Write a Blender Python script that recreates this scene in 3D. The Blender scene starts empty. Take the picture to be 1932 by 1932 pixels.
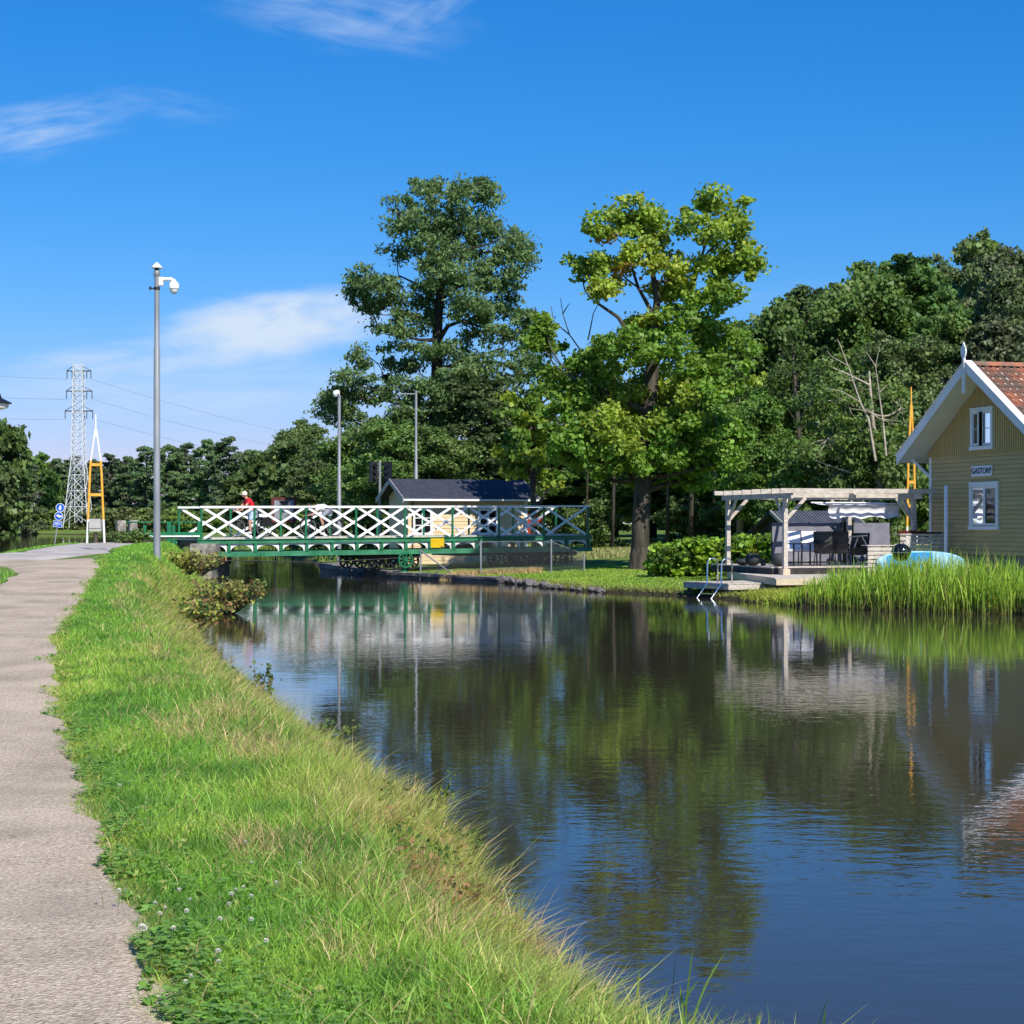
import bpy, math, random
import numpy as np
from mathutils import Vector, Matrix

scene = bpy.context.scene
col = scene.collection
rnd = random.Random(7)
rng = np.random.default_rng(11)
R = math.radians

# survey constants: the photograph's pinhole (in 1932-px units), eye 2.0 m above the canal water (z = 0)
F, CX, HY, EYE = 3478.0, 966.0, 988.0, 2.0
def WX(x, d): return (x - CX) / F * d
def WZ(y, d): return EYE + (HY - y) / F * d

# ------------------------------------------------------------------ objects
def link(o):
    col.objects.link(o); return o
def tag(o, label=None, cat=None, group=None, kind=None):
    if label: o['label'] = label
    if cat: o['category'] = cat
    if group: o['group'] = group
    if kind: o['kind'] = kind
    return o
def thing(name, label, cat, loc=(0, 0, 0), group=None):
    o = bpy.data.objects.new(name, None); link(o)
    o.location = loc; o.empty_display_size = 0.2
    return tag(o, label, cat, group)
def top(o):
    while o.parent: o = o.parent
    return o
def place(o, parent=None, loc=None):
    link(o)
    if parent is not None: o.parent = parent
    elif loc is not None: o.location = loc
    return o
def copy_tree(o, parent=None):
    c = o.copy(); col.objects.link(c)
    if parent is not None: c.parent = parent
    for ch in [q for q in bpy.data.objects if q.parent == o]:
        copy_tree(ch, c)
    return c

class MB:
    """collects faces, builds ONE mesh object"""
    def __init__(s): s.v = []; s.f = []
    def add(s, vs, fs):
        n = len(s.v); s.v += [tuple(p) for p in vs]; s.f += [tuple(i + n for i in f) for f in fs]; return s
    def obox(s, o, a, b, c):
        o, a, b, c = map(Vector, (o, a, b, c))
        vs = [o, o + a, o + a + b, o + b, o + c, o + a + c, o + a + b + c, o + b + c]
        return s.add(vs, [(0, 3, 2, 1), (4, 5, 6, 7), (0, 1, 5, 4), (1, 2, 6, 5), (2, 3, 7, 6), (3, 0, 4, 7)])
    def box(s, c, size, ax=None):
        c = Vector(c)
        X, Y, Z = (Vector((1, 0, 0)), Vector((0, 1, 0)), Vector((0, 0, 1))) if ax is None else map(Vector, ax)
        X, Y, Z = X * size[0], Y * size[1], Z * size[2]
        return s.obox(c - (X + Y + Z) / 2, X, Y, Z)
    def bar(s, p, q, w, h=None, up=(0, 0, 1)):
        p, q, up = Vector(p), Vector(q), Vector(up)
        h = h or w; d = (q - p)
        t = d.normalized()
        if abs(t.dot(up)) > .98: up = Vector((1, 0, 0))
        x = t.cross(up).normalized(); y = x.cross(t).normalized()
        return s.obox(p - x * w / 2 - y * h / 2, x * w, y * h, d)
    def tube(s, pts, r, n=8, caps=True):
        pts = [Vector(p) for p in pts]; m = len(pts)
        rs = list(r) if hasattr(r, '__len__') else [r] * m
        vs = []; ref = None
        for i, p in enumerate(pts):
            t = (pts[min(i + 1, m - 1)] - pts[max(i - 1, 0)])
            t = t.normalized() if t.length > 1e-9 else Vector((0, 0, 1))
            if ref is None:
                ref = Vector((1, 0, 0)) if abs(t.x) < .9 else Vector((0, 1, 0))
            x = (ref - t * ref.dot(t)).normalized(); ref = x; y = t.cross(x)
            for k in range(n):
                a = 2 * math.pi * k / n
                vs.append(p + (x * math.cos(a) + y * math.sin(a)) * rs[i])
        fs = []
        for i in range(m - 1):
            for k in range(n):
                k2 = (k + 1) % n
                fs.append((i * n + k, i * n + k2, (i + 1) * n + k2, (i + 1) * n + k))
        if caps:
            fs.append(tuple(range(n - 1, -1, -1))); fs.append(tuple((m - 1) * n + k for k in range(n)))
        return s.add(vs, fs)
    def lathe(s, prof, c=(0, 0, 0), n=18, ax=(0, 0, 1)):
        c, ax = Vector(c), Vector(ax).normalized()
        ref = Vector((1, 0, 0)) if abs(ax.x) < .9 else Vector((0, 1, 0))
        x = (ref - ax * ref.dot(ax)).normalized(); y = ax.cross(x)
        vs = []
        for r, z in prof:
            for k in range(n):
                a = 2 * math.pi * k / n
                vs.append(c + ax * z + (x * math.cos(a) + y * math.sin(a)) * max(r, 1e-4))
        fs = []
        for i in range(len(prof) - 1):
            for k in range(n):
                k2 = (k + 1) % n
                fs.append((i * n + k, i * n + k2, (i + 1) * n + k2, (i + 1) * n + k))
        fs.append(tuple(range(n - 1, -1, -1))); fs.append(tuple((len(prof) - 1) * n + k for k in range(n)))
        return s.add(vs, fs)
    def prism(s, poly, ext):
        """planar polygon (3-D points) extruded by ext"""
        ext = Vector(ext); n = len(poly)
        vs = [Vector(p) for p in poly] + [Vector(p) + ext for p in poly]
        fs = [tuple(range(n - 1, -1, -1)), tuple(range(n, 2 * n))]
        fs += [(i, (i + 1) % n, n + (i + 1) % n, n + i) for i in range(n)]
        return s.add(vs, fs)
    def build(s, name, mat, parent=None, loc=None, smooth=False, recalc=True):
        me = bpy.data.meshes.new(name)
        off = Vector(top(parent).location) if parent is not None else Vector(loc or (0, 0, 0))
        me.from_pydata([tuple(Vector(p) - off) for p in s.v], [], s.f)
        if recalc:
            import bmesh
            b = bmesh.new(); b.from_mesh(me); bmesh.ops.recalc_face_normals(b, faces=b.faces); b.to_mesh(me); b.free()
        if smooth is True:
            me.polygons.foreach_set('use_smooth', [True] * len(me.polygons))
        elif smooth:
            me.polygons.foreach_set('use_smooth', [True] * len(me.polygons))
            try: me.set_sharp_from_angle(angle=R(smooth))
            except Exception: pass
        me.materials.append(mat); me.update()
        o = bpy.data.objects.new(name, me)
        return place(o, parent, off if parent is None else None)

def np_mesh(name, verts, faces_flat, starts, mat, tint=None, off=(0, 0, 0), smooth=False):
    me = bpy.data.meshes.new(name)
    verts = np.asarray(verts, np.float32) - np.asarray(off, np.float32)
    me.vertices.add(len(verts)); me.vertices.foreach_set('co', verts.ravel())
    me.loops.add(len(faces_flat)); me.loops.foreach_set('vertex_index', np.asarray(faces_flat, np.int32))
    me.polygons.add(len(starts)); me.polygons.foreach_set('loop_start', np.asarray(starts, np.int32))
    if smooth: me.polygons.foreach_set('use_smooth', np.ones(len(starts), bool))
    me.update(calc_edges=True)
    if tint is not None:
        a = me.attributes.new('tint', 'FLOAT_COLOR', 'POINT')
        c = np.ones((len(verts), 4), np.float32); c[:, :3] = tint
        a.data.foreach_set('color', c.ravel())
    me.materials.append(mat)
    return me

# ------------------------------------------------------------------ materials
def nt(name):
    m = bpy.data.materials.new(name); m.use_nodes = True
    t = m.node_tree; b = t.nodes['Principled BSDF']
    return m, t, b
def N(t, typ, **kw):
    n = t.nodes.new(typ)
    for k, v in kw.items(): setattr(n, k, v)
    return n
def mat(name, c1, c2=None, scale=6.0, rough=.6, metal=0.0, spec=.4, bump=0.0, bscale=None, stretch=(1, 1, 1), detail=6, contrast=(.35, .65), c3=None):
    m, t, b = nt(name)
    b.inputs['Roughness'].default_value = rough; b.inputs['Metallic'].default_value = metal
    b.inputs['Specular IOR Level'].default_value = spec
    b.inputs['Base Color'].default_value = (*c1, 1)
    if c2 or bump:
        tc = N(t, 'ShaderNodeTexCoord'); mp = N(t, 'ShaderNodeMapping')
        mp.inputs['Scale'].default_value = stretch
        t.links.new(tc.outputs['Object'], mp.inputs[0])
        nz = N(t, 'ShaderNodeTexNoise'); nz.inputs['Scale'].default_value = scale; nz.inputs['Detail'].default_value = detail
        t.links.new(mp.outputs[0], nz.inputs['Vector'])
        if c2:
            cr = N(t, 'ShaderNodeValToRGB')
            cr.color_ramp.elements[0].position = contrast[0]; cr.color_ramp.elements[1].position = contrast[1]
            cr.color_ramp.elements[0].color = (*c1, 1); cr.color_ramp.elements[1].color = (*c2, 1)
            if c3:
                e = cr.color_ramp.elements.new(min(.98, contrast[1] + .12)); e.color = (*c3, 1)
            t.links.new(nz.outputs[0], cr.inputs[0]); t.links.new(cr.outputs[0], b.inputs['Base Color'])
        if bump:
            n2 = N(t, 'ShaderNodeTexNoise'); n2.inputs['Scale'].default_value = bscale or scale * 4; n2.inputs['Detail'].default_value = 5
            t.links.new(mp.outputs[0], n2.inputs['Vector'])
            bp = N(t, 'ShaderNodeBump'); bp.inputs['Distance'].default_value = bump; bp.inputs['Strength'].default_value = 1
            t.links.new(n2.outputs[0], bp.inputs['Height']); t.links.new(bp.outputs[0], b.inputs['Normal'])
    return m
def leafmat(name, trans=.3, rough=.5, spec=.3, gain=1.0, vary=False):
    m, t, b = nt(name)
    at0 = N(t, 'ShaderNodeAttribute', attribute_name='tint')
    oi = N(t, 'ShaderNodeObjectInfo'); at = N(t, 'ShaderNodeHueSaturation')
    for inp, lo, hi in (('Hue', .478, .508), ('Value', .78, 1.18), ('Saturation', .82, 1.02)):
        mr = N(t, 'ShaderNodeMapRange'); mr.inputs['To Min'].default_value = lo; mr.inputs['To Max'].default_value = hi
        if vary: t.links.new(oi.outputs['Random'], mr.inputs['Value'])
        if vary: t.links.new(mr.outputs[0], at.inputs[inp])
        else: at.inputs[inp].default_value = {'Hue': .497, 'Value': 1.16, 'Saturation': 1.0}[inp]
    t.links.new(at0.outputs['Color'], at.inputs['Color'])
    mx = N(t, 'ShaderNodeMixShader'); tr = N(t, 'ShaderNodeBsdfTranslucent')
    hs = N(t, 'ShaderNodeHueSaturation'); hs.inputs['Hue'].default_value = .485; hs.inputs['Saturation'].default_value = 1.1; hs.inputs['Value'].default_value = 1.35
    t.links.new(at.outputs['Color'], b.inputs['Base Color'])
    t.links.new(at.outputs['Color'], hs.inputs['Color']); t.links.new(hs.outputs[0], tr.inputs['Color'])
    b.inputs['Roughness'].default_value = rough; b.inputs['Specular IOR Level'].default_value = spec
    mx.inputs[0].default_value = trans
    t.links.new(b.outputs[0], mx.inputs[1]); t.links.new(tr.outputs[0], mx.inputs[2])
    t.links.new(mx.outputs[0], t.nodes['Material Output'].inputs['Surface'])
    return m

M = {}
M['leaf'] = leafmat('leaf', trans=.36, gain=1)
M['wood_leaf'] = leafmat('wood_leaf', trans=.33, vary=True)
M['blade'] = leafmat('grass_blade', trans=.36, rough=.45, spec=.3)
M['needle'] = leafmat('needle', trans=.12, rough=.7, spec=.15, vary=True)
M['bark'] = mat('bark', (.035, .028, .02), (.10, .085, .065), 5, .9, bump=.03, bscale=14, stretch=(1, 1, .25))
M['bark_dark'] = mat('bark_dark', (.02, .016, .012), (.05, .042, .032), 5, .9, bump=.03, bscale=14, stretch=(1, 1, .25))
M['birch'] = mat('pale_bark', (.27, .23, .18), (.44, .38, .30), 5, .8)
M['green'] = mat('green_paint', (.008, .135, .052), (.012, .175, .07), 3, .38, spec=.5)
M['green_worn'] = mat('worn_green_paint', (.012, .135, .055), (.06, .25, .13), 2.2, .45, spec=.5, contrast=(.3, .75))
M['white'] = mat('white_paint', (.60, .58, .53), (.83, .83, .81), 2.6, .45, contrast=(.27, .42))
M['white_trim'] = mat('white_trim', (.74, .75, .75), (.82, .83, .83), 2, .5)
M['steel'] = mat('galvanised_steel', (.22, .235, .25), (.31, .325, .34), 4, .5, metal=.2, stretch=(1, 1, .3))
M['steel_bright'] = mat('polished_steel', (.75, .76, .78), rough=.18, metal=1)
M['dark_steel'] = mat('dark_iron', (.012, .012, .013), (.03, .028, .026), 6, .55)
M['black'] = mat('black_paint', (.012, .012, .013), rough=.35)
M['yellow'] = mat('yellow_sign', (.80, .50, .008), (.85, .56, .012), 4, .45)
M['orange'] = mat('orange_yellow_paint', (.78, .37, .035), (.82, .43, .06), 5, .5)
M['blue'] = mat('blue_sign', (.01, .09, .50), rough=.35)
M['granite'] = mat('granite', (.14, .125, .11), (.36, .33, .29), 7, .85, bump=.02, bscale=20)
M['quay'] = mat('quay_stone', (.09, .082, .08), (.25, .225, .20), 2.5, .85, bump=.03, bscale=9)
M['plank'] = mat('grey_wood', (.40, .35, .29), (.60, .54, .46), 3, .75, stretch=(.6, 6, 6))
M['plank_dark'] = mat('dark_wood', (.02, .018, .018), (.05, .045, .045), 3, .8)
M['wood_pale'] = mat('pale_new_wood', (.52, .40, .27), (.66, .54, .38), 3, .7, stretch=(.5, 5, 5))
M['felt'] = mat('roof_felt', (.028, .031, .045), (.045, .05, .068), 5, .8, bump=.004, bscale=60)
M['tin'] = mat('grey_tin', (.065, .072, .09), (.10, .105, .125), 3, .5)
M['cream'] = mat('cream_siding', (.64, .48, .28), (.72, .56, .34), 2, .7, stretch=(1, 1, 6))
M['ochre'] = mat('ochre_siding', (.50, .365, .155), (.61, .455, .205), 1.6, .7, stretch=(.5, .5, 3), contrast=(.25, .8))
M['ochre2'] = mat('ochre_boarding', (.49, .345, .14), (.59, .425, .185), 2, .7, stretch=(3, 3, .5), contrast=(.25, .8))
M['tile'] = mat('clay_tile', (.17, .115, .085), (.37, .14, .075), 1.9, .85, c3=(.46, .22, .135), contrast=(.42, .60), bump=.006, bscale=25)
M['soffit'] = mat('white_soffit', (.58, .62, .55), (.68, .70, .64), 1.2, .6)
M['screen'] = mat('grey_textile', (.17, .17, .205), (.22, .22, .255), 5, .85)
M['sling'] = mat('dark_sling', (.035, .036, .037), (.055, .056, .057), 9, .7)
M['cushion'] = mat('white_cushion', (.78, .78, .80), (.84, .84, .86), 4, .85)
M['canvas'] = mat('white_canvas', (.60, .60, .64), (.72, .72, .75), 4, .85)
M['pot'] = mat('charcoal_pot', (.022, .023, .025), (.04, .041, .044), 6, .7)
M['enamel'] = mat('black_enamel', (.008, .008, .009), rough=.12, spec=.6)
M['board_blue'] = mat('board_blue', (.004, .20, .55), (.012, .30, .66), 6, .35)
M['board_pale'] = mat('board_pale_blue', (.22, .48, .66), (.45, .66, .78), 5, .35)
M['red_wood'] = mat('red_wood', (.24, .025, .018), (.32, .04, .025), 3, .7)
M['soil'] = mat('brown_plants', (.12, .03, .012), (.25, .07, .03), 9, .9)
M['skin'] = mat('skin', (.50, .27, .18), rough=.5)
M['red'] = mat('red_cloth', (.62, .012, .025), rough=.8)
M['denim'] = mat('pale_blue_cloth', (.38, .50, .60), (.46, .57, .66), 9, .85)
M['shirt'] = mat('white_cloth', (.62, .62, .63), (.72, .72, .72), 9, .85)
M['greycloth'] = mat('grey_cloth', (.22, .24, .28), (.28, .30, .34), 9, .85)
M['hair'] = mat('brown_hair', (.05, .03, .02), rough=.7)
M['cap'] = mat('pale_hat', (.72, .66, .55), rough=.8)
M['tyre'] = mat('tyre_rubber', (.015, .015, .016), rough=.8)
M['concrete'] = mat('box_grey', (.40, .38, .35), (.5, .48, .44), 5, .8)
M['signal'] = mat('signal_black', (.012, .014, .02), rough=.5)
M['lens'] = mat('dark_lens', (.01, .01, .012), rough=.1)
M['rope'] = mat('dark_wire', (.16, .18, .2), rough=.6)
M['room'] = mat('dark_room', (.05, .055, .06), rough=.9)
M['curtain'] = mat('pale_curtain', (.55, .6, .6), (.65, .68, .68), 9, .9)
M['navy'] = mat('navy_fabric', (.012, .02, .09), rough=.7)
M['pylon'] = mat('pale_galvanised', (.55, .58, .58), (.68, .70, .69), 4, .5)
M['fence_wire'] = mat('fence_wire', (.2, .215, .22), rough=.5, metal=.3)
M['straw'] = mat('dry_straw', (.42, .33, .18), rough=.8)
M['brown_stone'] = mat('brown_stone', (.16, .085, .035), (.30, .17, .075), 9, .8)
M['petal'] = mat('white_petal', (.82, .8, .74), (.70, .68, .52), 60, .7)
def glassmat():
    m, t, b = nt('window_glass')
    gl = N(t, 'ShaderNodeBsdfGlossy'); gl.inputs['Roughness'].default_value = .03; gl.inputs['Color'].default_value = (.9, .95, 1, 1)
    tr = N(t, 'ShaderNodeBsdfTransparent'); tr.inputs['Color'].default_value = (.8, .84, .85, 1)
    fr = N(t, 'ShaderNodeFresnel'); fr.inputs[0].default_value = 1.5
    mx = N(t, 'ShaderNodeMixShader')
    t.links.new(fr.outputs[0], mx.inputs[0]); t.links.new(tr.outputs[0], mx.inputs[1]); t.links.new(gl.outputs[0], mx.inputs[2])
    t.links.new(mx.outputs[0], t.nodes['Material Output'].inputs['Surface'])
    return m
M['glass'] = glassmat()
# ------------------------------------------------------------------ sun, sky, camera
SUN = Vector((.45 * math.cos(R(43)), -.893 * math.cos(R(43)), math.sin(R(43)))).normalized()
sl = bpy.data.lights.new('sun', 'SUN'); sl.energy = 4.8; sl.angle = R(.53); sl.color = (1.0, .95, .87)
so = bpy.data.objects.new('sun', sl); link(so); so.rotation_euler = (-SUN).to_track_quat('-Z', 'Y').to_euler(); so.location = SUN * 60

w = bpy.data.worlds.new('World'); scene.world = w; w.use_nodes = True
t = w.node_tree; bg = t.nodes['Background']
sky = N(t, 'ShaderNodeTexSky', sky_type='NISHITA'); sky.sun_disc = False
sky.sun_elevation = math.asin(SUN.z); sky.sun_rotation = math.atan2(SUN.x, SUN.y)
sky.air_density = 1.0; sky.dust_density = .25; sky.ozone_density = 3.2; sky.altitude = 0
hs = N(t, 'ShaderNodeHueSaturation'); hs.inputs['Saturation'].default_value = 1.22; hs.inputs['Value'].default_value = 1.0
t.links.new(sky.outputs[0], hs.inputs['Color'])
tc = N(t, 'ShaderNodeTexCoord'); sp = N(t, 'ShaderNodeSeparateXYZ'); t.links.new(tc.outputs['Generated'], sp.inputs[0])
def math_(op, a, b=None, c=None):
    n = N(t, 'ShaderNodeMath', operation=op)
    for i, q in enumerate((a, b, c)):
        if q is None: continue
        if hasattr(q, 'links'): t.links.new(q, n.inputs[i])
        else: n.inputs[i].default_value = q
    return n.outputs[0]
ym = math_('MAXIMUM', sp.outputs['Y'], .02)
uu = math_('MULTIPLY', math_('DIVIDE', sp.outputs['X'], ym), 3.478)
vv = math_('MULTIPLY', math_('DIVIDE', sp.outputs['Z'], ym), 3.478)
front = math_('GREATER_THAN', sp.outputs['Y'], .05)
cb = N(t, 'ShaderNodeCombineXYZ'); t.links.new(uu, cb.inputs[0]); t.links.new(vv, cb.inputs[1])
def cloud(cx, cy, a, b, rot, amt, nscale, stretch, lo=.35, hi=.75):
    """one cirrus wisp: a direction on the sky, half-lengths and tilt in milliradian-like units"""
    mp = N(t, 'ShaderNodeMapping', vector_type='TEXTURE')
    mp.inputs['Location'].default_value = ((cx - CX) / 1000, (HY - cy) / 1000, 0)
    mp.inputs['Rotation'].default_value = (0, 0, R(rot)); mp.inputs['Scale'].default_value = (a / 1000, b / 1000, 1)
    t.links.new(cb.outputs[0], mp.inputs[0])
    nz0 = N(t, 'ShaderNodeTexNoise'); nz0.inputs['Scale'].default_value = 1.6; nz0.inputs['Detail'].default_value = 3
    t.links.new(mp.outputs[0], nz0.inputs['Vector'])
    ad = N(t, 'ShaderNodeVectorMath', operation='MULTIPLY_ADD'); ad.inputs[1].default_value = (.9, .9, 0)
    t.links.new(nz0.outputs['Color'], ad.inputs[0]); t.links.new(mp.outputs[0], ad.inputs[2])
    sb = N(t, 'ShaderNodeVectorMath', operation='SUBTRACT'); sb.inputs[1].default_value = (.45, .45, 0); t.links.new(ad.outputs[0], sb.inputs[0])
    ln = N(t, 'ShaderNodeVectorMath', operation='LENGTH'); t.links.new(sb.outputs[0], ln.inputs[0])
    mr = N(t, 'ShaderNodeMapRange', interpolation_type='SMOOTHSTEP')
    mr.inputs['From Min'].default_value = 1.05; mr.inputs['From Max'].default_value = .25
    t.links.new(ln.outputs['Value'], mr.inputs['Value'])
    m2 = N(t, 'ShaderNodeMapping'); m2.inputs['Scale'].default_value = (*stretch, 1)
    t.links.new(mp.outputs[0], m2.inputs[0])
    nz = N(t, 'ShaderNodeTexNoise'); nz.inputs['Scale'].default_value = nscale; nz.inputs['Detail'].default_value = 8; nz.inputs['Roughness'].default_value = .58
    nz.inputs['Distortion'].default_value = .5
    t.links.new(m2.outputs[0], nz.inputs['Vector'])
    m3 = N(t, 'ShaderNodeMapRange'); m3.inputs['From Min'].default_value = lo; m3.inputs['From Max'].default_value = hi
    t.links.new(nz.outputs[0], m3.inputs['Value'])
    return math_('MULTIPLY', math_('MULTIPLY', mr.outputs[0], m3.outputs[0]), amt)
cl = [cloud(530, 612, 275, 76, 7, 1.05, 1.6, (1, .6), .18, .48),
      cloud(290, 672, 340, 46, 6, .6, 1.7, (1, .7), .30, .65),
      cloud(50, 244, 260, 62, 10, .56, 1.6, (1, 1.3), .33, .72),
      cloud(320, 200, 170, 40, -8, .16, 1.6, (1, 1.3), .35, .75),
      cloud(630, 22, 320, 75, -12, .46, 1.5, (1, 1.2), .34, .74),
      cloud(820, 0, 160, 60, 30, .30, 1.6, (1, 1.2), .35, .75),
      cloud(400, 735, 640, 70, 2, .5, 2.0, (1, .9), .25, .68),
      cloud(1500, 560, 260, 40, 3, .12, 2.0, (1, .9), .35, .75),
      cloud(620, -190, 520, 90, -8, .4, 1.6, (1, 1.2), .35, .75),
      cloud(1500, -420, 700, 120, 8, .35, 1.6, (1, 1.2), .38, .75)]
acc = cl[0]
for c in cl[1:]:
    acc = math_('SUBTRACT', math_('ADD', acc, c), math_('MULTIPLY', acc, c))
acc = math_('MULTIPLY', acc, front)
mx = N(t, 'ShaderNodeMix', data_type='RGBA'); t.links.new(acc, mx.inputs['Factor'])
# clear northern blue: per-channel response of the sky colour
sr = N(t, 'ShaderNodeSeparateColor'); t.links.new(hs.outputs[0], sr.inputs[0]); cc_ = N(t, 'ShaderNodeCombineColor')
for i_, (k_, g_) in enumerate(((.932, 1.67), (.745, .89), (1.147, .76))):
    t.links.new(math_('MULTIPLY', math_('POWER', math_('MULTIPLY', sr.outputs[i_], .105), g_), k_ / .105 / 1.23), cc_.inputs[i_])
t.links.new(cc_.outputs[0], mx.inputs['A']); mx.inputs['B'].default_value = (5.0, 6.0, 7.4, 1)
SKYMIX = mx
t.links.new(mx.outputs['Result'], bg.inputs['Color']); bg.inputs['Strength'].default_value = .105

cam = bpy.data.cameras.new('camera'); co = bpy.data.objects.new('camera', cam); link(co)
co.location = (0, 0, EYE); co.rotation_euler = (R(90), 0, 0)
cam.sensor_width = 36; cam.lens = 36 * F / 1932; cam.shift_y = 22 / 1932; cam.clip_end = 9000; cam.clip_start = .1
scene.camera = co
scene.view_settings.view_transform = 'Standard'; scene.view_settings.look = 'None'
scene.view_settings.exposure = .3; scene.view_settings.gamma = 1
scene.render.engine = 'CYCLES'
scene.cycles.max_bounces = 8; scene.cycles.transparent_max_bounces = 8
scene.cycles.use_denoising = True
try: scene.cycles.denoiser = 'OPENIMAGEDENOISE'
except Exception: pass

# ------------------------------------------------------------------ land
WATER = np.array([(10, -30), (6, 1.5), (2.6, 4.2), (1.25, 5.35), (.62, 6.15), (.36, 6.8), (.15, 7.6), (-.12, 8.8), (-.33, 10.3), (-.72, 12.2), (-1.82, 16), (-2.95, 20.2), (-4.2, 25),
    (-5.35, 30.5), (-6.45, 38), (-7.7, 46), (-9.3, 56), (-10.6, 63), (-11.0, 66), (-11.5, 70), (-12, 75), (-14, 86), (-24, 98), (-45, 112), (-90, 118), (-200, 122),
    (-320, 200), (-280, 330), (-130, 352), (-85, 345), (-66, 318), (-52, 262), (-30, 165), (-18.5, 128), (-12.9, 109), (-10.3, 95), (-8.3, 80), (-6, 72.5), (-4.5, 68.5), (-.4, 62.5),
    (.9, 58.5), (1.9, 54.8), (4.3, 51.6), (5.3, 50.2), (6, 47.2), (7, 44.2), (9, 42), (11.2, 40.2), (16, 37), (26, 31), (60, 20), (60, -30)], float)
def shore(X, Y):
    """signed distance to the water's edge: positive on land"""
    P = np.stack([X, Y], -1)
    d = np.full(X.shape, 1e9); ins = np.zeros(X.shape, bool)
    for a, b in zip(WATER, np.roll(WATER, -1, 0)):
        ab = b - a; tt = np.clip(((P - a) @ ab) / (ab @ ab), 0, 1)
        q = P - a - tt[..., None] * ab
        d = np.minimum(d, np.hypot(q[..., 0], q[..., 1]))
        c = (a[1] > Y) != (b[1] > Y)
        with np.errstate(divide='ignore', invalid='ignore'):
            xi = (b[0] - a[0]) * (Y - a[1]) / (b[1] - a[1]) + a[0]
        ins ^= c & (X < xi)
    return np.where(ins, -d, d)
def sstep(x): x = np.clip(x, 0, 1); return x * x * (3 - 2 * x)
def PZ(Y): return np.interp(Y, [0, 6, 12, 20, 30, 37, 42, 52, 66, 76, 90, 110], [.40, .40, .43, .60, .92, 1.17, 1.32, 1.34, 1.30, 1.0, .5, .35])
def road_left(Y): return np.interp(Y, [38, 42, 47, 53, 60, 64.5, 70], [-11.2, -11.4, -12.3, -13.3, -14.5, -15.2, -15.2])
def center(Y): return np.interp(Y, [-30, 0, 7, 15, 30, 50, 66, 75, 90, 110, 128, 160, 240], [30, 20, 8, 3, 0, -3, -8, -10, -11.5, -16, -24, -34, -60])
def vnoise(X, Y, s, seed=0):
    """cheap value noise"""
    X = X * s + seed * 17.3; Y = Y * s - seed * 9.1
    xi, yi = np.floor(X), np.floor(Y); fx, fy = sstep(X - xi), sstep(Y - yi)
    def h(a, b):
        q = np.sin(a * 127.1 + b * 311.7 + seed * 74.7) * 43758.5453
        return q - np.floor(q)
    return (h(xi, yi) * (1 - fx) + h(xi + 1, yi) * fx) * (1 - fy) + (h(xi, yi + 1) * (1 - fx) + h(xi + 1, yi + 1) * fx) * fy
def H(X, Y):
    X = np.asarray(X, float); Y = np.asarray(Y, float)
    X, Y = np.broadcast_arrays(X, Y)
    d = shore(X, Y)
    P = PZ(Y)
    wdt = .55 + .62 * P
    left = .05 + (P - .05) * sstep(d / wdt) ** .75
    drop = .42 * np.clip(road_left(Y) - X - .25, 0, 9) * sstep((Y - 40.5) / 3)
    left = np.maximum(left - drop, np.minimum(left, .22))
    right = np.interp(d, [0, .35, 6, 10, 16, 30, 60], [.06, .16, .36, .52, .72, 1.2, 1.7])
    zn = sstep((X + 14) / 4) * sstep((5.0 - X) / 4) * sstep((Y - 58) / 4) * sstep((86 - Y) / 5); right = right * (1 - zn) + np.minimum(right, np.maximum(.30, .40 - .0 * d)) * zn
    far = np.interp(d, [0, 1, 20, 200], [.1, .5, 1.2, 4])
    isl = (X < center(Y)) & (Y < 125)
    isf = (Y > 135) & (X < center(Y) + 0)
    land = np.where(isl, left, np.where(isf, far, right))
    land = land + (vnoise(X, Y, .9, 3) - .5) * .05 * sstep(d / 1.0) * (Y < 300)
    return np.where(d > 0, land, np.maximum(-1.0, -.04 + d * .5))
def Hs(x, y): return float(H(np.array([x]), np.array([y]))[0])

def grid_axis(segs):
    out = []
    for a, b, st in segs: out += list(np.arange(a, b, st))
    return np.array(out + [segs[-1][1]])
gx = grid_axis([(-4000, -1000, 600), (-1000, -200, 80), (-200, -60, 10), (-60, -24, 2), (-24, -13, .5), (-13, 9, .22), (9, 24, .6), (24, 60, 3), (60, 200, 20), (200, 1000, 100), (1000, 4000, 600)])
gy = grid_axis([(-60, -6, 6), (-6, 4, 1), (4, 16, .22), (16, 52, .35), (52, 90, .5), (90, 140, 1.5), (140, 400, 6), (400, 1000, 60), (1000, 6000, 700)])
GX, GY = np.meshgrid(gx, gy); GZ = H(GX, GY)
nx_, ny_ = len(gx), len(gy)
idx = np.arange(nx_ * ny_).reshape(ny_, nx_)
quads = np.stack([idx[:-1, :-1], idx[:-1, 1:], idx[1:, 1:], idx[1:, :-1]], -1).reshape(-1, 4)

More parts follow.
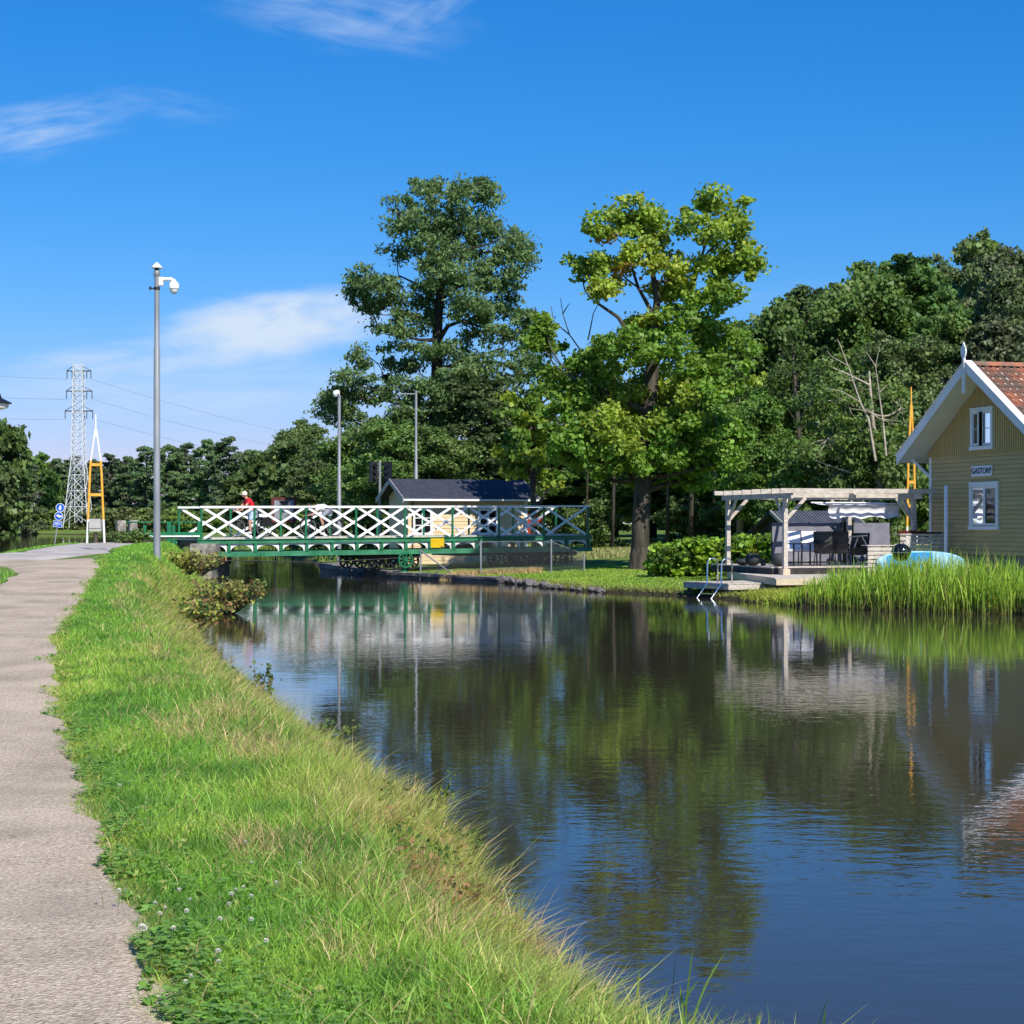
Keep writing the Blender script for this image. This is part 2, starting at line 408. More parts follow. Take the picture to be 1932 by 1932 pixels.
def ground_mat():
    m, t, b = nt('meadow_soil')
    tc = N(t, 'ShaderNodeTexCoord')
    def noise(scale, det=6, st=(1, 1, 1)):
        mp = N(t, 'ShaderNodeMapping'); mp.inputs['Scale'].default_value = st
        t.links.new(tc.outputs['Object'], mp.inputs[0])
        n = N(t, 'ShaderNodeTexNoise'); n.inputs['Scale'].default_value = scale; n.inputs['Detail'].default_value = det
        t.links.new(mp.outputs[0], n.inputs['Vector']); return n.outputs[0]
    def ramp(src, *cols):
        r = N(t, 'ShaderNodeValToRGB'); e = r.color_ramp.elements
        e[0].position, e[0].color = cols[0][0], (*cols[0][1], 1); e[1].position, e[1].color = cols[-1][0], (*cols[-1][1], 1)
        for p, c in cols[1:-1]:
            q = e.new(p); q.color = (*c, 1)
        t.links.new(src, r.inputs[0]); return r.outputs[0]
    fine = ramp(noise(9, 8), (.3, (.075, .125, .025)), (.5, (.125, .20, .035)), (.7, (.18, .26, .055)))
    broad = ramp(noise(.35, 4), (.38, (.09, .15, .03)), (.62, (.20, .25, .065)))
    mx = N(t, 'ShaderNodeMix', data_type='RGBA'); mx.inputs['Factor'].default_value = .4
    t.links.new(fine, mx.inputs['A']); t.links.new(broad, mx.inputs['B'])
    # bare earth close to and below the water line
    ge = N(t, 'ShaderNodeNewGeometry'); s = N(t, 'ShaderNodeSeparateXYZ'); t.links.new(ge.outputs['Position'], s.inputs[0])
    mr = N(t, 'ShaderNodeMapRange'); mr.inputs['From Min'].default_value = .05; mr.inputs['From Max'].default_value = .2
    t.links.new(s.outputs['Z'], mr.inputs['Value'])
    m2 = N(t, 'ShaderNodeMix', data_type='RGBA'); t.links.new(mr.outputs[0], m2.inputs['Factor'])
    m2.inputs['A'].default_value = (.05, .042, .022, 1); t.links.new(mx.outputs['Result'], m2.inputs['B'])
    t.links.new(m2.outputs['Result'], b.inputs['Base Color'])
    b.inputs['Roughness'].default_value = .9; b.inputs['Specular IOR Level'].default_value = .15
    bp = N(t, 'ShaderNodeBump'); bp.inputs['Distance'].default_value = .04
    t.links.new(noise(22, 6), bp.inputs['Height']); t.links.new(bp.outputs[0], b.inputs['Normal'])
    return m
me = np_mesh('ground', np.stack([GX, GY, GZ], -1).reshape(-1, 3), quads.ravel(), np.arange(len(quads)) * 4, ground_mat(), smooth=True)
g = bpy.data.objects.new('ground', me); link(g); tag(g, kind='structure')

def water_mat():
    m, t, b = nt('canal_water')
    b.inputs['Base Color'].default_value = (.038, .032, .022, 1); b.inputs['Roughness'].default_value = .025
    b.inputs['IOR'].default_value = 1.333; b.inputs['Specular IOR Level'].default_value = .5
    tc = N(t, 'ShaderNodeTexCoord')
    def noise(scale, det, st, rot=0):
        mp = N(t, 'ShaderNodeMapping'); mp.inputs['Scale'].default_value = st; mp.inputs['Rotation'].default_value = (0, 0, R(rot))
        t.links.new(tc.outputs['Object'], mp.inputs[0])
        n = N(t, 'ShaderNodeTexNoise'); n.inputs['Scale'].default_value = scale; n.inputs['Detail'].default_value = det; n.inputs['Roughness'].default_value = .5
        t.links.new(mp.outputs[0], n.inputs['Vector']); return n.outputs[0]
    def mth(op, a, b_):
        n = N(t, 'ShaderNodeMath', operation=op)
        for i, q in enumerate((a, b_)):
            if hasattr(q, 'links'): t.links.new(q, n.inputs[i])
            else: n.inputs[i].default_value = q
        return n.outputs[0]
    rip = noise(5.0, 3, (.55, 1, 1), 8); rip2 = noise(12, 2, (.6, 1, 1), -6); swell = noise(.9, 2, (.6, 1, 1), 20)
    gust = noise(.11, 3, (.7, 1.2, 1))
    mr = N(t, 'ShaderNodeMapRange'); mr.inputs['From Min'].default_value = .36; mr.inputs['From Max'].default_value = .62
    mr.inputs['To Min'].default_value = .22; mr.inputs['To Max'].default_value = 1.35
    t.links.new(gust, mr.inputs['Value'])
    hsum = mth('ADD', mth('MULTIPLY', mth('ADD', rip, mth('MULTIPLY', rip2, .35)), mr.outputs[0]), mth('MULTIPLY', swell, .9))
    bp = N(t, 'ShaderNodeBump'); bp.inputs['Distance'].default_value = .0021; bp.inputs['Strength'].default_value = 1
    t.links.new(hsum, bp.inputs['Height']); t.links.new(bp.outputs[0], b.inputs['Normal'])
    return m
mb = MB(); mb.add([(-900, -80, 0), (300, -80, 0), (300, 700, 0), (-900, 700, 0)], [(0, 1, 2, 3)])
tag(mb.build('water', water_mat()), kind='structure')

# gravel path along the bank and the paler road to the bridge
def path_right(Y): return np.interp(Y, [-8, 0, 5.9, 9.7, 14.6, 21, 30.4, 37, 39.5], [2.85, .6, -1.02, -2.18, -3.6, -5.25, -7.05, -8.3, -8.8])
def path_width(Y): return np.interp(Y, [0, 15, 24, 31, 34.5, 36.5, 38, 40], [2.3, 2.1, 1.8, 1.55, 1.55, 2.0, 3.6, 4.5])
def gravel_mat(name, a, b_, c):
    m, t, b = nt(name)
    tc = N(t, 'ShaderNodeTexCoord')
    v = N(t, 'ShaderNodeTexVoronoi'); v.inputs['Scale'].default_value = 75
    n = N(t, 'ShaderNodeTexNoise'); n.inputs['Scale'].default_value = 55; n.inputs['Detail'].default_value = 8
    n2 = N(t, 'ShaderNodeTexNoise'); n2.inputs['Scale'].default_value = 1.3; n2.inputs['Detail'].default_value = 5
    for q in (v, n, n2): t.links.new(tc.outputs['Object'], q.inputs['Vector'])
    r = N(t, 'ShaderNodeValToRGB'); e = r.color_ramp.elements
    e[0].position, e[0].color = .33, (*a, 1); e[1].position, e[1].color = .68, (*c, 1)
    q = e.new(.5); q.color = (*b_, 1)
    t.links.new(n.outputs[0], r.inputs[0])
    r2 = N(t, 'ShaderNodeValToRGB'); e = r2.color_ramp.elements
    e[0].position, e[0].color = .30, (.70, .68, .66, 1); e[1].position, e[1].color = .62, (1.06, 1.03, 1.0, 1)
    t.links.new(n2.outputs[0], r2.inputs[0])
    mx = N(t, 'ShaderNodeMix', data_type='RGBA', blend_type='MULTIPLY'); mx.inputs['Factor'].default_value = 1
    t.links.new(r.outputs[0], mx.inputs['A']); t.links.new(r2.outputs[0], mx.inputs['B'])
    t.links.new(mx.outputs['Result'], b.inputs['Base Color'])
    bp = N(t, 'ShaderNodeBump'); bp.inputs['Distance'].default_value = .009
    t.links.new(v.outputs['Distance'], bp.inputs['Height']); t.links.new(bp.outputs[0], b.inputs['Normal'])
    b.inputs['Roughness'].default_value = .9; b.inputs['Specular IOR Level'].default_value = .2
    return m
def strip(name, L, Rr, material, lift, k=9):
    n = len(L); L = np.array(L); Rr = np.array(Rr)
    s = np.linspace(0, 1, k)
    X = L[:, None, 0] * (1 - s) + Rr[:, None, 0] * s; Y = L[:, None, 1] * (1 - s) + Rr[:, None, 1] * s
    Z = H(X, Y) + lift - .05 * ((s < .01) | (s > .99))[None, :]
    V = np.stack([X, Y, Z], -1).reshape(-1, 3); ix = np.arange(n * k).reshape(n, k)
    q = np.stack([ix[:-1, :-1], ix[:-1, 1:], ix[1:, 1:], ix[1:, :-1]], -1).reshape(-1, 4)
    me = np_mesh(name, V, q.ravel(), np.arange(len(q)) * 4, material, smooth=True)
    o = bpy.data.objects.new(name, me); link(o); tag(o, kind='structure'); return o
ys = np.concatenate([np.arange(-8, 16, .16), np.arange(16, 39.2, .3)])
jr = .20 + (vnoise(ys, ys * 0, 1.3, 5) - .5) * .10 + (vnoise(ys, ys * 0, 4.2, 6) - .5) * .06
jl = (vnoise(ys, ys * 0, 1.3, 8) - .5) * .16
strip('path', np.stack([path_right(ys) - path_width(ys) + jl, ys], -1), np.stack([path_right(ys) + jr, ys], -1),
      gravel_mat('path_gravel', (.35, .275, .195), (.52, .425, .32), (.67, .575, .455)), .022)
def resample(pts, st=.4):
    pts = np.array(pts, float); dd = np.r_[0, np.cumsum(np.hypot(*np.diff(pts, axis=0).T))]
    q = np.arange(0, dd[-1], st); return np.stack([np.interp(q, dd, pts[:, 0]), np.interp(q, dd, pts[:, 1])], -1)
def road(name, pts, width, material, lift):
    c = resample(pts); tg = np.gradient(c, axis=0); tg /= np.hypot(tg[:, 0], tg[:, 1])[:, None]
    nn = np.stack([-tg[:, 1], tg[:, 0]], -1); wd = np.interp(np.linspace(0, 1, len(c)), np.linspace(0, 1, len(width)), width)[:, None] / 2
    j = (vnoise(c[:, :1] + 0, c[:, 1:], 1.1, 4) - .5) * .12
    return strip(name, c + nn * (wd + j), c - nn * (wd - j), material, lift)
pale = gravel_mat('road_gravel', (.42, .38, .34), (.52, .48, .44), (.60, .56, .52))
road('gravel_road', [(-36, 35.6), (-20, 37.6), (-13.6, 38.7), (-10.8, 40.1), (-10.3, 42.5), (-11.2, 47), (-12.2, 53), (-13.3, 60), (-13.7, 64.3), (-13.2, 66.0), (-11.95, 66.9)], [3.6, 3.2, 3.2, 2.7, 2.2, 2.0, 1.9, 2.0, 2.2], pale, .034)
# ------------------------------------------------------------------ rolling bridge
BA = Vector((.8838, .4680, 0)); BN = Vector((-.4680, .8838, 0)); BL = Vector((-11.12, 66, 0)); BAY = 2.0; NB = 8; BW = 2.6
def bp_(s, n, z): return BL + BA * s + BN * n + Vector((0, 0, z + .006 * s))
bridge = thing('bridge', 'green iron swing footbridge with white lattice railings across the canal', 'bridge', (BL.x, BL.y, 0))
LEN = BAY * NB
b = MB(); b.obox(bp_(-.1, .1, 1.40), BA * (LEN + .2) + Vector((0, 0, .1)), BN * (BW - .2), (0, 0, .09))
b.build('deck', M['plank'], bridge)
for side, n0 in (('near', 0.0), ('far', BW)):
    out = -1 if side == 'near' else 1
    g = MB()
    for z0, hh, dp in ((1.27, .14, .18), (.82, .16, .22)):
        g.obox(bp_(-.15, n0 - dp / 2, z0), BA * (LEN + .3) + Vector((0, 0, .1)), BN * dp, (0, 0, hh))
    g.obox(bp_(-.2, n0 - .14, 1.41), BA * (LEN + .4) + Vector((0, 0, .1)), BN * .28, (0, 0, .022))
    g.obox(bp_(-.15, n0 - .15, .80), BA * (LEN + .3) + Vector((0, 0, .1)), BN * .30, (0, 0, .02))
    girder = g.build('girder', M['green_worn'], bridge)
    for k in range(NB * 2 + 1):
        s = k * BAY / 2
        p = MB(); p.box(bp_(s, n0 + out * .06, 1.125), (.10, .16, .31), (BA, BN, (0, 0, 1)))
        p.build('girder_post', M['green'], girder)
    for k in range(NB * 2):          # white plate with an arched opening
        s0, s1 = k * BAY / 2 + .06, (k + 1) * BAY / 2 - .06; c = (s0 + s1) / 2; rr = (s1 - s0) / 2 - .03
        arc = [(c + rr * math.cos(a), .985 + min(.24, .23 * math.sin(a)) ) for a in np.linspace(0, math.pi, 15)]
        p = MB(); d = BN * .02
        for half in (0, 1):
            a = arc[:8] if half == 0 else arc[7:]
            edge = [(s1, .985), (s1, 1.268), (c, 1.268)] if half == 0 else [(c, 1.268), (s0, 1.268), (s0, .985)]
            poly = ([edge[0], edge[1], edge[2]] + a[::-1]) if half == 0 else ([edge[0], edge[1], edge[2]] + a[::-1])
            p.prism([bp_(q[0], n0 - .01, q[1]) for q in poly], d)
        p.build('arched_plate', M['white'], girder, recalc=True)
    r = MB(); r.bar(bp_(-.06, n0, 2.60), bp_(LEN + .06, n0, 2.60), .10, .065)
    rail = r.build('railing', M['white'], bridge)
    for k in range(NB + 1):
        p = MB(); p.tube([bp_(k * BAY, n0, 1.40), bp_(k * BAY, n0, 2.57)], .042, 8); p.lathe([(.06, 0), (.05, .05)], bp_(k * BAY, n0, 1.43), 8)
        p.build('railing_post', M['green'], rail)
    for k in range(NB):
        for q, (za, zb) in enumerate(((2.55, 1.48), (1.48, 2.55))):
            o = -.024 if q else .024
            p = MB(); p.bar(bp_(k * BAY + .1, n0 + o + .02 * out, za), bp_((k + 1) * BAY - .1, n0 + o + .02 * out, zb), .086, .03, up=BN)
            p.build('lattice_bar', M['white'], rail)
for k in range(17):                  # cross beams under the deck
    p = MB(); p.obox(bp_(k * 1.0 - .05, .12, 1.22), BA * .1, BN * (BW - .24), (0, 0, .17)); p.build('cross_beam', M['dark_steel'], bridge)
def wheel_mb(c, r, w, ax, n=24, spokes=8, rim=.05, hub=.05):
    m = MB(); m.lathe([(r - rim, -w / 2), (r, -w / 2), (r, w / 2), (r - rim, w / 2), (r - rim, -w / 2)], c, n, ax)
    m.f = m.f[:-2]
    m.lathe([(hub, -w * .7), (hub, w * .7)], c, 12, ax)
    ax = Vector(ax).normalized(); x = ax.cross(Vector((0, 0, 1))).normalized(); z = x.cross(ax)
    for k in range(spokes):
        a = 2 * math.pi * k / spokes + .2
        d = x * math.cos(a) + z * math.sin(a); m.bar(Vector(c) + d * hub * .8, Vector(c) + d * (r - rim * .7), w * .5, w * .7, up=ax)
    return m
for s in (6.6, 7.2, 7.8, 8.4, 13.0, 13.7, 14.4, 15.15):
    z = .57 if s < 10 else .60
    wb = wheel_mb(bp_(s, .25, z - .006 * s), .30, .10, BN); wb.build('running_wheel', M['dark_steel'], bridge, smooth=30)
    wb = wheel_mb(bp_(s, BW - .25, z - .006 * s), .30, .10, BN); wb.build('running_wheel', M['dark_steel'], bridge, smooth=30)
for s0, s1 in ((6.3, 8.7), (12.6, 15.6)):
    p = MB()
    for n in (.25, BW - .25): p.obox(bp_(s0, n - .09, .66), BA * (s1 - s0), BN * .05, (0, 0, .16)); p.obox(bp_(s0, n + .06, .66), BA * (s1 - s0), BN * .05, (0, 0, .16))
    p.build('bogie_frame', M['dark_steel'], bridge)
p = MB(); p.tube([bp_(s, -.16, .70 - .16 * (1 - abs(s - 4.4) / 4.4)) for s in np.linspace(.2, 8.6, 18)], .022, 6); p.build('tie_rod', M['dark_steel'], bridge)
# counterweight box at the landward end
p = MB(); p.obox(bp_(10.2, .3, .70), BA * 1.6, BN * (BW - .6), (0, 0, .5)); p.build('ballast_box', M['dark_steel'], bridge)

# green hand wheel on its pedestal
hw = Vector((-3.95, 68.35, 0)); hz = Hs(hw.x, hw.y)
hwo = thing('hand_wheel', 'green spoked iron hand wheel on a pedestal at the quay edge under the bridge', 'hand wheel', (hw.x, hw.y, hz))
c = Vector((hw.x, hw.y, .66))
wheel_mb(c, .30, .07, (.47, -.88, 0), 28, 8, .05, .07).build('wheel', M['green'], hwo, smooth=30)
p = MB(); p.lathe([(.19, 0), (.17, .05), (.07, .10), (.06, .34), (.10, .38), (.06, .42)], (c.x - .06, c.y + .13, hz), 14); p.bar(c + Vector((-.06, .13, 0)), c, .05)
p.build('pedestal', M['green'], hwo, smooth=40)

# tracks slab behind: rail bed
# ------------------------------------------------------------------ quay wall, abutment, rocks
quay_pts = [(-8.3, 80), (-6, 72.5), (-4.5, 68.5), (-.4, 62.5)]
q = MB(); qc = resample(quay_pts, 1.0); qc = np.vstack([qc, [[-.4, 62.5]]])
for i in range(len(qc) - 1):
    a, b2 = Vector((*qc[i], 0)), Vector((*qc[i + 1], 0)); tdir = (b2 - a); tl = tdir.length; tdir.normalize(); nrm = Vector((tdir.y, -tdir.x, 0))
    if nrm.dot(Vector((-1, -.6, 0))) < 0: nrm = -nrm
    top_z = .30 - .012 * i * .6 + rnd.uniform(-.015, .02); g_ = .015
    o1 = rnd.uniform(-.02, .05)
    q.obox(a + tdir * g_ + nrm * (.10 + o1) + Vector((0, 0, .10)), tdir * (tl - 2 * g_), -nrm * .75, (0, 0, top_z - .10))
    q.obox(a + tdir * g_ + nrm * (.04) + Vector((0, 0, -.6)), tdir * (tl - 2 * g_), -nrm * .6, (0, 0, .69))
qw = q.build('quay_wall', M['quay'], None, (-4.5, 68.5, 0)); tag(qw, 'low dark stone quay wall along the far side of the canal below the bridge', 'quay wall')
def rock_mesh(name, seed, mtl):
    import bmesh
    r_ = random.Random(seed); bmx = bmesh.new(); bmesh.ops.create_icosphere(bmx, subdivisions=3, radius=1)
    ph = [Vector((r_.uniform(-1, 1), r_.uniform(-1, 1), r_.uniform(-1, 1))).normalized() for _ in range(9)]
    off = [r_.uniform(.55, .9) for _ in ph]
    for v in bmx.verts:
        d = v.co.normalized(); s = 1.0
        for p_, o_ in zip(ph, off):
            k = d.dot(p_)
            if k > .05: s = min(s, o_ / k)
        v.co = d * (s + r_.uniform(-.012, .012))
    me_ = bpy.data.meshes.new(name); bmx.to_mesh(me_); bmx.free(); me_.materials.append(mtl); return me_
rock_ms = [rock_mesh('rock', s, M['granite']) for s in range(4)]
rock_ms += [rock_mesh('rock', s + 20, M['quay']) for s in range(4)]
def rock(x, y, z, sx, sy, sz, k, label, group=None):
    o = bpy.data.objects.new('rock', rock_ms[k]); link(o); o.location = (x, y, z); o.scale = (sx, sy, sz); o.rotation_euler = (rnd.uniform(-.3, .3), rnd.uniform(-.3, .3), rnd.uniform(0, 6))
    return tag(o, label, 'rock', group)
for i in range(26):                   # tumbled stones between quay and lawn
    f = i / 25; x = -.3 + 3.0 * f + rnd.uniform(-.12, .12)
    y = np.interp(f, [0, .4, .75, 1], [62.2, 58.2, 54.8, 53.1]) + rnd.uniform(-.3, .3)
    sz = rnd.uniform(.07, .15) * (1.15 - .5 * f)
    rock(x, y, .06 + rnd.uniform(0, .10) * (1 - f), sz * 1.7, sz * 1.5, sz, 4 + i % 4, 'dark angular stone in the rubble edging between the quay wall and the lawn', 'rubble stones at the water edge of the lawn')
ab = MB()
for i in range(5):
    for j in range(3):
        ab.box((-11.12 + .09 * j + rnd.uniform(-.03, .03), 65.7 + i * .86, .25 + j * .42), (.9, .82, .40))
ab = ab.build('abutment', M['granite'], None, (-11, 66.5, 0)); tag(ab, 'granite block abutment carrying the left end of the green bridge', 'abutment')
for i, (x, y, d, s, lab) in enumerate([(418, 1079, 52, .24, 'squarish grey boulder at the bank edge left of the canal below the bridge'),
        (452, 1108, 45, .30, 'reddish brown boulder under the leaning shrub at the waterline'),
        (376, 1040, 60, .30, 'broad granite boulder at the top of the bank beside the lamp pole weeds'),
        (404, 1056, 58, .18, 'small pale stone on the slope just below the bridge abutment'),
        (388, 1046, 61, .22, 'pale rounded stone against the bridge abutment')]):
    X = WX(x, d); rock(X, d, min(WZ(y, d), Hs(X, d) + s * .3), s, s, s * .75, i % 4, lab)
rock(-.08, 9.2, .02, .15, .12, .10, 2, 'lichen spotted flat stone at the near bank edge among dry grass')
rock(.05, 8.6, .0, .12, .10, .08, 1, 'small brown stone beside the lichen spotted one at the near water edge')
rock(WX(668, 13.6), 13.6, .03, .22, .16, .10, 0, 'pale flat stone just clear of the water beyond the tall grass tuft')
sunk = rock(WX(1428, 7.55), 7.55, -.052, .15, .12, .066, 3, 'brown stone barely breaking the water surface in front of the reed blades')
sunk.data = rock_mesh('rock', 77, M['brown_stone'])

# ------------------------------------------------------------------ approach: stone posts, green barrier
def stone_post(x, d, wd, y0, y1, label):
    X, z0, z1 = WX(x, d), WZ(y0, d), WZ(y1, d)
    m = MB(); n = 7; prev = None
    for i in range(n):
        za, zb = z0 - .2 + (z1 - z0 + .2) * i / n, z0 - .2 + (z1 - z0 + .2) * (i + 1) / n
        m.box((X + rnd.uniform(-.008, .008), d + rnd.uniform(-.008, .008), (za + zb) / 2), (wd + rnd.uniform(-.02, .02), wd + rnd.uniform(-.02, .02), zb - za + .001 * (i % 2)), (BA, BN, (0, 0, 1)))
    o = m.build('gatepost', M['granite'], None, (X, d, z0)); tag(o, label, 'gatepost', 'stone gateposts at the bridge approach')
stone_post(227.5, 64.6, .28, 1028, 982, 'rough granite gatepost, the one nearer the grey control box')
stone_post(250.5, 64.9, .27, 1025, 981, 'rough granite gatepost, the one fixed to the green barrier')
gb = thing('barrier', 'green painted rail barrier leading from the granite gateposts to the bridge', 'barrier', (-12.5, 65.2, 1.3))
def gp(s, n, z): return BL + BA * s + BN * n + Vector((0, 0, z))
for s in (-2.1, -1.05, -.12):
    p = MB(); p.box(gp(s, -.05, 1.55), (.10, .10, 1.0 if s > -.5 else .8), (BA, BN, (0, 0, 1))); p.build('post', M['green'], gb)
for z, hh in ((2.06, .035), (1.64, .12), (1.50, .05)):
    p = MB(); p.bar(gp(-2.9, -.05, z), gp(0, -.05, z), .05, hh); p.build('rail', M['green'], gb)
p = MB(); p.bar(gp(-2.2, -.12, 1.555), gp(-.1, -.12, 1.555), .03, .05); p.build('white_strip', M['white'], gb)
p = MB(); p.box(gp(-.7, 1.6, 1.62), (.14, .10, .9), (BA, BN, (0, 0, 1))); p.build('post', M['green'], gb)

# ------------------------------------------------------------------ chain link fence and yellow sign below the bridge
FD = 65.6
cf = thing('chain_link_fence', 'low sagging chain link fence on grey posts in front of the bridge', 'fence', (WX(828, FD), FD, .3))
fx = [(793, 66.6), (907, 65.0), (1040, 65.2), (1102, 65.6)]
fpts = [Vector((WX(x, d), d, Hs(WX(x, d), d))) for x, d in fx]
for i, p0 in enumerate(fpts):
    hh = (1.16, 1.22, 1.18, .62)[i]
    p = MB(); p.tube([p0 + Vector((0, 0, -.1)), p0 + Vector((.02 * (i == 0), 0, hh))], .032, 8); p.build('post', M['steel'], cf)
for i, (a0, b0, h0, h1) in enumerate(((0, 1, 1.16, 1.18), (1, 2, 1.18, 1.10), (2, 3, 1.1, .6))):
    a, b2 = fpts[a0], fpts[b0]; Ld = (b2 - a); m = MB(); L_ = Ld.length; n = int(L_ / .10)
    for k in range(-12, n + 1):
        for sg in (1, -1):
            s0 = k * .10; pts = []
            t0, t1 = max(0, -s0), min(1.05, L_ - s0)
            if t1 - t0 < .05: continue
            for tq in (t0, t1):
                s = s0 + tq; f = s / L_; z = tq if sg > 0 else 1.05 - tq
                hh = h0 + (h1 - h0) * f
                pts.append(a + Ld * f + Vector((0, 0, .03 + z * hh / 1.1)))
            m.tube(pts, .0019, 3, False)
    m.tube([a + Vector((0, 0, h0)), b2 + Vector((0, 0, h1))], .012, 5)
    m.build('wire_mesh', M['fence_wire'], cf)
p = MB(); p.tube([fpts[0] + Vector((0, 0, 1.12)), fpts[0] + Vector((1.55, -.9, .02))], .028, 6); p.tube([fpts[0] + Vector((1.2, -.3, .75)), fpts[0] + Vector((.15, .4, .03))], .02, 6); p.build('brace', M['steel'], cf)
ysn = MB(); c = Vector((WX(825.5, 66.1), 66.1, WZ(1024.5, 66.1)))
def rrect(w_, h_, r_, n=5):
    out = []
    for cx_, cy_, a0 in ((w_ / 2 - r_, h_ / 2 - r_, 0), (-w_ / 2 + r_, h_ / 2 - r_, 90), (-w_ / 2 + r_, -h_ / 2 + r_, 180), (w_ / 2 - r_, -h_ / 2 + r_, 270)):
        for k in range(n + 1):
            a = R(a0 + 90 * k / n); out.append((cx_ + r_ * math.cos(a), cy_ + r_ * math.sin(a)))
    return out
ux = Vector((.96, -.26, 0)); un = Vector((-.26, -.96, 0))
ysn.prism([c + ux * a + Vector((0, 0, b_)) for a, b_ in rrect(.50, .34, .03)], un * .02)
ys_o = ysn.build('yellow_sign', M['yellow'], None, tuple(c)); tag(ys_o, 'plain yellow rectangular sign fastened to the chain link fence', 'sign')

# ------------------------------------------------------------------ poles, lamps, signals
def camera_pole(x, d, base_y, top_y, label, r0, big):
    X = WX(x, d); z0, z1 = WZ(base_y, d), WZ(top_y, d); Ht = z1 - z0
    t_ = thing('camera_pole', label, 'lamp pole', (X, d, z0), 'camera poles beside the canal')
    p = MB(); zt = z0 + Ht * .72
    zt = z0 + Ht * (.70 if big else .5)
    p.tube([(X, d, z0 - .3), (X, d, zt), (X, d, zt + .03), (X, d, z1 - .32)], [r0 * 1.12, r0, r0 * .84, r0 * .8], 14)
    p.tube([(X, d, z0 - .3), (X, d, z0 + .45)], r0 * 1.16, 14)
    p.build('pole', M['steel'], t_, smooth=40)
    if big:
        p = MB(); p.lathe([(.06, 0), (.075, .02), (.075, .12), (.06, .14)], (X, d, z1 - .36), 12); p.build('sensor', M['steel'], t_, smooth=40)
        p = MB(); p.lathe([(.13, 0), (.135, .015), (.06, .09), (.03, .12), (.002, .14)], (X, d, z1 - .17), 18); p.build('cap', M['white_trim'], t_, smooth=40)
        p = MB(); p.lathe([(.05, 0), (.05, .09)], (X, d, z1 - .24), 10); p.build('lamp_neck', M['black'], t_)
        p = MB(); p.tube([(X - .16, d, z1 - .63), (X + .0, d, z1 - .63)], .016, 8); p.lathe([(.03, -.03), (.03, .04)], (X - .15, d, z1 - .63), 8); p.lathe([(r0 * 1.0, 0), (r0 * 1.0, .06)], (X, d, z1 - .66), 12); p.build('clamp', M['dark_steel'], t_)
        p = MB(); p.box((X + .10, d, z1 - .47), (.10, .12, .19)); p.tube([(X + .12, d, z1 - .42), (X + .33, d, z1 - .42), (X + .40, d, z1 - .46), (X + .40, d, z1 - .5)], .042, 10); p.build('camera_arm', M['white'], t_, smooth=40)
        cx_ = X + .39; cz = z1 - .60
    else:
        p = MB(); p.lathe([(r0, 0), (r0 * 1.1, .04), (.002, .08)], (X, d, z1 - .32), 10); p.build('cap', M['steel'], t_, smooth=40)
        p = MB(); p.tube([(X - .0, d - .0, z1 - .05), (X, d, z1 - .4)], .02, 6); p.box((X - .08, d, z1 - .10), (.12, .14, .16)); p.build('camera_arm', M['white'], t_)
        cx_ = X - .17; cz = z1 - .18
    p = MB(); p.lathe([(.002, .14), (.05, .135), (.095, .10), (.115, .04), (.115, -.035), (.10, -.045)], (cx_, d, cz), 18); dm = p.build('dome_camera', M['white'], t_, smooth=40)
    p = MB(); p.lathe([(.098, -.045), (.085, -.10), (.05, -.145), (.002, -.16)], (cx_, d, cz), 16); p.build('lens', M['white_trim'], dm, smooth=40)
    return t_
camera_pole(296, 42, 1043, 492, 'tall grey pole with a white dome camera standing on the near bank beside the path', .072, True)
camera_pole(640, 82, 1060, 735, 'grey pole topped by a white camera behind the two cyclists on the bridge', .085, False)
def hang_lamp(x, d, z0, z1, arm, label, xl=None, head_drop=.5, hr=.24):
    X = WX(x, d)
    t_ = thing('street_lamp', label, 'street lamp', (X, d, z0), 'street lamps with hanging heads')
    p = MB(); p.tube([(X, d, z0 - .3), (X, d, z0 + (z1 - z0) * .55), (X, d, z0 + (z1 - z0) * .555), (X, d, z1)], [.085, .08, .062, .055], 12); p.build('pole', M['steel'], t_, smooth=40)
    zz = z1 - .15
    p = MB(); p.tube([(X, d, zz), (X + arm, d, zz)], .028, 8); p.tube([(X + arm, d, zz), (X + arm, d, zz - head_drop + .16)], .012, 6); p.build('arm', M['steel'], t_)
    hx, hz_ = X + arm, zz - head_drop
    p = MB(); p.lathe([(.02, .20), (.05, .17), (.07, .10), (.16, .055), (hr, .02), (hr, .0)], (hx, d, hz_), 20); h_ = p.build('lamp_head', M['black'], t_, smooth=40)
    p = MB(); p.lathe([(hr * .82, -.002), (hr * .74, -.07), (hr * .3, -.10)], (hx, d, hz_), 20); p.build('diffuser', M['white_trim'], h_, smooth=40)
hang_lamp(785, 84, Hs(WX(785, 84), 84), WZ(737, 84), -.88, 'grey street lamp with hanging head rising behind the dark roofed bridge hut')
hang_lamp(-60, 31, Hs(WX(-60, 31), 31), WZ(700, 31), .49, 'street lamp whose black head juts in at the left edge above the path', head_drop=.40, hr=.235)
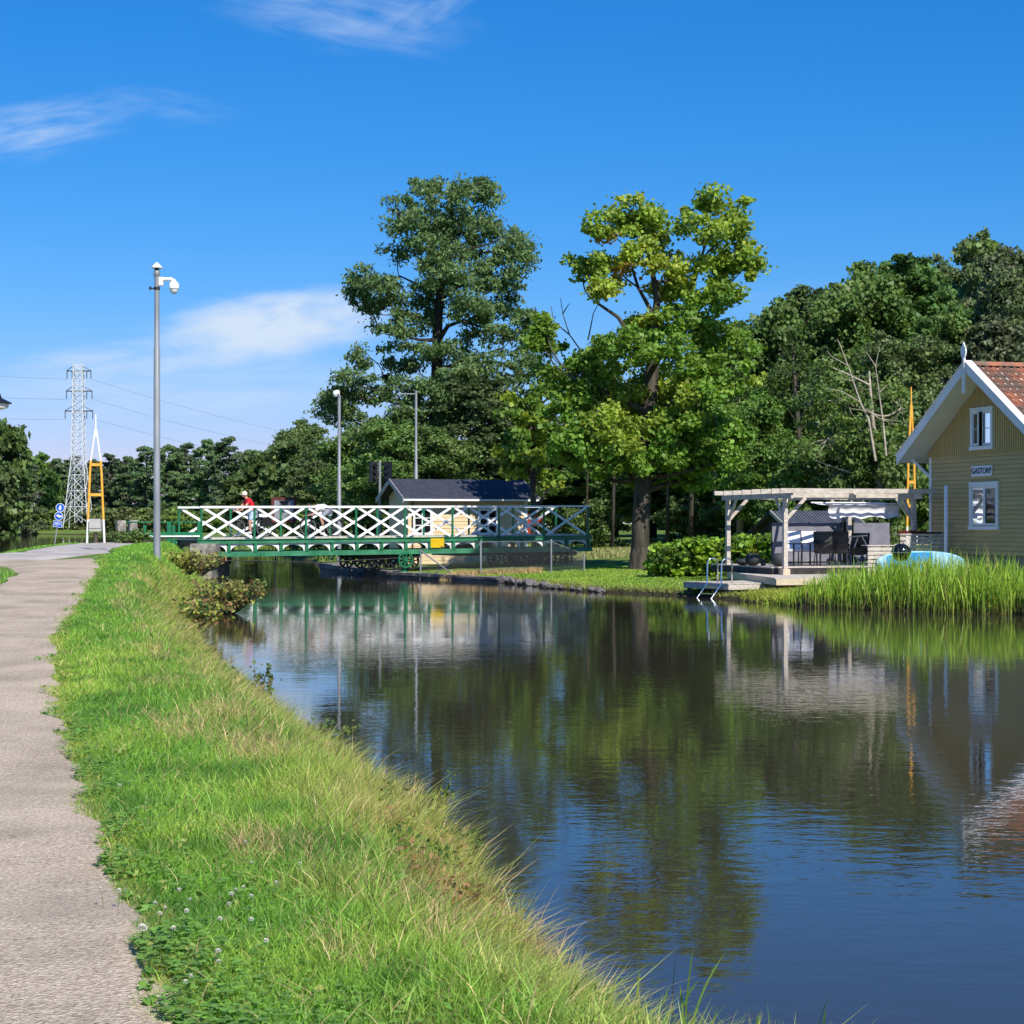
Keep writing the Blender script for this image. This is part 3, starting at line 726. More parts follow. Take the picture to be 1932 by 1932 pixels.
# signal
d = 80; X = WX(716.6, d); z0 = Hs(X, d)
tl = thing('traffic_signal', 'pale post with two black signal heads beside the bridge hut gable', 'traffic signal', (X, d, z0))
p = MB(); p.tube([(X, d, z0), (X, d, WZ(870, d))], .055, 8); p.build('post', M['steel'], tl)
for dx, yaw in ((-.27, .5), (.36, -.3)):
    ax = (Vector((math.cos(yaw), math.sin(yaw), 0)), Vector((-math.sin(yaw), math.cos(yaw), 0)), Vector((0, 0, 1)))
    cz = WZ(890, d); p = MB(); p.box((X + dx, d - .05, cz), (.33, .16, .86), ax); p.bar((X, d, cz), (X + dx, d - .03, cz), .05); hd = p.build('signal_head', M['signal'], tl)
    for k in (-1, 0, 1):
        p = MB(); p.lathe([(.09, 0), (.085, .10)], Vector((X + dx, d - .05, cz + k * .26)) - ax[1] * .09, 12, -ax[1]); p.build('lens', M['lens'], hd)

# leaning road sign
d = 60; X = WX(101, d); z0 = WZ(1038, d); lean = Vector((.165, 0, 1)).normalized()
rs = thing('road_sign', 'leaning grey post with two round blue signs above a blue text plate', 'road sign', (X, d, z0))
p0 = Vector((X, d, z0)); p = MB(); p.tube([p0 - lean * .3, p0 + lean * 1.50], .022, 8); p.build('post', M['steel'], rs)
sx = Vector((lean.z, 0, -lean.x)); yv = Vector((0, -1, 0))
for q, (h_, rr) in enumerate(((1.40, .145), (1.12, .14))):
    c = p0 + lean * h_ + yv * .03
    p = MB(); p.lathe([(rr, 0), (rr, .015)], c, 24, yv); ds = p.build('sign_disc', M['blue'], rs)
    p = MB(); p.lathe([(rr * .9, 0), (rr, 0), (rr, .004), (rr * .9, .004), (rr * .9, 0)], c + yv * .016, 24, yv); p.f = p.f[:-2]
    p.build('border', M['white'], ds)
    p = MB(); o = c + yv * .017
    if q == 0:
        p.prism([o + sx * a + lean * b_ for a, b_ in ((-.05, -.03), (.05, -.03), (.012, .085), (-.012, .085))], yv * .004)
        p.prism([o + sx * a + lean * b_ for a, b_ in ((-.045, -.075), (.045, -.075), (.045, -.05), (-.045, -.05))], yv * .004)
    else:
        p.prism([o + sx * a + lean * b_ for a, b_ in ((-.085, .02), (-.04, .055), (.02, .03), (.09, .04), (.10, -.02), (.03, -.04), (-.05, -.02))], yv * .004)
    p.build('pictogram', M['white'], ds)
c = p0 + lean * .86 + yv * .03
p = MB(); p.prism([c + sx * a + lean * b_ for a, b_ in rrect(.29, .21, .02)], yv * .012); pl = p.build('sign_plate', M['blue'], rs)
p = MB()
for a0, a1, b0, b1 in ((-.14, .14, .09, .10), (-.14, .14, -.10, -.09), (-.14, -.13, -.09, .09), (.13, .14, -.09, .09), (-.10, .09, .035, .05), (-.09, .10, 0, .014), (-.10, .05, -.04, -.026)):
    p.prism([c + sx * a + lean * b_ for a, b_ in ((a0, b0), (a1, b0), (a1, b1), (a0, b1))], yv * .016)
p.build('lettering', M['white'], pl)

# white diamond mark on the far shore
d = 322; X = WX(38, d); z0 = Hs(X, d)
nm = thing('shore_mark', 'white diamond shaped board on a post at the far shore of the lake', 'shore mark', (X, d, z0))
p = MB(); p.tube([(X, d, z0 - .3), (X, d, WZ(989, d))], .13, 8); p.build('post', M['white'], nm)
c = Vector((X, d - .2, WZ(986, d))); p = MB(); p.prism([c + Vector((a, 0, b_)) for a, b_ in ((-.62, 0), (-.3, -.5), (.3, -.5), (.62, 0), (.3, .5), (-.3, .5))], (0, -.08, 0)); p.build('board', M['white'], nm)

# yellow A-frame masts with control boxes
def a_frame(x, d, z0, bars, apex, mast, hw_, white_to, white_from, label, boxlab, yaw=0, box=True):
    X = WX(x, d); ux = Vector((math.cos(yaw), math.sin(yaw), 0)); B = Vector((X, d, z0))
    t_ = thing('mast_frame', label, 'mast frame', tuple(B), 'yellow A-frame masts')
    hwid = lambda h: hw_ * (1 - h / apex) + .025 if h < apex else .0
    hwid = lambda h: np.interp(h, [0, bars[-1], apex], [hw_, hw_ * .62, .02])
    for sg in (-1, 1):
        pts = lambda a, b_: [B + ux * sg * hwid(h) + Vector((0, 0, h)) for h in np.linspace(a, b_, 5)]
        p = MB(); p.tube(pts(-.2, white_to), .04, 8); lg = p.build('leg', M['white'], t_)
        p = MB(); p.tube(pts(white_to, white_from), .042, 8); p.build('yellow_section', M['orange'], lg)
        p = MB(); p.tube(pts(white_from, apex), .034, 8); p.build('upper_section', M['white'] if white_from < apex * .9 else M['orange'], lg)
    for h in bars:
        p = MB(); p.bar(B + ux * -hwid(h) + Vector((0, 0, h)), B + ux * hwid(h) + Vector((0, 0, h)), .05, .10); p.build('cross_bar', M['orange'], t_)
    p = MB(); p.tube([B + Vector((0, 0, apex - .25)), B + Vector((0, 0, mast))], [.035, .022], 8); p.build('mast', M['white'] if white_from < apex * .9 else M['orange'], t_)
    if box:
        t2 = thing('control_box', boxlab, 'control box', tuple(B))
        p = MB(); p.box(B + Vector((0, -.02, .68)), (.40, .26, .44), (ux, Vector((-ux.y, ux.x, 0)), (0, 0, 1))); bx = p.build('box', M['concrete'] if yaw == 0 else M['white_trim'], t2)
        p = MB(); p.box(B + Vector((0, -.155, .56)), (.39, .012, .012), (ux, Vector((-ux.y, ux.x, 0)), (0, 0, 1))); p.build('lid_seam', M['dark_steel'], bx)
        p = MB(); p.lathe([(.085, -.2), (.085, .36), (.05, .42)], B + Vector((0, 0, 0)), 12); p.build('stump', M['bark'], t2)
a_frame(180.5, 65, 1.27, (1.75, 2.81), 4.05, 4.58, .31, .88, 2.95, 'A-frame mast with white feet and yellow middle beside the bridge approach', 'grey control box on a stub post between the feet of the A-frame mast')
a_frame(1719, 60, .85, (1.72, 2.5, 3.28), 4.85, 5.6, .33, 1.05, 5.0, 'yellow A-frame mast half hidden behind the house eave and the pergola', 'small white box between the feet of the A-frame mast near the house', yaw=.9)

# waterway sign
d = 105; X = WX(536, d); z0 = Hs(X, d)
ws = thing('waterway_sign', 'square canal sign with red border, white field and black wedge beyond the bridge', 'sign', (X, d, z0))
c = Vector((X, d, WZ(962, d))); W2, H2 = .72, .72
p = MB(); p.box(c, (W2 * 2, .06, H2 * 2)); bd = p.build('board', mat('shaded_red', (.10, .025, .02), (.15, .04, .03), 4, .8), ws)  # red frame darkened in its colour to stand for tree shade
p = MB(); p.box(c + Vector((0, -.034, 0)), (W2 * 2 - .34, .012, H2 * 2 - .34)); p.build('white_field', mat('shaded_white', (.22, .23, .25), (.30, .31, .33), 4, .8), bd)  # white field greyed in its colour, same painted tree shade
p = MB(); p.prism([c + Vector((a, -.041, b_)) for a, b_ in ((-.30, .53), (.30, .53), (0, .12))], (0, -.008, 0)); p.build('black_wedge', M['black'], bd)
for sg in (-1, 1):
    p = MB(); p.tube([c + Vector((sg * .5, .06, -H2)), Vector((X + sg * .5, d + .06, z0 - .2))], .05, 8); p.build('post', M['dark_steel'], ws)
# ------------------------------------------------------------------ yellow house
HS, HU, HZ = Vector((-.29, .957, 0)), Vector((.957, .29, 0)), Vector((0, 0, 1))
HO = Vector((13.043, 50.232, 0)); HW, TP, ZP = 3.2, .6424, 6.38
def hp(s, u, z): return HO + HS * s + HU * u + HZ * z
AX = (HS, HU, HZ)
house = thing('house', 'yellow clapboard house with white trim and red pantile roof behind the reeds', 'house', tuple(HO))
def hb(m, s0, s1, u0, u1, z0, z1): m.obox(hp(s0, u0, z0), HS * (s1 - s0), HU * (u1 - u0), HZ * (z1 - z0)); return m
zr = lambda s: ZP - TP * abs(s)
LW = (.256 - .63, .256 + .63, 1.95, 3.02); UW = (.36 - .47, .36 + .47, 4.15, 5.07)   # openings (s0,s1,z0,z1)
m = MB(); hb(m, -HW + .06, HW - .06, .06, 9, .2, 1.14); m.build('foundation', M['granite'], house)
# wall core with window openings
m = MB()
def wall_panel(m, s0, s1, z0, z1, hole, u0, u1):
    a, b_, c, d_ = hole
    for q in ((s0, a, z0, z1), (b_, s1, z0, z1), (a, b_, z0, c), (a, b_, d_, z1)): hb(m, q[0], q[1], u0, u1, q[2], q[3])
wall_panel(m, -HW, HW, 1.14, 3.92, LW, 0, .14)
for sgn in (-1, 1):
    m.prism([hp(s, 0, z) for s, z in (((UW[1] if sgn > 0 else UW[0]), 3.92), (sgn * HW, 3.92), (sgn * HW, zr(HW) - .22), ((UW[1] if sgn > 0 else UW[0]), zr(UW[1] if sgn > 0 else UW[0]) - .22))], HU * .14)
m.prism([hp(s, 0, z) for s, z in ((UW[0], UW[3]), (UW[1], UW[3]), (UW[1], zr(UW[1]) - .22), (0, ZP - .22), (UW[0], zr(UW[0]) - .22))], HU * .14)
hb(m, UW[0], UW[1], 0, .14, 3.92, UW[2])
hb(m, -HW, -HW + .14, .14, 9, 1.14, 4.1); hb(m, HW - .14, HW, .14, 9, 1.14, 4.1); hb(m, -HW + .14, HW - .14, 8.86, 9, 1.14, 4.1)
m.prism([hp(s, 8.86, z) for s, z in ((-HW, 4.1), (HW, 4.1), (HW, zr(HW) - .22), (0, ZP - .22), (-HW, zr(HW) - .22))], HU * .14)
wall = m.build('wall', M['ochre'], house)
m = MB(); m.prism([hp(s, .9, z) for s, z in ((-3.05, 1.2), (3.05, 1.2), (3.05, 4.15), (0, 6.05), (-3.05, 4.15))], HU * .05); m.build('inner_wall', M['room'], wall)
# lapped boards
m = MB(); z = 1.14; pitch = .122
while z < 3.86:
    z1 = min(z + pitch, 3.93)
    spans = [(-HW + .02, HW - .02)]
    if z1 > LW[2] - .14 and z < LW[3] + .12: spans = [(-HW + .02, LW[0] - .04), (LW[1] + .04, HW - .02)]
    for a, b_ in spans:
        m.prism([hp(a, 0, z + .016), hp(a, 0, z1), hp(a, -.016, z1), hp(a, -.044, z + .016)], HS * (b_ - a))
    z += pitch
m.build('lapped_boards', M['ochre'], wall)
# vertical boards and battens in the gable with a toothed foot
m = MB(); s = -HW - .0; pit = .112
bt = MB()
while s < HW - .01:
    s1 = s + pit - .006; c = (s + s1) / 2
    zt0, zt1 = zr(s) - .225, zr(s1) - .225; zb = 3.90
    segs = [(zb, None)]
    inwin = (c > UW[0] - .02 and c < UW[1] + .02)
    def piece(zlo, zhi0, zhi1, toothed):
        poly = [hp(s, -.036, zhi0), hp(s, -.036, zlo)] + ([hp(c, -.036, zlo - .055)] if toothed else []) + [hp(s1, -.036, zlo), hp(s1, -.036, zhi1)]
        m.prism(poly, HU * .03)
        bt.prism([hp(s1 - .016, -.036, zhi1), hp(s1 - .016, -.036, zlo), hp(s1 + .022, -.036, zlo), hp(s1 + .022, -.036, zhi1 - .02)], -HU * .022)
    if inwin:
        piece(zb, UW[2] - .05, UW[2] - .05, True); piece(UW[3] + .05, zt0, zt1, False)
    else: piece(zb, zt0, zt1, True)
    s += pit
gbd = m.build('gable_boards', M['ochre2'], wall); bt.build('battens', M['ochre2'], gbd)
# white corner board and eave bracket
m = MB(); hb(m, HW - .10, HW + .02, -.055, .10, 1.14, 3.92); m.build('corner_board', M['white_trim'], house)
m = MB(); hb(m, -HW - .02, -HW + .10, -.055, .10, 1.14, 3.92); m.build('corner_board', M['white_trim'], house)
m = MB(); m.bar(hp(HW + .03, -.02, 3.35), hp(HW + .52, -.45, 3.98), .07); m.build('eave_bracket', M['white_trim'], house)
# roof: soffit slabs + pantiles
SE = 3.76; U0, U1 = -.8, 9.5
m = MB()
for sg in (-1, 1):
    m.prism([hp(0, U0 + .03, ZP - .10), hp(sg * SE, U0 + .03, zr(SE) - .10), hp(sg * SE, U0 + .03, zr(SE) - .20), hp(0, U0 + .03, ZP - .20)], HU * (U1 - U0 - .03))
roof = m.build('roof', M['soffit'], house)
sl_len = SE / math.cos(math.atan(TP)); rows = 15; rp = sl_len / rows; cw = .215; nc = int((U1 - U0 - .12) / cw); sub = 6
for sg in (-1, 1):
    m = MB(); sdir = (HS * sg - HZ * TP).normalized(); nrm = (HS * sg * TP + HZ).normalized(); o = hp(0, U0 + .14, ZP - .09)
    for r_ in range(rows):
        vs = []; jit = rnd.uniform(-.01, .01)
        for e, (dist, lift) in enumerate(((r_ * rp, .012), ((r_ + 1) * rp + .05, .052), ((r_ + 1) * rp + .05, .02))):
            for k in range(nc * sub + 1):
                x = k / sub; f = x % 1
                wv = .030 * math.sin(2 * math.pi * f) + .012 * math.sin(4 * math.pi * f)
                tj = (math.sin(int(x) * 91.7 + r_ * 37.3) * .006)
                vs.append(o + HU * (x * cw) + sdir * (dist + tj) + nrm * (lift + wv + tj + jit * .3))
        n_ = nc * sub + 1
        m.add(vs, [(e * n_ + k, e * n_ + k + 1, (e + 1) * n_ + k + 1, (e + 1) * n_ + k) for e in range(2) for k in range(n_ - 1)])
    m.build('pantiles', M['tile'], roof, recalc=False)
m = MB(); u = U0 + .14
while u < U1 - .1:
    pts = []
    for e, uu_ in enumerate((u, u + .36)):
        rr = .115 if e == 0 else .13
        for k in range(9):
            a = math.pi * k / 8; pts.append(hp(math.cos(a) * rr, uu_, ZP - .085 + math.sin(a) * rr))
    m.add(pts, [(k, k + 1, 9 + k + 1, 9 + k) for k in range(8)] + [tuple(range(8, -1, -1)), tuple(range(9, 18))])
    u += .33
m.build('ridge_tiles', M['tile'], roof)
# barge boards: face board, outer rim and a flat weather plank on top
for sg in (-1, 1):
    m = MB()
    m.prism([hp(0, U0, ZP + .02), hp(sg * (SE + .03), U0, zr(SE + .03) + .02), hp(sg * (SE + .03), U0, zr(SE + .03) - .24), hp(0, U0, ZP - .25)], HU * .028)
    bb = m.build('barge_board', M['white_trim'], roof)
    m = MB()
    m.prism([hp(0, U0 - .03, ZP + .055), hp(sg * (SE + .04), U0 - .03, zr(SE + .04) + .055), hp(sg * (SE + .04), U0 - .03, zr(SE + .04) + .022), hp(0, U0 - .03, ZP + .022)], HU * .24)
    m.build('weather_plank', M['white'], bb)
m = MB(); hb(m, -.05, .05, U0 - .055, U0 - .002, ZP - .78, ZP + .12)
m.prism([hp(s, U0 - .055, z) for s, z in ((-.05, ZP - .78), (.05, ZP - .78), (.075, ZP - .84), (-.075, ZP - .84))], HU * .05)
fin = m.build('finial', M['white'], roof)
m = MB()
outl = [(0, .10), (.05, .14), (.13, .26), (.16, .40), (.12, .50), (.15, .58), (.06, .56), (.05, .66), (0, .72), (-.05, .66), (-.06, .56), (-.15, .58), (-.12, .50), (-.16, .40), (-.13, .26), (-.05, .14)]
m.prism([hp(a * .85, U0 - .05, ZP + z_ * .78 - .02) for a, z_ in outl], HU * .035); m.build('ornament', M['white'], fin)
# windows
def window(o, light_rows, openleft, name='window'):
    a, b_, c, d_ = o; fw = .10
    m = MB()
    hb(m, a - fw, a, -.085, .02, c - .02, d_ + fw); hb(m, b_, b_ + fw, -.085, .02, c - .02, d_ + fw); hb(m, a, b_, -.085, .02, d_, d_ + fw)
    hb(m, a - fw - .03, b_ + fw + .03, -.10, .02, c - .12, c - .02); hb(m, a - fw - .03, b_ + fw + .03, -.10, -.0, d_ + fw, d_ + fw + .025)
    wn = m.build('window', M['white_trim'], house)
    mid = (a + b_) / 2
    for q, (x0, x1) in enumerate(((a, mid), (mid, b_))):
        ang = R(15) if (openleft and q == 1) else 0
        hinge = x1 if q == 1 else x0
        def wp(s, u, z):
            ds = s - hinge; return hp(hinge + ds * math.cos(ang) - (u + .05) * math.sin(ang) * 0, -.05 + (u + .05) - abs(ds) * math.sin(ang), z)
        m = MB(); f = .062
        def sb(s0, s1, z0, z1):
            A, B_, C = wp(s0, -.05, z0), wp(s1, -.05, z0), wp(s0, -.05, z1)
            n_ = (B_ - A).cross(C - A).normalized() * .035
            m.obox(A, B_ - A, C - A, n_)
        sb(x0 + .004, x0 + f, c, d_); sb(x1 - f, x1 - .004, c, d_); sb(x0 + f, x1 - f, c, c + f); sb(x0 + f, x1 - f, d_ - f, d_)
        for k in range(1, light_rows): zz = c + (d_ - c) * k / light_rows; sb(x0 + f, x1 - f, zz - .014, zz + .014)
        m.build('sash', M['white_trim'], wn)
        m = MB(); m.add([wp(x0 + f - .01, -.05, c + f - .01), wp(x1 - f + .01, -.05, c + f - .01), wp(x1 - f + .01, -.05, d_ - f + .01), wp(x0 + f - .01, -.05, d_ - f + .01)], [(0, 1, 2, 3)])
        m.build('pane', M['glass'], wn)
    return wn
w1 = window(LW, 1, False); w2 = window(UW, 2, True)
# things seen in the lower window
m = MB()
for k in range(26):
    a = LW[0] + (LW[1] - LW[0]) * k / 25; a1 = LW[0] + (LW[1] - LW[0]) * (k + 1) / 25
    z_low = 2.62 + .06 * math.sin(k * .9)
    m.add([hp(a, .10 + .012 * math.sin(k * 2.1), z_low), hp(a1, .10 + .012 * math.sin(k * 2.1 + 2.1), z_low), hp(a1, .10, 3.0), hp(a, .10, 3.0)], [(0, 1, 2, 3)])
m.build('curtain', M['curtain'], w1)
m = MB(); m.lathe([(.03, 0), (.11, .03), (.14, .14), (.10, .24), (.04, .28), (.06, .31)], hp(LW[1] - .28, .09, 2.0), 14); m.build('vase', M['cushion'], w1, smooth=40)
m = MB(); hb(m, LW[0] + .08, LW[0] + .46, .08, .16, 2.0, 2.34); m.build('blue_cushion', M['navy'], w1)
m = MB(); m.bar(hp(LW[0] + .07, .06, 2.42), hp(LW[0] + .60, .06, 2.60), .05, .04); m.lathe([(.001, 0), (.05, .03), (.05, .08), (.02, .12), (.012, .22)], hp(LW[0] + .42, .1, 2.62), 10); m.build('window_ornament', M['shirt'], w1)
# name board
def text_mesh(body, size, origin, xdir, zdir, mtl, name, parent, ext=.004, bold=0.0):
    cu = bpy.data.curves.new(name, 'FONT'); cu.body = body; cu.size = size; cu.align_x = 'CENTER'; cu.align_y = 'CENTER'; cu.extrude = ext; cu.offset = bold; cu.space_character = 1.05
    o = bpy.data.objects.new(name, cu); link(o)
    dg = bpy.context.evaluated_depsgraph_get(); me = bpy.data.meshes.new_from_object(o.evaluated_get(dg))
    bpy.data.objects.remove(o); x, z = Vector(xdir).normalized(), Vector(zdir).normalized(); y = z.cross(x)
    off = Vector(top(parent).location)
    for v in me.vertices: v.co = Vector(origin) + x * v.co.x + z * v.co.y + (x.cross(z)) * v.co.z - off
    me.materials.clear(); me.materials.append(mtl); ob = bpy.data.objects.new(name, me); return place(ob, parent)
m = MB(); hb(m, .36 - .52, .36 + .52, -.07, -.036, 3.30, 3.59); nb = m.build('name_board', M['white_trim'], house); nb['label'] = 'white board with the dark blue name GASTORP'
text_mesh('GASTORP', .22, hp(.36, -.075, 3.445), -HS, HZ, M['navy'], 'lettering', nb, bold=.004)

# ------------------------------------------------------------------ bridge hut (cream hut with dark roof)
SU, SV = Vector((.937, .35, 0)), Vector((-.35, .937, 0)); SO = Vector((WX(771.6, 77.3), 77.3, 0))
hut = thing('bridge_hut', 'small cream wooden hut with dark felt roof standing behind the bridge', 'hut', tuple(SO))
def sp_(a, b_, z): return SO + SU * a + SV * b_ + HZ * z
def sb_(m, a0, a1, b0, b1, z0, z1): m.obox(sp_(a0, b0, z0), SU * (a1 - a0), SV * (b1 - b0), HZ * (z1 - z0)); return m
HL, HD, HE, HR_ = 5.24, 2.9, 3.20, 3.80
m = MB()
for z in np.arange(.3, HE - .03, .15):
    m.prism([sp_(0, 0, z), sp_(0, 0, z + .155), sp_(0, -.012, z + .155), sp_(0, -.032, z)], SU * HL)
sb_(m, 0, HL, .001, HD, .3, HE)
for a in (0, HL - .1): m.prism([sp_(a, 0, HE), sp_(a, HD, HE), sp_(a, HD / 2, HR_ - .06)], SU * .1)
hwall = m.build('wall', M['cream'], hut)
m = MB(); pa, ea = .42, .55
sl_ = (HR_ - HE) / (HD / 2)
for b0, b1, sg in ((-ea, HD / 2, 1), (HD + ea, HD / 2, -1)):
    ze = HE - sl_ * ea
    m.prism([sp_(-pa, b0, ze + .02), sp_(-pa, b1, HR_ + .02), sp_(-pa, b1, HR_ + .11), sp_(-pa, b0, ze + .11)], SU * (HL + 2 * pa))
rf = m.build('roof', M['felt'], hut)
for a in (-pa - .025, HL + pa + .001):
    m = MB()
    for b0, sg in ((-ea - .02, 1), (HD + ea + .02, -1)):
        ze = HE - sl_ * ea
        m.prism([sp_(a, b0, ze - .10), sp_(a, HD / 2, HR_ - .08), sp_(a, HD / 2, HR_ + .125), sp_(a, b0, ze + .125)], SU * .024)
    m.build('barge_board', M['plank'], rf)
m = MB(); sb_(m, -pa, HL + pa, -ea - .07, -ea - .005, HE - sl_ * ea - .02, HE - sl_ * ea + .06); m.build('gutter', M['white_trim'], rf)
for a0, a1 in ((.25, .92), (3.15, 3.86)):
    z0, z1 = 1.62, 2.55
    m = MB()
    for q in ((a0 - .1, a0, z0 - .1, z1 + .1), (a1, a1 + .1, z0 - .1, z1 + .1), (a0, a1, z0 - .1, z0), (a0, a1, z1, z1 + .1)): sb_(m, q[0], q[1], -.075, .0, q[2], q[3])
    sb_(m, a0 - .14, a1 + .14, -.10, 0, z0 - .15, z0 - .1)
    wn = m.build('window', M['white'], hut)
    m = MB(); mid = (a0 + a1) / 2; sb_(m, mid - .04, mid + .04, -.066, -.04, z0, z1)
    for f in (1 / 3, 2 / 3): zz = z0 + (z1 - z0) * f; sb_(m, a0, mid - .04, -.06, -.042, zz - .018, zz + .018); sb_(m, mid + .04, a1, -.06, -.042, zz - .018, zz + .018)
    m.build('sash', M['white'], wn)
    m = MB(); sb_(m, a0 - .002, a1 + .002, -.038, -.034, z0 - .002, z1 + .002); m.build('pane', M['lens'], wn)
for a in (0, HL): m = MB(); sb_(m, a - .06, a + .06, -.06, .06, .3, HE - .05); m.build('corner_board', M['cream'] if a == 0 else M['white_trim'], hut)
m = MB(); m.lathe([(.07, 0), (.09, .06), (.05, .12)], sp_(-.1, .75, 3.2), 10, (-1, 0, 0)); m.build('wall_lamp', M['white'], hut)
m = MB(); m.tube([sp_(.14, -.06, .3), sp_(.14, -.06, 2.9)], .035, 8); m.build('downpipe', M['bark'], hut)

# ------------------------------------------------------------------ cottages glimpsed between the trunks
def cottage(x, d, w_, h_, rh, label, wallm, roofm):
    X = WX(x, d); z0 = Hs(X, d)
    t_ = thing('cottage', label, 'cottage', (X, d, z0))
    m = MB(); m.box((X, d + 2, z0 + h_ / 2), (w_, 4, h_))
    for sx_ in (-1, 1): m.prism([(X + sx_ * (w_ / 2 - .05), d, z0 + h_), (X + sx_ * (w_ / 2 - .05), d + 4, z0 + h_), (X + sx_ * (w_ / 2 - .05), d + 2, z0 + h_ + rh - .1)], (-.1 * sx_, 0, 0))
    m.build('wall', wallm, t_)
    m = MB()
    m.prism([(X - w_ / 2 - .3, d - .3, z0 + h_ - .1), (X - w_ / 2 - .3, d + 2, z0 + h_ + rh), (X - w_ / 2 - .3, d + 2, z0 + h_ + rh + .14), (X - w_ / 2 - .3, d - .3, z0 + h_ + .04)], (w_ + .6, 0, 0))
    m.prism([(X - w_ / 2 - .3, d + 4.3, z0 + h_ - .1), (X - w_ / 2 - .3, d + 2, z0 + h_ + rh), (X - w_ / 2 - .3, d + 2, z0 + h_ + rh + .14), (X - w_ / 2 - .3, d + 4.3, z0 + h_ + .04)], (w_ + .6, 0, 0))
    m.build('roof', roofm, t_)
    for k in (-.28, .22):
        m = MB(); m.box((X + k * w_, d - .03, z0 + h_ * .55), (.9, .08, 1.1)); wn = m.build('window', M['white'], t_)
        m = MB(); m.box((X + k * w_, d - .07, z0 + h_ * .55), (.66, .02, .86)); m.build('pane', M['lens'], wn)
    for k in (-1, 1):
        m = MB(); m.box((X + k * (w_ / 2 - .06), d - .02, z0 + h_ / 2), (.14, .08, h_ - .1)); m.build('corner_board', M['white'], t_)
cottage(1012, 128, 4.6, 2.6, 1.5, 'red wooden cottage with tiled roof glimpsed through trunks right of the hut', M['red_wood'], M['tile'])
cottage(1462, 126, 4.2, 2.2, 1.3, 'pale cottage with orange tiled roof glimpsed through the pergola', M['white_trim'], M['tile'])
# ------------------------------------------------------------------ pergola and patio
PU, PV = Vector((.957, .29, 0)), Vector((-.29, .957, 0)); P0 = Vector((7.6, 51.3, 0)); PAX = (PU, PV, HZ)
def pp(a, b_, z): return P0 + PU * a + PV * b_ + HZ * z
def pb(m, a0, a1, b0, b1, z0, z1): m.obox(pp(a0, b0, z0), PU * (a1 - a0), PV * (b1 - b0), HZ * (z1 - z0)); return m
perg = thing('pergola', 'weathered grey timber pergola with slatted roof over the waterside terrace', 'pergola', tuple(P0) )
PL, PD, ZT = 4.0, 3.95, 2.70
for a, b_ in ((0, 0), (0, PD), (PL, 0), (PL, PD)):
    m = MB(); pb(m, a - .06, a + .06, b_ - .06, b_ + .06, .58, ZT + .02); pst = m.build('post', M['plank'], perg)
    m = MB(); pb(m, a - .105, a + .105, b_ - .105, b_ + .105, .575, .74); m.build('foot_block', M['wood_pale'], pst)
for a in (0, PL):
    m = MB(); pb(m, a - .035, a + .035, -.45, PD + .4, ZT, ZT + .15); m.build('beam', M['plank'], perg)
m = MB(); pb(m, PL / 2 - .035, PL / 2 + .035, -.3, PD + .3, ZT, ZT + .15); m.build('beam', M['plank'], perg)
for b_ in (0, PD):
    m = MB(); pb(m, .04, PL - .04, b_ - .02, b_ + .02, ZT + .03, ZT + .145); m.build('cross_rail', M['plank'], perg)
k = 0; b_ = -.52
while b_ < PD + .45:
    m = MB(); dz = rnd.uniform(-.006, .006); pb(m, -.34 - rnd.uniform(0, .06), PL + .42 + rnd.uniform(0, .05), b_, b_ + .045, ZT + .152 + dz, ZT + .275 + dz); m.build('roof_slat', M['plank'], perg); b_ += .66 if k else .655; k += 1
for a, b_, da, db in ((0, 0, .62, 0), (0, 0, 0, .62), (0, PD, 0, -.62), (0, PD, .62, 0), (PL, 0, -.55, 0), (PL, 0, 0, .6), (PL, PD, -.6, 0)):
    m = MB(); m.bar(pp(a, b_, ZT - .62), pp(a + da, b_ + db, ZT + .02), .05, .09); m.build('brace', M['plank'], perg)
# awning: folded white canvas hung below the roof in the right half
aw = thing('awning', 'sagging white canvas awning hung below the right half of the pergola roof', 'awning', tuple(pp(2.6, .5, 2.5)))
m = MB(); na, nbb = 40, 14
vs = []
for j in range(nbb):
    for i in range(na):
        a = 1.62 + (3.86 - 1.62) * i / (na - 1); f = j / (nbb - 1)
        sc = abs(math.sin(math.pi * i / (na - 1) * 5.5)) 
        if f < .45: b_ = 1.55 - 1.05 * (f / .45); z = 2.60 - .05 * (f / .45) - .035 * math.sin(f / .45 * math.pi) - .02 * sc
        else: q = (f - .45) / .55; b_ = .5 + .10 * math.sin(q * 3.1) + .03 * math.sin(i * .8) * q; z = 2.55 - .02 * sc - q * (.36 + .03 * math.sin(i * .45))
        vs.append(pp(a, b_, z))
m.add(vs, [(j * na + i, j * na + i + 1, (j + 1) * na + i + 1, (j + 1) * na + i) for j in range(nbb - 1) for i in range(na - 1)])
cv = m.build('canvas', M['canvas'], aw, smooth=True)
m = MB(); m.tube([pp(1.55, .5, 2.57), pp(3.92, .5, 2.57)], .018, 8); m.tube([pp(1.55, 1.55, 2.61), pp(3.92, 1.55, 2.61)], .018, 8); m.build('rod', M['white_trim'], aw)

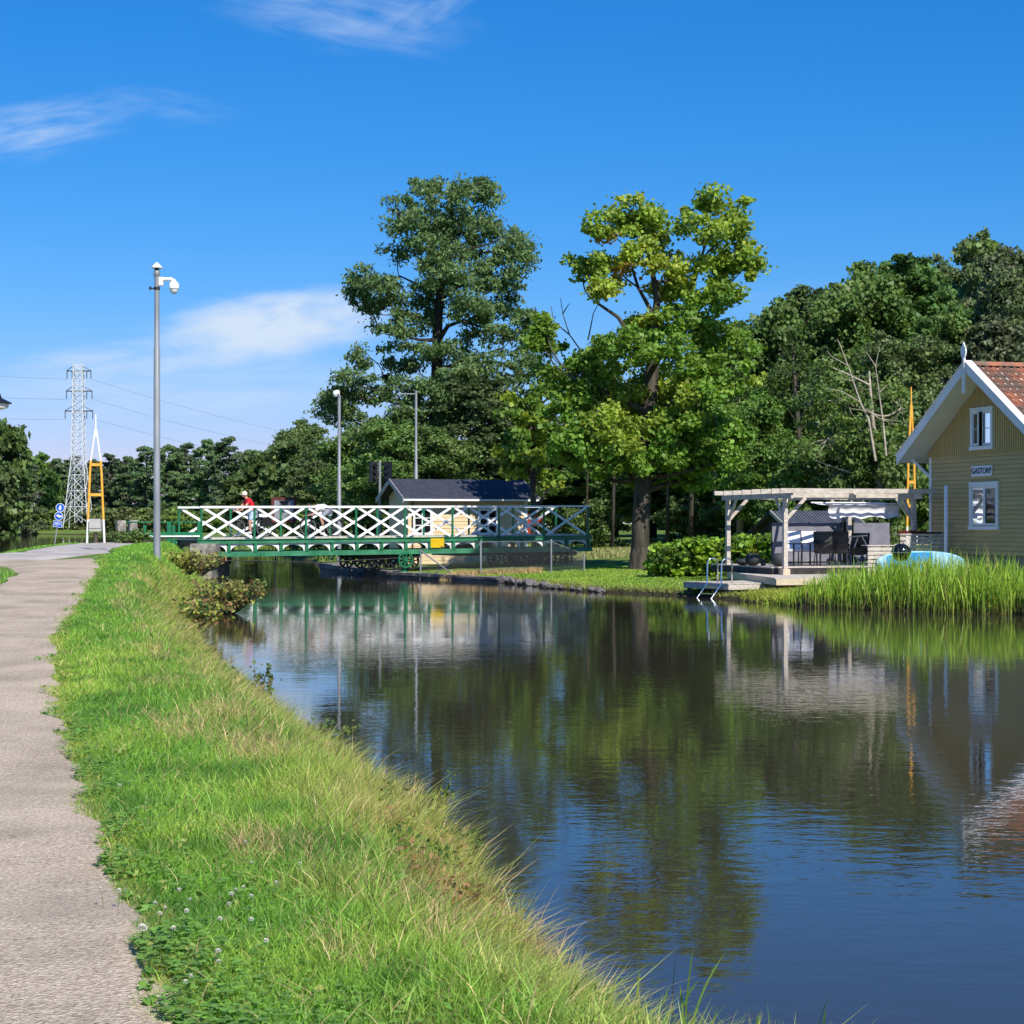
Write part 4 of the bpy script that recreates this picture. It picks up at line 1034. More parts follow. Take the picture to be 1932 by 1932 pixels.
# decks
def plank_deck(name, poly, z, th, dirv, wdt, label, cat, side_m):
    """planked deck: boards across a convex polygon"""
    n = len(poly); c = sum((Vector((*p, 0)) for p in poly), Vector()) / n
    t_ = thing(name, label, cat, (c.x, c.y, z))
    dv = Vector((*dirv, 0)).normalized(); nv = Vector((-dv.y, dv.x, 0))
    pr = [(Vector((*p, 0)).dot(dv), Vector((*p, 0)).dot(nv)) for p in poly]
    lo, hi = min(p[1] for p in pr), max(p[1] for p in pr)
    m = MB(); q = lo
    while q < hi - .02:
        q1 = min(q + wdt - .008, hi); xs = []
        for qq in (q + 1e-4, q1 - 1e-4):
            ys_ = []
            for i in range(n):
                a, b2 = pr[i], pr[(i + 1) % n]
                if (a[1] > qq) != (b2[1] > qq): ys_.append(a[0] + (qq - a[1]) / (b2[1] - a[1]) * (b2[0] - a[0]))
            xs.append((min(ys_), max(ys_)) if ys_ else None)
        if xs[0] and xs[1]:
            dz = rnd.uniform(-.003, .003)
            pts = [dv * xs[0][0] + nv * q, dv * xs[0][1] + nv * q, dv * xs[1][1] + nv * q1, dv * xs[1][0] + nv * q1]
            m.prism([p + HZ * (z - .028 + dz) for p in pts], HZ * .028)
        q += wdt
    m.build('boards', M['plank'], t_)
    m = MB()
    for i in range(n):
        a, b2 = Vector((*poly[i], 0)), Vector((*poly[(i + 1) % n], 0)); e = (b2 - a).normalized(); ins = (c - HZ * 0 - (a + b2) / 2); ins.z = 0; nn = Vector((-e.y, e.x, 0)); nn = nn if nn.dot(ins) > 0 else -nn
        m.obox(a + nn * .01 + e * .01 + HZ * (z - th), (b2 - a) - e * .02, nn * .04, HZ * (th - .030))
    m.build('fascia', side_m, t_)
    return t_
plank_deck('lower_deck', [(6.92, 48.3), (11.6, 49.7), (11.1, 54.2), (6.35, 54.6)], .575, .19, (.957, .29), .14, 'low wooden step deck between the jetty and the pergola posts', 'deck', M['wood_pale'])
up = [tuple(pp(a, b_, 0))[:2] for a, b_ in ((-.22, .42), (5.6, .42), (5.6, 4.75), (-.22, 4.75))]
plank_deck('terrace_deck', up, .78, .21, (.957, .29), .14, 'raised wooden terrace under the pergola carrying the chairs and pots', 'deck', M['plank_dark'])
JL, JV = Vector((.866, .5, 0)), Vector((-.5, .866, 0)); J0 = Vector((5.76, 49.2, 0))
jpoly = [tuple(J0)[:2], tuple(J0 + JL * 2.0)[:2], tuple(J0 + JL * 2.0 + JV * 2.05)[:2], tuple(J0 + JV * 2.05)[:2]]
jt = plank_deck('jetty', jpoly, .40, .17, (.866, .5), .14, 'small square wooden jetty over the water with a swim ladder', 'jetty', M['plank'])
for a, b_ in ((.1, .1), (.1, 1.9), (1.8, .15)):
    p = J0 + JL * a + JV * b_; m = MB(); m.tube([p + HZ * -.8, p + HZ * .23], .06, 8); m.build('pile', M['plank_dark'], jt)
# swim ladder on the left face of the jetty
ld = thing('swim_ladder', 'polished steel swim ladder with two hooped handrails at the jetty edge', 'ladder', tuple(J0 + JV * .6))
for q in (.22, .86):
    B = J0 + JV * q; o = -JL
    pts = [B + JL * .30 + HZ * .40, B + JL * .30 + HZ * .92]
    pts += [B + JL * (.30 - .17 + .17 * math.cos(a)) + HZ * (.92 + .15 * math.sin(a)) for a in np.linspace(0.2, math.pi - .2, 9)]
    pts += [B + o * .04 + HZ * .90, B + o * .05 + HZ * .38, B + o * .42 + HZ * -.04, B + o * .62 + HZ * -.25]
    m = MB(); m.tube(pts, .021, 8); m.build('handrail', M['steel_bright'], ld, smooth=True)
for k, (o_, z) in enumerate(((.12, .29), (.27, .12), (.42, -.05))):
    m = MB(); m.bar(J0 + JV * .22 - JL * o_ + HZ * z, J0 + JV * .86 - JL * o_ + HZ * z, .07, .03); m.build('rung', M['steel_bright'], ld)

# windscreens
def screen(a0, a1, b_, label, posts):
    t_ = thing('windscreen', label, 'windscreen', tuple(pp(a0, b_, .78)), 'grey textile windscreens')
    m = MB(); n = 14
    vs = []
    for j in range(5):
        for i in range(n): f = i / (n - 1); vs.append(pp(a0 + (a1 - a0) * f, b_ + .012 * math.sin(i * 1.3 + j), .84 + 1.19 * j / 4 - .012 * math.sin(f * math.pi) * (j == 4)))
    m.add(vs, [(j * n + i, j * n + i + 1, (j + 1) * n + i + 1, (j + 1) * n + i) for j in range(4) for i in range(n - 1)]); m.build('fabric', M['screen'], t_, smooth=True)
    for a in posts: m = MB(); m.tube([pp(a, b_ + .03, .78), pp(a, b_ + .03, 2.06)], .025, 8); m.build('post', M['black'], t_)
screen(1.66, 4.02, 4.42, 'left hand grey textile windscreen at the back of the terrace behind the white chairs', (1.66, 2.9, 4.0))
screen(4.32, 5.58, 4.30, 'right hand dark grey textile windscreen behind the chair with white tubing', (4.34, 5.58))
t_ = thing('storage_cupboard', 'narrow black outdoor cupboard standing between the two windscreens', 'cupboard', tuple(pp(4.17, 4.3, .78)))
m = MB(); pb(m, 4.05, 4.29, 4.2, 4.5, .78, 2.10); cb_ = m.build('body', M['black'], t_); m = MB(); pb(m, 4.03, 4.31, 4.18, 4.52, 2.10, 2.14); m.build('lid', M['black'], t_)

# garden shed with ribbed grey roof
GO = Vector((8.84, 63, 0)); gz = Hs(9.5, 62)
sh = thing('garden_shed', 'low garden shed with ribbed grey metal roof behind the windscreens', 'shed', (GO.x, GO.y, gz))
def gs(a, b_, z): return GO + PU * a + PV * b_ + HZ * z
m = MB(); m.obox(gs(.2, -1.5, gz), PU * 2.6, PV * 3.0, HZ * (1.72 - gz))
for a in (.2, 2.72): m.prism([gs(a, -1.5, 1.72), gs(a, 1.5, 1.72), gs(a, 0, 2.38)], PU * .08)
m.build('wall', M['plank_dark'], sh)
for sg in (-1, 1):
    m = MB(); a = 0
    while a < 3.0:
        for w0, w1, lf in ((0, .05, .025), (.05, .12, 0)):
            m.prism([gs(a + w0, 0, 2.43 + lf), gs(a + w0, sg * 1.85, 1.63 + lf), gs(a + w0, sg * 1.85, 1.60 + lf), gs(a + w0, 0, 2.40 + lf)], PU * (w1 - w0))
        a += .12
    rf_ = m.build('roof', M['tin'], sh)
    for a in (-.035, 3.01):
        m = MB(); m.prism([gs(a, 0, 2.47), gs(a, sg * 1.87, 1.66), gs(a, sg * 1.87, 1.53), gs(a, 0, 2.34)], PU * .03); m.build('rake_board', M['plank'] if sg < 0 else M['plank_dark'], rf_)  # rake boards on the back slope use the darker wood

# chairs
def chair_white():
    t_ = thing('garden_chair', 'x', 'chair')
    m = MB()
    for sg in (-1, 1):
        y = .27 * sg
        m.tube([(.25, y, 0), (.20, y, .40), (-.18, y, .38)], .014, 6); m.tube([(-.34, y, 0), (-.05, y, .40), (-.32, y, 1.0)], .014, 6); m.tube([(.22, y * 1.05, .58), (-.2, y * 1.05, .62)], .016, 6); m.tube([(.2, y, .40), (.22, y * 1.05, .58)], .012, 6)
    m.tube([(-.32, -.27, 1.0), (-.32, .27, 1.0)], .014, 6); m.build('frame', M['black'], t_)
    m = MB(); m.prism([(.22, -.25, .40), (.24, -.25, .48), (-.12, -.25, .46), (-.12, -.25, .38)], (0, .5, 0)); m.build('seat_cushion', M['cushion'], t_)
    m = MB(); m.prism([(-.08, -.25, .46), (-.01, -.25, .48), (-.25, -.25, 1.0), (-.31, -.25, .98)], (0, .5, 0)); m.build('back_cushion', M['cushion'], t_)
    return t_
def chair_sling(frame='black'):
    t_ = thing('garden_chair', 'x', 'chair')
    m = MB()
    for sg in (-1, 1):
        y = .27 * sg
        m.tube([(.26, y, 0), (.20, y, .42)], .015, 6); m.tube([(-.28, y, 0), (.0, y, .42)], .015, 6); m.tube([(.22, y, .42), (-.17, y, .38), (-.30, y, .98)], .015, 6); m.tube([(.20, y * 1.04, .42), (.20, y * 1.04, .62), (-.2, y * 1.04, .62)], .014, 6)
    m.tube([(-.30, -.27, .98), (-.30, .27, .98)], .015, 6); m.build('frame', M[frame], t_)
    m = MB(); pts = [(.24, .42), (.1, .395), (-.12, .37), (-.175, .40), (-.21, .55), (-.245, .72), (-.275, .86), (-.30, .97)]
    n = 7; vs = []
    for x, z in pts:
        for i in range(n): y = -.26 + .52 * i / (n - 1); sag = .035 * math.cos(math.pi * (i / (n - 1) - .5)); vs.append((x - sag * (z > .42), y, z - sag * (z <= .42) ))
    m.add(vs, [(j * n + i, j * n + i + 1, (j + 1) * n + i + 1, (j + 1) * n + i) for j in range(len(pts) - 1) for i in range(n - 1)]); sl = m.build('sling', M['sling'], t_, smooth=True)
    m = MB(); vs = []
    for j in range(4):
        for i in range(n): y = -.25 + .5 * i / (n - 1); vs.append((-.335 - .02 * math.cos((i / 6 - .5) * 3.1), y, .90 - .04 * j - .12 * math.cos((i / 6 - .5) * 3.1) * (j / 3)))
    m.add(vs, [(j * n + i, j * n + i + 1, (j + 1) * n + i + 1, (j + 1) * n + i) for j in range(3) for i in range(n - 1)]); m.build('headrest', M['sling'], sl, smooth=True)
    return t_
def put(t_, x, d, z, yaw, label, group=None):
    t_.location = (WX(x, d), d, z); t_.rotation_euler = (0, 0, yaw); t_['label'] = label
    if group: t_['group'] = group
    return t_
DZ = .785
cw1 = chair_white(); put(cw1, 1495, 54.2, DZ, R(-95), 'garden chair with white cushions directly right of the near pergola post', 'white cushioned chairs')
put(copy_tree(cw1), 1524, 54.5, DZ, R(-100), 'garden chair with white cushions between the other white chair and the dark sling chairs', 'white cushioned chairs')
cs1 = chair_sling(); put(cs1, 1556, 53.3, DZ, R(72), 'dark sling chair with its back to the water, next to the white cushioned chairs', 'dark sling chairs')
put(copy_tree(cs1), 1583, 53.7, DZ, R(78), 'dark sling chair with its back to the water, next to the black cupboard', 'dark sling chairs')
put(copy_tree(cs1), 1617, 54.2, DZ - .05, R(100), 'low dark garden chair under the folding stool of white tubing', 'dark sling chairs')
# folding stool of white tube resting on the chair
t_ = thing('folding_stool', 'upturned folding stool of white tubing resting on the low dark chair', 'stool', (WX(1618, 54.0), 54.0, 1.30))
X = WX(1618, 54.0)
for sg in (-1, 1):
    m = MB(); y = 54.0 + .16 * sg
    m.tube([(X - .28, y, 1.27), (X - .20, y, 1.62), (X + .26, y, 1.66), (X + .26, y, 1.62)], .02, 6); m.tube([(X + .30, y, 1.27), (X + .10, y, 1.63)], .018, 6); m.tube([(X - .14, y, 1.27), (X - .02, y, 1.6)], .018, 6); m.build('frame', M['white'], t_)
m = MB(); m.box((X, 54.0, 1.29), (.5, .36, .03)); m.build('seat', M['sling'], t_)
# table
t_ = thing('garden_table', 'dark metal garden table in front of the white cushioned chairs', 'table', (WX(1511, 53.1), 53.1, DZ))
X = WX(1513, 53.1)
m = MB(); m.box((X, 53.1, DZ + .64), (.95, .75, .03), PAX); m.build('tabletop', M['black'], t_)
for sa in (-1, 1):
    for sb2 in (-1, 1):
        p = Vector((X, 53.1, 0)) + PU * .42 * sa + PV * .33 * sb2; m = MB(); m.bar(p + HZ * DZ, p + HZ * (DZ + .625), .045); m.build('leg', M['black'], t_)
# pots
def pot(x, d, r, h, z, prof, label, plant=None):
    X = WX(x, d); t_ = thing('plant_pot', label, 'plant pot', (X, d, z), 'charcoal plant pots on the terrace')
    m = MB(); m.lathe([(r * a, h * b2) for a, b2 in prof], (X, d, z), 22); m.build('pot', M['pot'], t_, smooth=50)
    if plant:
        vs, tt = [], []
        for i in range(60):
            a = rnd.uniform(0, 6.28); l = rnd.uniform(.06, .18); o = Vector((X + math.cos(a) * .05, d + math.sin(a) * .05, z + h * .93)); tip = o + Vector((math.cos(a) * l * .8, math.sin(a) * l * .8, l)); sd = Vector((-math.sin(a), math.cos(a), 0)) * .02
            vs += [o, (o + tip) / 2 + sd, tip, (o + tip) / 2 - sd]; tt += [plant] * 4
        me_ = np_mesh('plant', [tuple(v) for v in vs], np.arange(len(vs)), np.arange(0, len(vs), 4), M['leaf'], tint=np.array(tt), off=(X, d, z)); place(bpy.data.objects.new('plant', me_), t_)
sph = [(.45, 0), (.8, .16), (1, .45), (.97, .66), (.8, .88), (.66, .98), (.6, 1), (.52, .97), (.5, .85)]
cyl = [(.8, 0), (1, .9), (1.05, 1), (.9, 1), (.88, .85)]
pot(1420, 53.2, .225, .36, DZ, sph, 'round charcoal pot with yellow green plant at the left end of the terrace', (.35, .36, .03))
pot(1470, 52.5, .235, .37, DZ, sph, 'round charcoal pot beside the near pergola post', None)
pot(1440, 53.0, .085, .20, DZ, cyl, 'small cylindrical charcoal pot between the two round pots', None)
pot(1402, 53.9, .20, .20, DZ, sph, 'low dark bowl pot at the far left of the terrace beside the hedge', None)

# slatted low fence with planter, right part higher
def slat_fence(a0, a1, b_, z0, z1, label, plants):
    t_ = thing('slat_fence', label, 'fence', tuple(pp(a0, b_, z0)), 'low slatted fences of the terrace')
    z = z0
    while z < z1 - .03:
        m = MB(); pb(m, a0, a1, b_ - .022, b_, z, min(z + .085, z1)); m.build('slat', M['plank'], t_); z += .115
    for a in (a0 + .05, (a0 + a1) / 2, a1 - .08): m = MB(); pb(m, a, a + .06, b_ + .001, b_ + .07, .5, z1 + .06 * (a > (a0 + a1) / 2)); m.build('post', M['plank'], t_)
    m = MB(); pb(m, a0 - .02, a1 + .02, b_ - .05, b_ + .34, z1, z1 + .025); m.build('cap_board', M['plank'], t_)
    return t_
slat_fence(3.10, 4.50, -.85, .62, 1.69, 'higher slatted fence with red brown plants on top beside the house corner', True)
slat_fence(2.15, 3.08, -.75, .56, 1.38, 'lower slatted fence right of the dark garden chairs', False)
vs, tt = [], []
for i in range(420):
    a = rnd.uniform(3.2, 4.0); b_ = -.80 + rnd.uniform(.0, .25); o = pp(a, b_, 1.71 + rnd.uniform(0, .07)); dv = Vector((rnd.uniform(-1, 1), rnd.uniform(-1, 1), rnd.uniform(.2, 1))).normalized() * rnd.uniform(.04, .09); sd = Vector((dv.y, -dv.x, 0)).normalized() * .015
    vs += [o, o + dv * .5 + sd, o + dv, o + dv * .5 - sd]; c = rnd.choice([(.22, .045, .02), (.30, .07, .03), (.16, .06, .025)]); tt += [c] * 4
me_ = np_mesh('planter_plants', [tuple(v) for v in vs], np.arange(len(vs)), np.arange(0, len(vs), 4), M['leaf'], tint=np.array(tt), off=tuple(pp(3.6, -.7, 1.7)))
o = bpy.data.objects.new('sedum_plant', me_); place(o, None, tuple(pp(3.6, -.7, 1.7))); tag(o, 'red brown low sedum plants growing along the top of the slatted fence', 'plant')
X = WX(1785, 51.2); t_ = MB(); t_.tube([(X, 51.2, .6), (X, 51.2, 3.03), (X + .0, 51.2, 3.07)], [.055, .055, .03], 12); o = t_.build('pipe_post', M['white_trim'], None, (X, 51.2, .6), smooth=40); tag(o, 'slim pale upright pipe standing in front of the yellow house wall', 'pipe')
m = MB(); m.box(pp(4.12, -.55, 1.74), (.7, .5, .05), PAX); o = m.build('fence_cover', M['black'], None, tuple(pp(4.12, -.55, 1.71))); tag(o, 'flat black cover lying on the slatted fence beside the pipe', 'cover')

# kettle grill
gx_, gd = WX(1700, 46.6), 46.6; gzz = Hs(gx_, gd)
gr = thing('kettle_grill', 'black kettle grill with domed lid standing among the reeds', 'grill', (gx_, gd, gzz)); cz = 1.27
m = MB(); m.lathe([(.05, -.23), (.16, -.18), (.225, -.08), (.24, 0), (.24, .005)], (gx_, gd, cz), 26); bw = m.build('bowl', M['enamel'], gr, smooth=40)
m = MB(); m.lathe([(.25, .008), (.247, .03), (.22, .12), (.15, .19), (.06, .225), (.002, .23)], (gx_, gd, cz), 26); lid = m.build('lid', M['enamel'], gr, smooth=40)
m = MB(); m.tube([(gx_ - .06, gd - .02, cz + .225), (gx_ - .05, gd - .02, cz + .27), (gx_ + .05, gd - .02, cz + .27), (gx_ + .06, gd - .02, cz + .225)], .012, 6); m.build('handle', M['black'], lid)
m = MB(); m.lathe([(.028, 0), (.03, .006), (.001, .01)], (gx_ + .07, gd - .145, cz + .165), 10, (.3, -.7, .6)); m.build('vent', M['steel_bright'], lid)
m = MB(); m.lathe([(.246, -.006), (.256, -.004), (.256, .006), (.246, .008), (.246, -.006)], (gx_, gd, cz), 26); m.f = m.f[:-2]; m.build('rim', M['steel_bright'], bw)
for a in (.4, 2.5, 4.6):
    m = MB(); m.tube([(gx_ + .13 * math.cos(a), gd + .13 * math.sin(a), cz - .2), (gx_ + .28 * math.cos(a), gd + .28 * math.sin(a), gzz)], .014, 8); m.build('leg', M['steel_bright'], gr)

# paddle board on its edge
bx, bd = WX(1737, 48.2), 48.2; bz = Hs(bx, bd)
sb3 = thing('paddle_board', 'blue paddle board with pale rails standing on its edge behind the grill', 'paddle board', (bx, bd, bz))
ba, bn, bu = Vector((.985, .17, 0)), Vector((.17, -.985, 0)), Vector((-.02, .12, .99)).normalized()
c = Vector((bx, bd, 1.29 - .385))
def outline(k, n=56):
    out = []
    for i in range(n):
        a = 2 * math.pi * i / n; ca, sa = math.cos(a), math.sin(a)
        out.append((1.24 * math.copysign(abs(ca) ** .9, ca) * k, .385 * math.copysign(abs(sa) ** .72, sa) * (1 - (1 - k) * 2.2)))
    return out
m = MB(); th = .11
rings = [(.97, -th / 2), (.995, -th / 3), (1.0, 0), (.995, th / 3), (.97, th / 2)]
vs = []
for k, o_ in rings: vs += [c + ba * a * 1 + bu * z + bn * o_ for a, z in outline(k)]
n = 56; fs = [(r_ * n + i, r_ * n + (i + 1) % n, (r_ + 1) * n + (i + 1) % n, (r_ + 1) * n + i) for r_ in range(4) for i in range(n)] + [tuple(range(n)), tuple(range(4 * n, 5 * n))]
m.add(vs, fs); hull = m.build('hull', M['board_pale'], sb3, smooth=35)
m = MB(); ol = [(a, z) for a, z in outline(.955) if -1.0 < a < .42]
left = sorted([q for q in ol if q[1] >= 0]); right = sorted([q for q in ol if q[1] < 0], reverse=True)
m.prism([c + ba * a + bu * z + bn * (th / 2 + .002) for a, z in left + right], bn * .006); m.build('deck_pad', M['board_blue'], sb3)
# ------------------------------------------------------------------ cyclists on the bridge
def skin_obj(name, J, edges, mtl, parent, sub=2, root=0):
    """one continuous surface grown round a skeleton: J = [(co, radius)]"""
    me_ = bpy.data.meshes.new(name); me_.from_pydata([j[0] for j in J], edges, []); me_.update()
    o = bpy.data.objects.new(name, me_); link(o)
    sk = o.modifiers.new('skin', 'SKIN'); sk.use_smooth_shade = True
    ly = me_.skin_vertices[0] if len(me_.skin_vertices) else None
    if ly is None:
        bpy.context.view_layer.objects.active = o
        bpy.ops.mesh.customdata_skin_add(); ly = me_.skin_vertices[0]
    for v, j in zip(ly.data, J):
        r = j[1]; v.radius = (r, r) if not isinstance(r, tuple) else r
    ly.data[root].use_root = True
    ss = o.modifiers.new('sub', 'SUBSURF'); ss.levels = sub; ss.render_levels = sub
    dg = bpy.context.evaluated_depsgraph_get(); m2 = bpy.data.meshes.new_from_object(o.evaluated_get(dg))
    bpy.data.objects.remove(o); m2.name = name; m2.materials.clear(); m2.materials.append(mtl)
    ob = bpy.data.objects.new(name, m2); return place(ob, parent)
def local(t_, m, name, mtl, parent, smooth=False):
    """mesh given in the thing's local frame"""
    off = Vector(t_.location); m.v = [tuple(Vector(v) + off) for v in m.v]
    return m.build(name, mtl, parent, smooth=smooth)
def person(label, pose, shirt, shorts, headwear, hat):
    t_ = thing('person', label, 'person'); P = pose
    J, E_ = [], []
    def j(name, r): J.append((P[name], r)); return len(J) - 1
    pel = j('pelvis', .125); bel = j('belly', .125); ch = j('chest', .135); nb_ = j('neckbase', .075); nk = j('neck', .055); hd = j('head', .088); ht = j('headtop', .075); ns = j('nose', .018)
    E_ += [(pel, bel), (bel, ch), (ch, nb_), (nb_, nk), (nk, hd), (hd, ht), (hd, ns)]
    for s in 'lr':
        sh_ = j('sh' + s, .062); el = j('el' + s, .042); wr = j('wr' + s, .03); ha = j('ha' + s, .036)
        E_ += [(ch, sh_), (sh_, el), (el, wr), (wr, ha)]
        hv = (Vector(P['ha' + s]) - Vector(P['wr' + s])).normalized(); sd = hv.cross(Vector((0, 0, 1))).normalized()
        for k, (o_, ln) in enumerate(((-.03, .06), (-.011, .075), (.009, .078), (.027, .068))):
            a = Vector(P['ha' + s]) + sd * o_ + hv * .035; b_ = a + hv * ln * .5; c = b_ + (hv * .6 - Vector((0, 0, 1)) * .8) * ln * .5
            i0 = len(J); J += [(tuple(a), .011), (tuple(b_), .0095), (tuple(c), .008)]; E_ += [(ha, i0), (i0, i0 + 1), (i0 + 1, i0 + 2)]
        a = Vector(P['ha' + s]) - sd * .045; i0 = len(J); J += [(tuple(a), .012), (tuple(a + hv * .04 - sd * .012), .009)]; E_ += [(ha, i0), (i0, i0 + 1)]
        hi = j('hip' + s, .095); kn = j('kn' + s, .058); an = j('an' + s, .04)
        E_ += [(pel, hi), (hi, kn), (kn, an)]
    skin_obj('body', J, E_, M['skin'], t_)
    J2 = [(P['pelvis'], .165), (P['belly'], .18), (P['chest'], .19), (P['neckbase'], .085)]; E2 = [(0, 1), (1, 2), (2, 3)]
    for s in 'lr':
        i0 = len(J2); m_ = tuple((Vector(P['sh' + s]) * .35 + Vector(P['el' + s]) * .65))
        J2 += [(P['sh' + s], .085), (m_, .07)]; E2 += [(2, i0), (i0, i0 + 1)]
    skin_obj('shirt', J2, E2, M[shirt], t_)
    J3 = [(P['pelvis'], .158)]; E3 = []
    for s in 'lr':
        i0 = len(J3); m_ = tuple(Vector(P['hip' + s]) * .1 + Vector(P['kn' + s]) * .9)
        J3 += [(P['hip' + s], .115), (m_, .082)]; E3 += [(0, i0), (i0, i0 + 1)]
    skin_obj('shorts', J3, E3, M[shorts], t_)
    for s in 'lr':
        a = Vector(P['an' + s]); skin_obj('shoe', [(tuple(a + Vector((-.05, 0, -.055))), .04), (tuple(a + Vector((.06, 0, -.06))), .042), (tuple(a + Vector((.16, 0, -.072))), .03)], [(0, 1), (1, 2)], M['white'], t_, 1)
    hd_, ht_ = Vector(P['head']), Vector(P['headtop']); up_ = (ht_ - hd_).normalized(); fw = (Vector(P['nose']) - hd_); fw = (fw - up_ * fw.dot(up_)).normalized()
    m = MB(); m.lathe([(.105, .01), (.108, .05), (.095, .10), (.06, .135), (.002, .148)], hd_ + up_ * .0 - fw * .012, 16, up_)
    if hat: m.prism([hd_ + up_ * .03 + fw * a + up_.cross(fw) * b_ for a, b_ in ((.08, -.09), (.17, -.06), (.19, 0), (.17, .06), (.08, .09))], up_ * .012)
    local_m = m; local(t_, local_m, 'hat' if hat else 'hair', M[headwear], t_, smooth=50)
    for sg in (-1, 1):
        m = MB(); e = hd_ + up_ * .012 + fw * .088 + up_.cross(fw) * .034 * sg; m.lathe([(.002, -.012), (.012, 0), (.002, .012)], e, 8, fw); local(t_, m, 'eye', M['black'], t_)
        m = MB(); e = hd_ - fw * .005 + up_.cross(fw) * .095 * sg; m.lathe([(.002, -.012), (.03, -.004), (.03, .006), (.002, .012)], e, 8, up_.cross(fw)); local(t_, m, 'ear', M['skin'], t_)
    m = MB(); m.box(hd_ - up_ * .05 + fw * .088, (.012, .045, .01), (fw, up_.cross(fw), up_)); local(t_, m, 'mouth', M['red_wood'], t_)
    return t_
# upright rider straddling his bicycle, leaning on the bar (local +x is forward)
p1 = dict(pelvis=(-.05, 0, .94), belly=(.0, 0, 1.08), chest=(.07, 0, 1.28), neckbase=(.18, 0, 1.42), neck=(.22, 0, 1.48), head=(.27, 0, 1.555), headtop=(.275, 0, 1.60), nose=(.375, 0, 1.53),
    shl=(.12, .19, 1.36), ell=(.30, .25, 1.14), wrl=(.47, .25, 1.0), hal=(.53, .25, .985), shr=(.12, -.19, 1.36), elr=(.30, -.25, 1.14), wrr=(.47, -.25, 1.0), har=(.53, -.25, .985),
    hipl=(-.04, .10, .88), knl=(.10, .13, .56), anl=(.08, .13, .22), hipr=(-.04, -.10, .88), knr=(.04, -.12, .50), anr=(-.02, -.13, .11))
p2 = dict(pelvis=(-.22, 0, .98), belly=(-.08, 0, 1.08), chest=(.18, 0, 1.13), neckbase=(.34, 0, 1.10), neck=(.40, 0, 1.10), head=(.49, 0, 1.10), headtop=(.53, 0, 1.13), nose=(.565, 0, 1.04),
    shl=(.24, .19, 1.05), ell=(.36, .24, .86), wrl=(.52, .23, .80), hal=(.58, .23, .79), shr=(.24, -.19, 1.05), elr=(.36, -.24, .86), wrr=(.52, -.23, .80), har=(.58, -.23, .79),
    hipl=(-.22, .10, .94), knl=(.10, .11, .70), anl=(-.02, .11, .40), hipr=(-.22, -.10, .93), knr=(-.06, -.11, .54), anr=(-.14, -.11, .16))
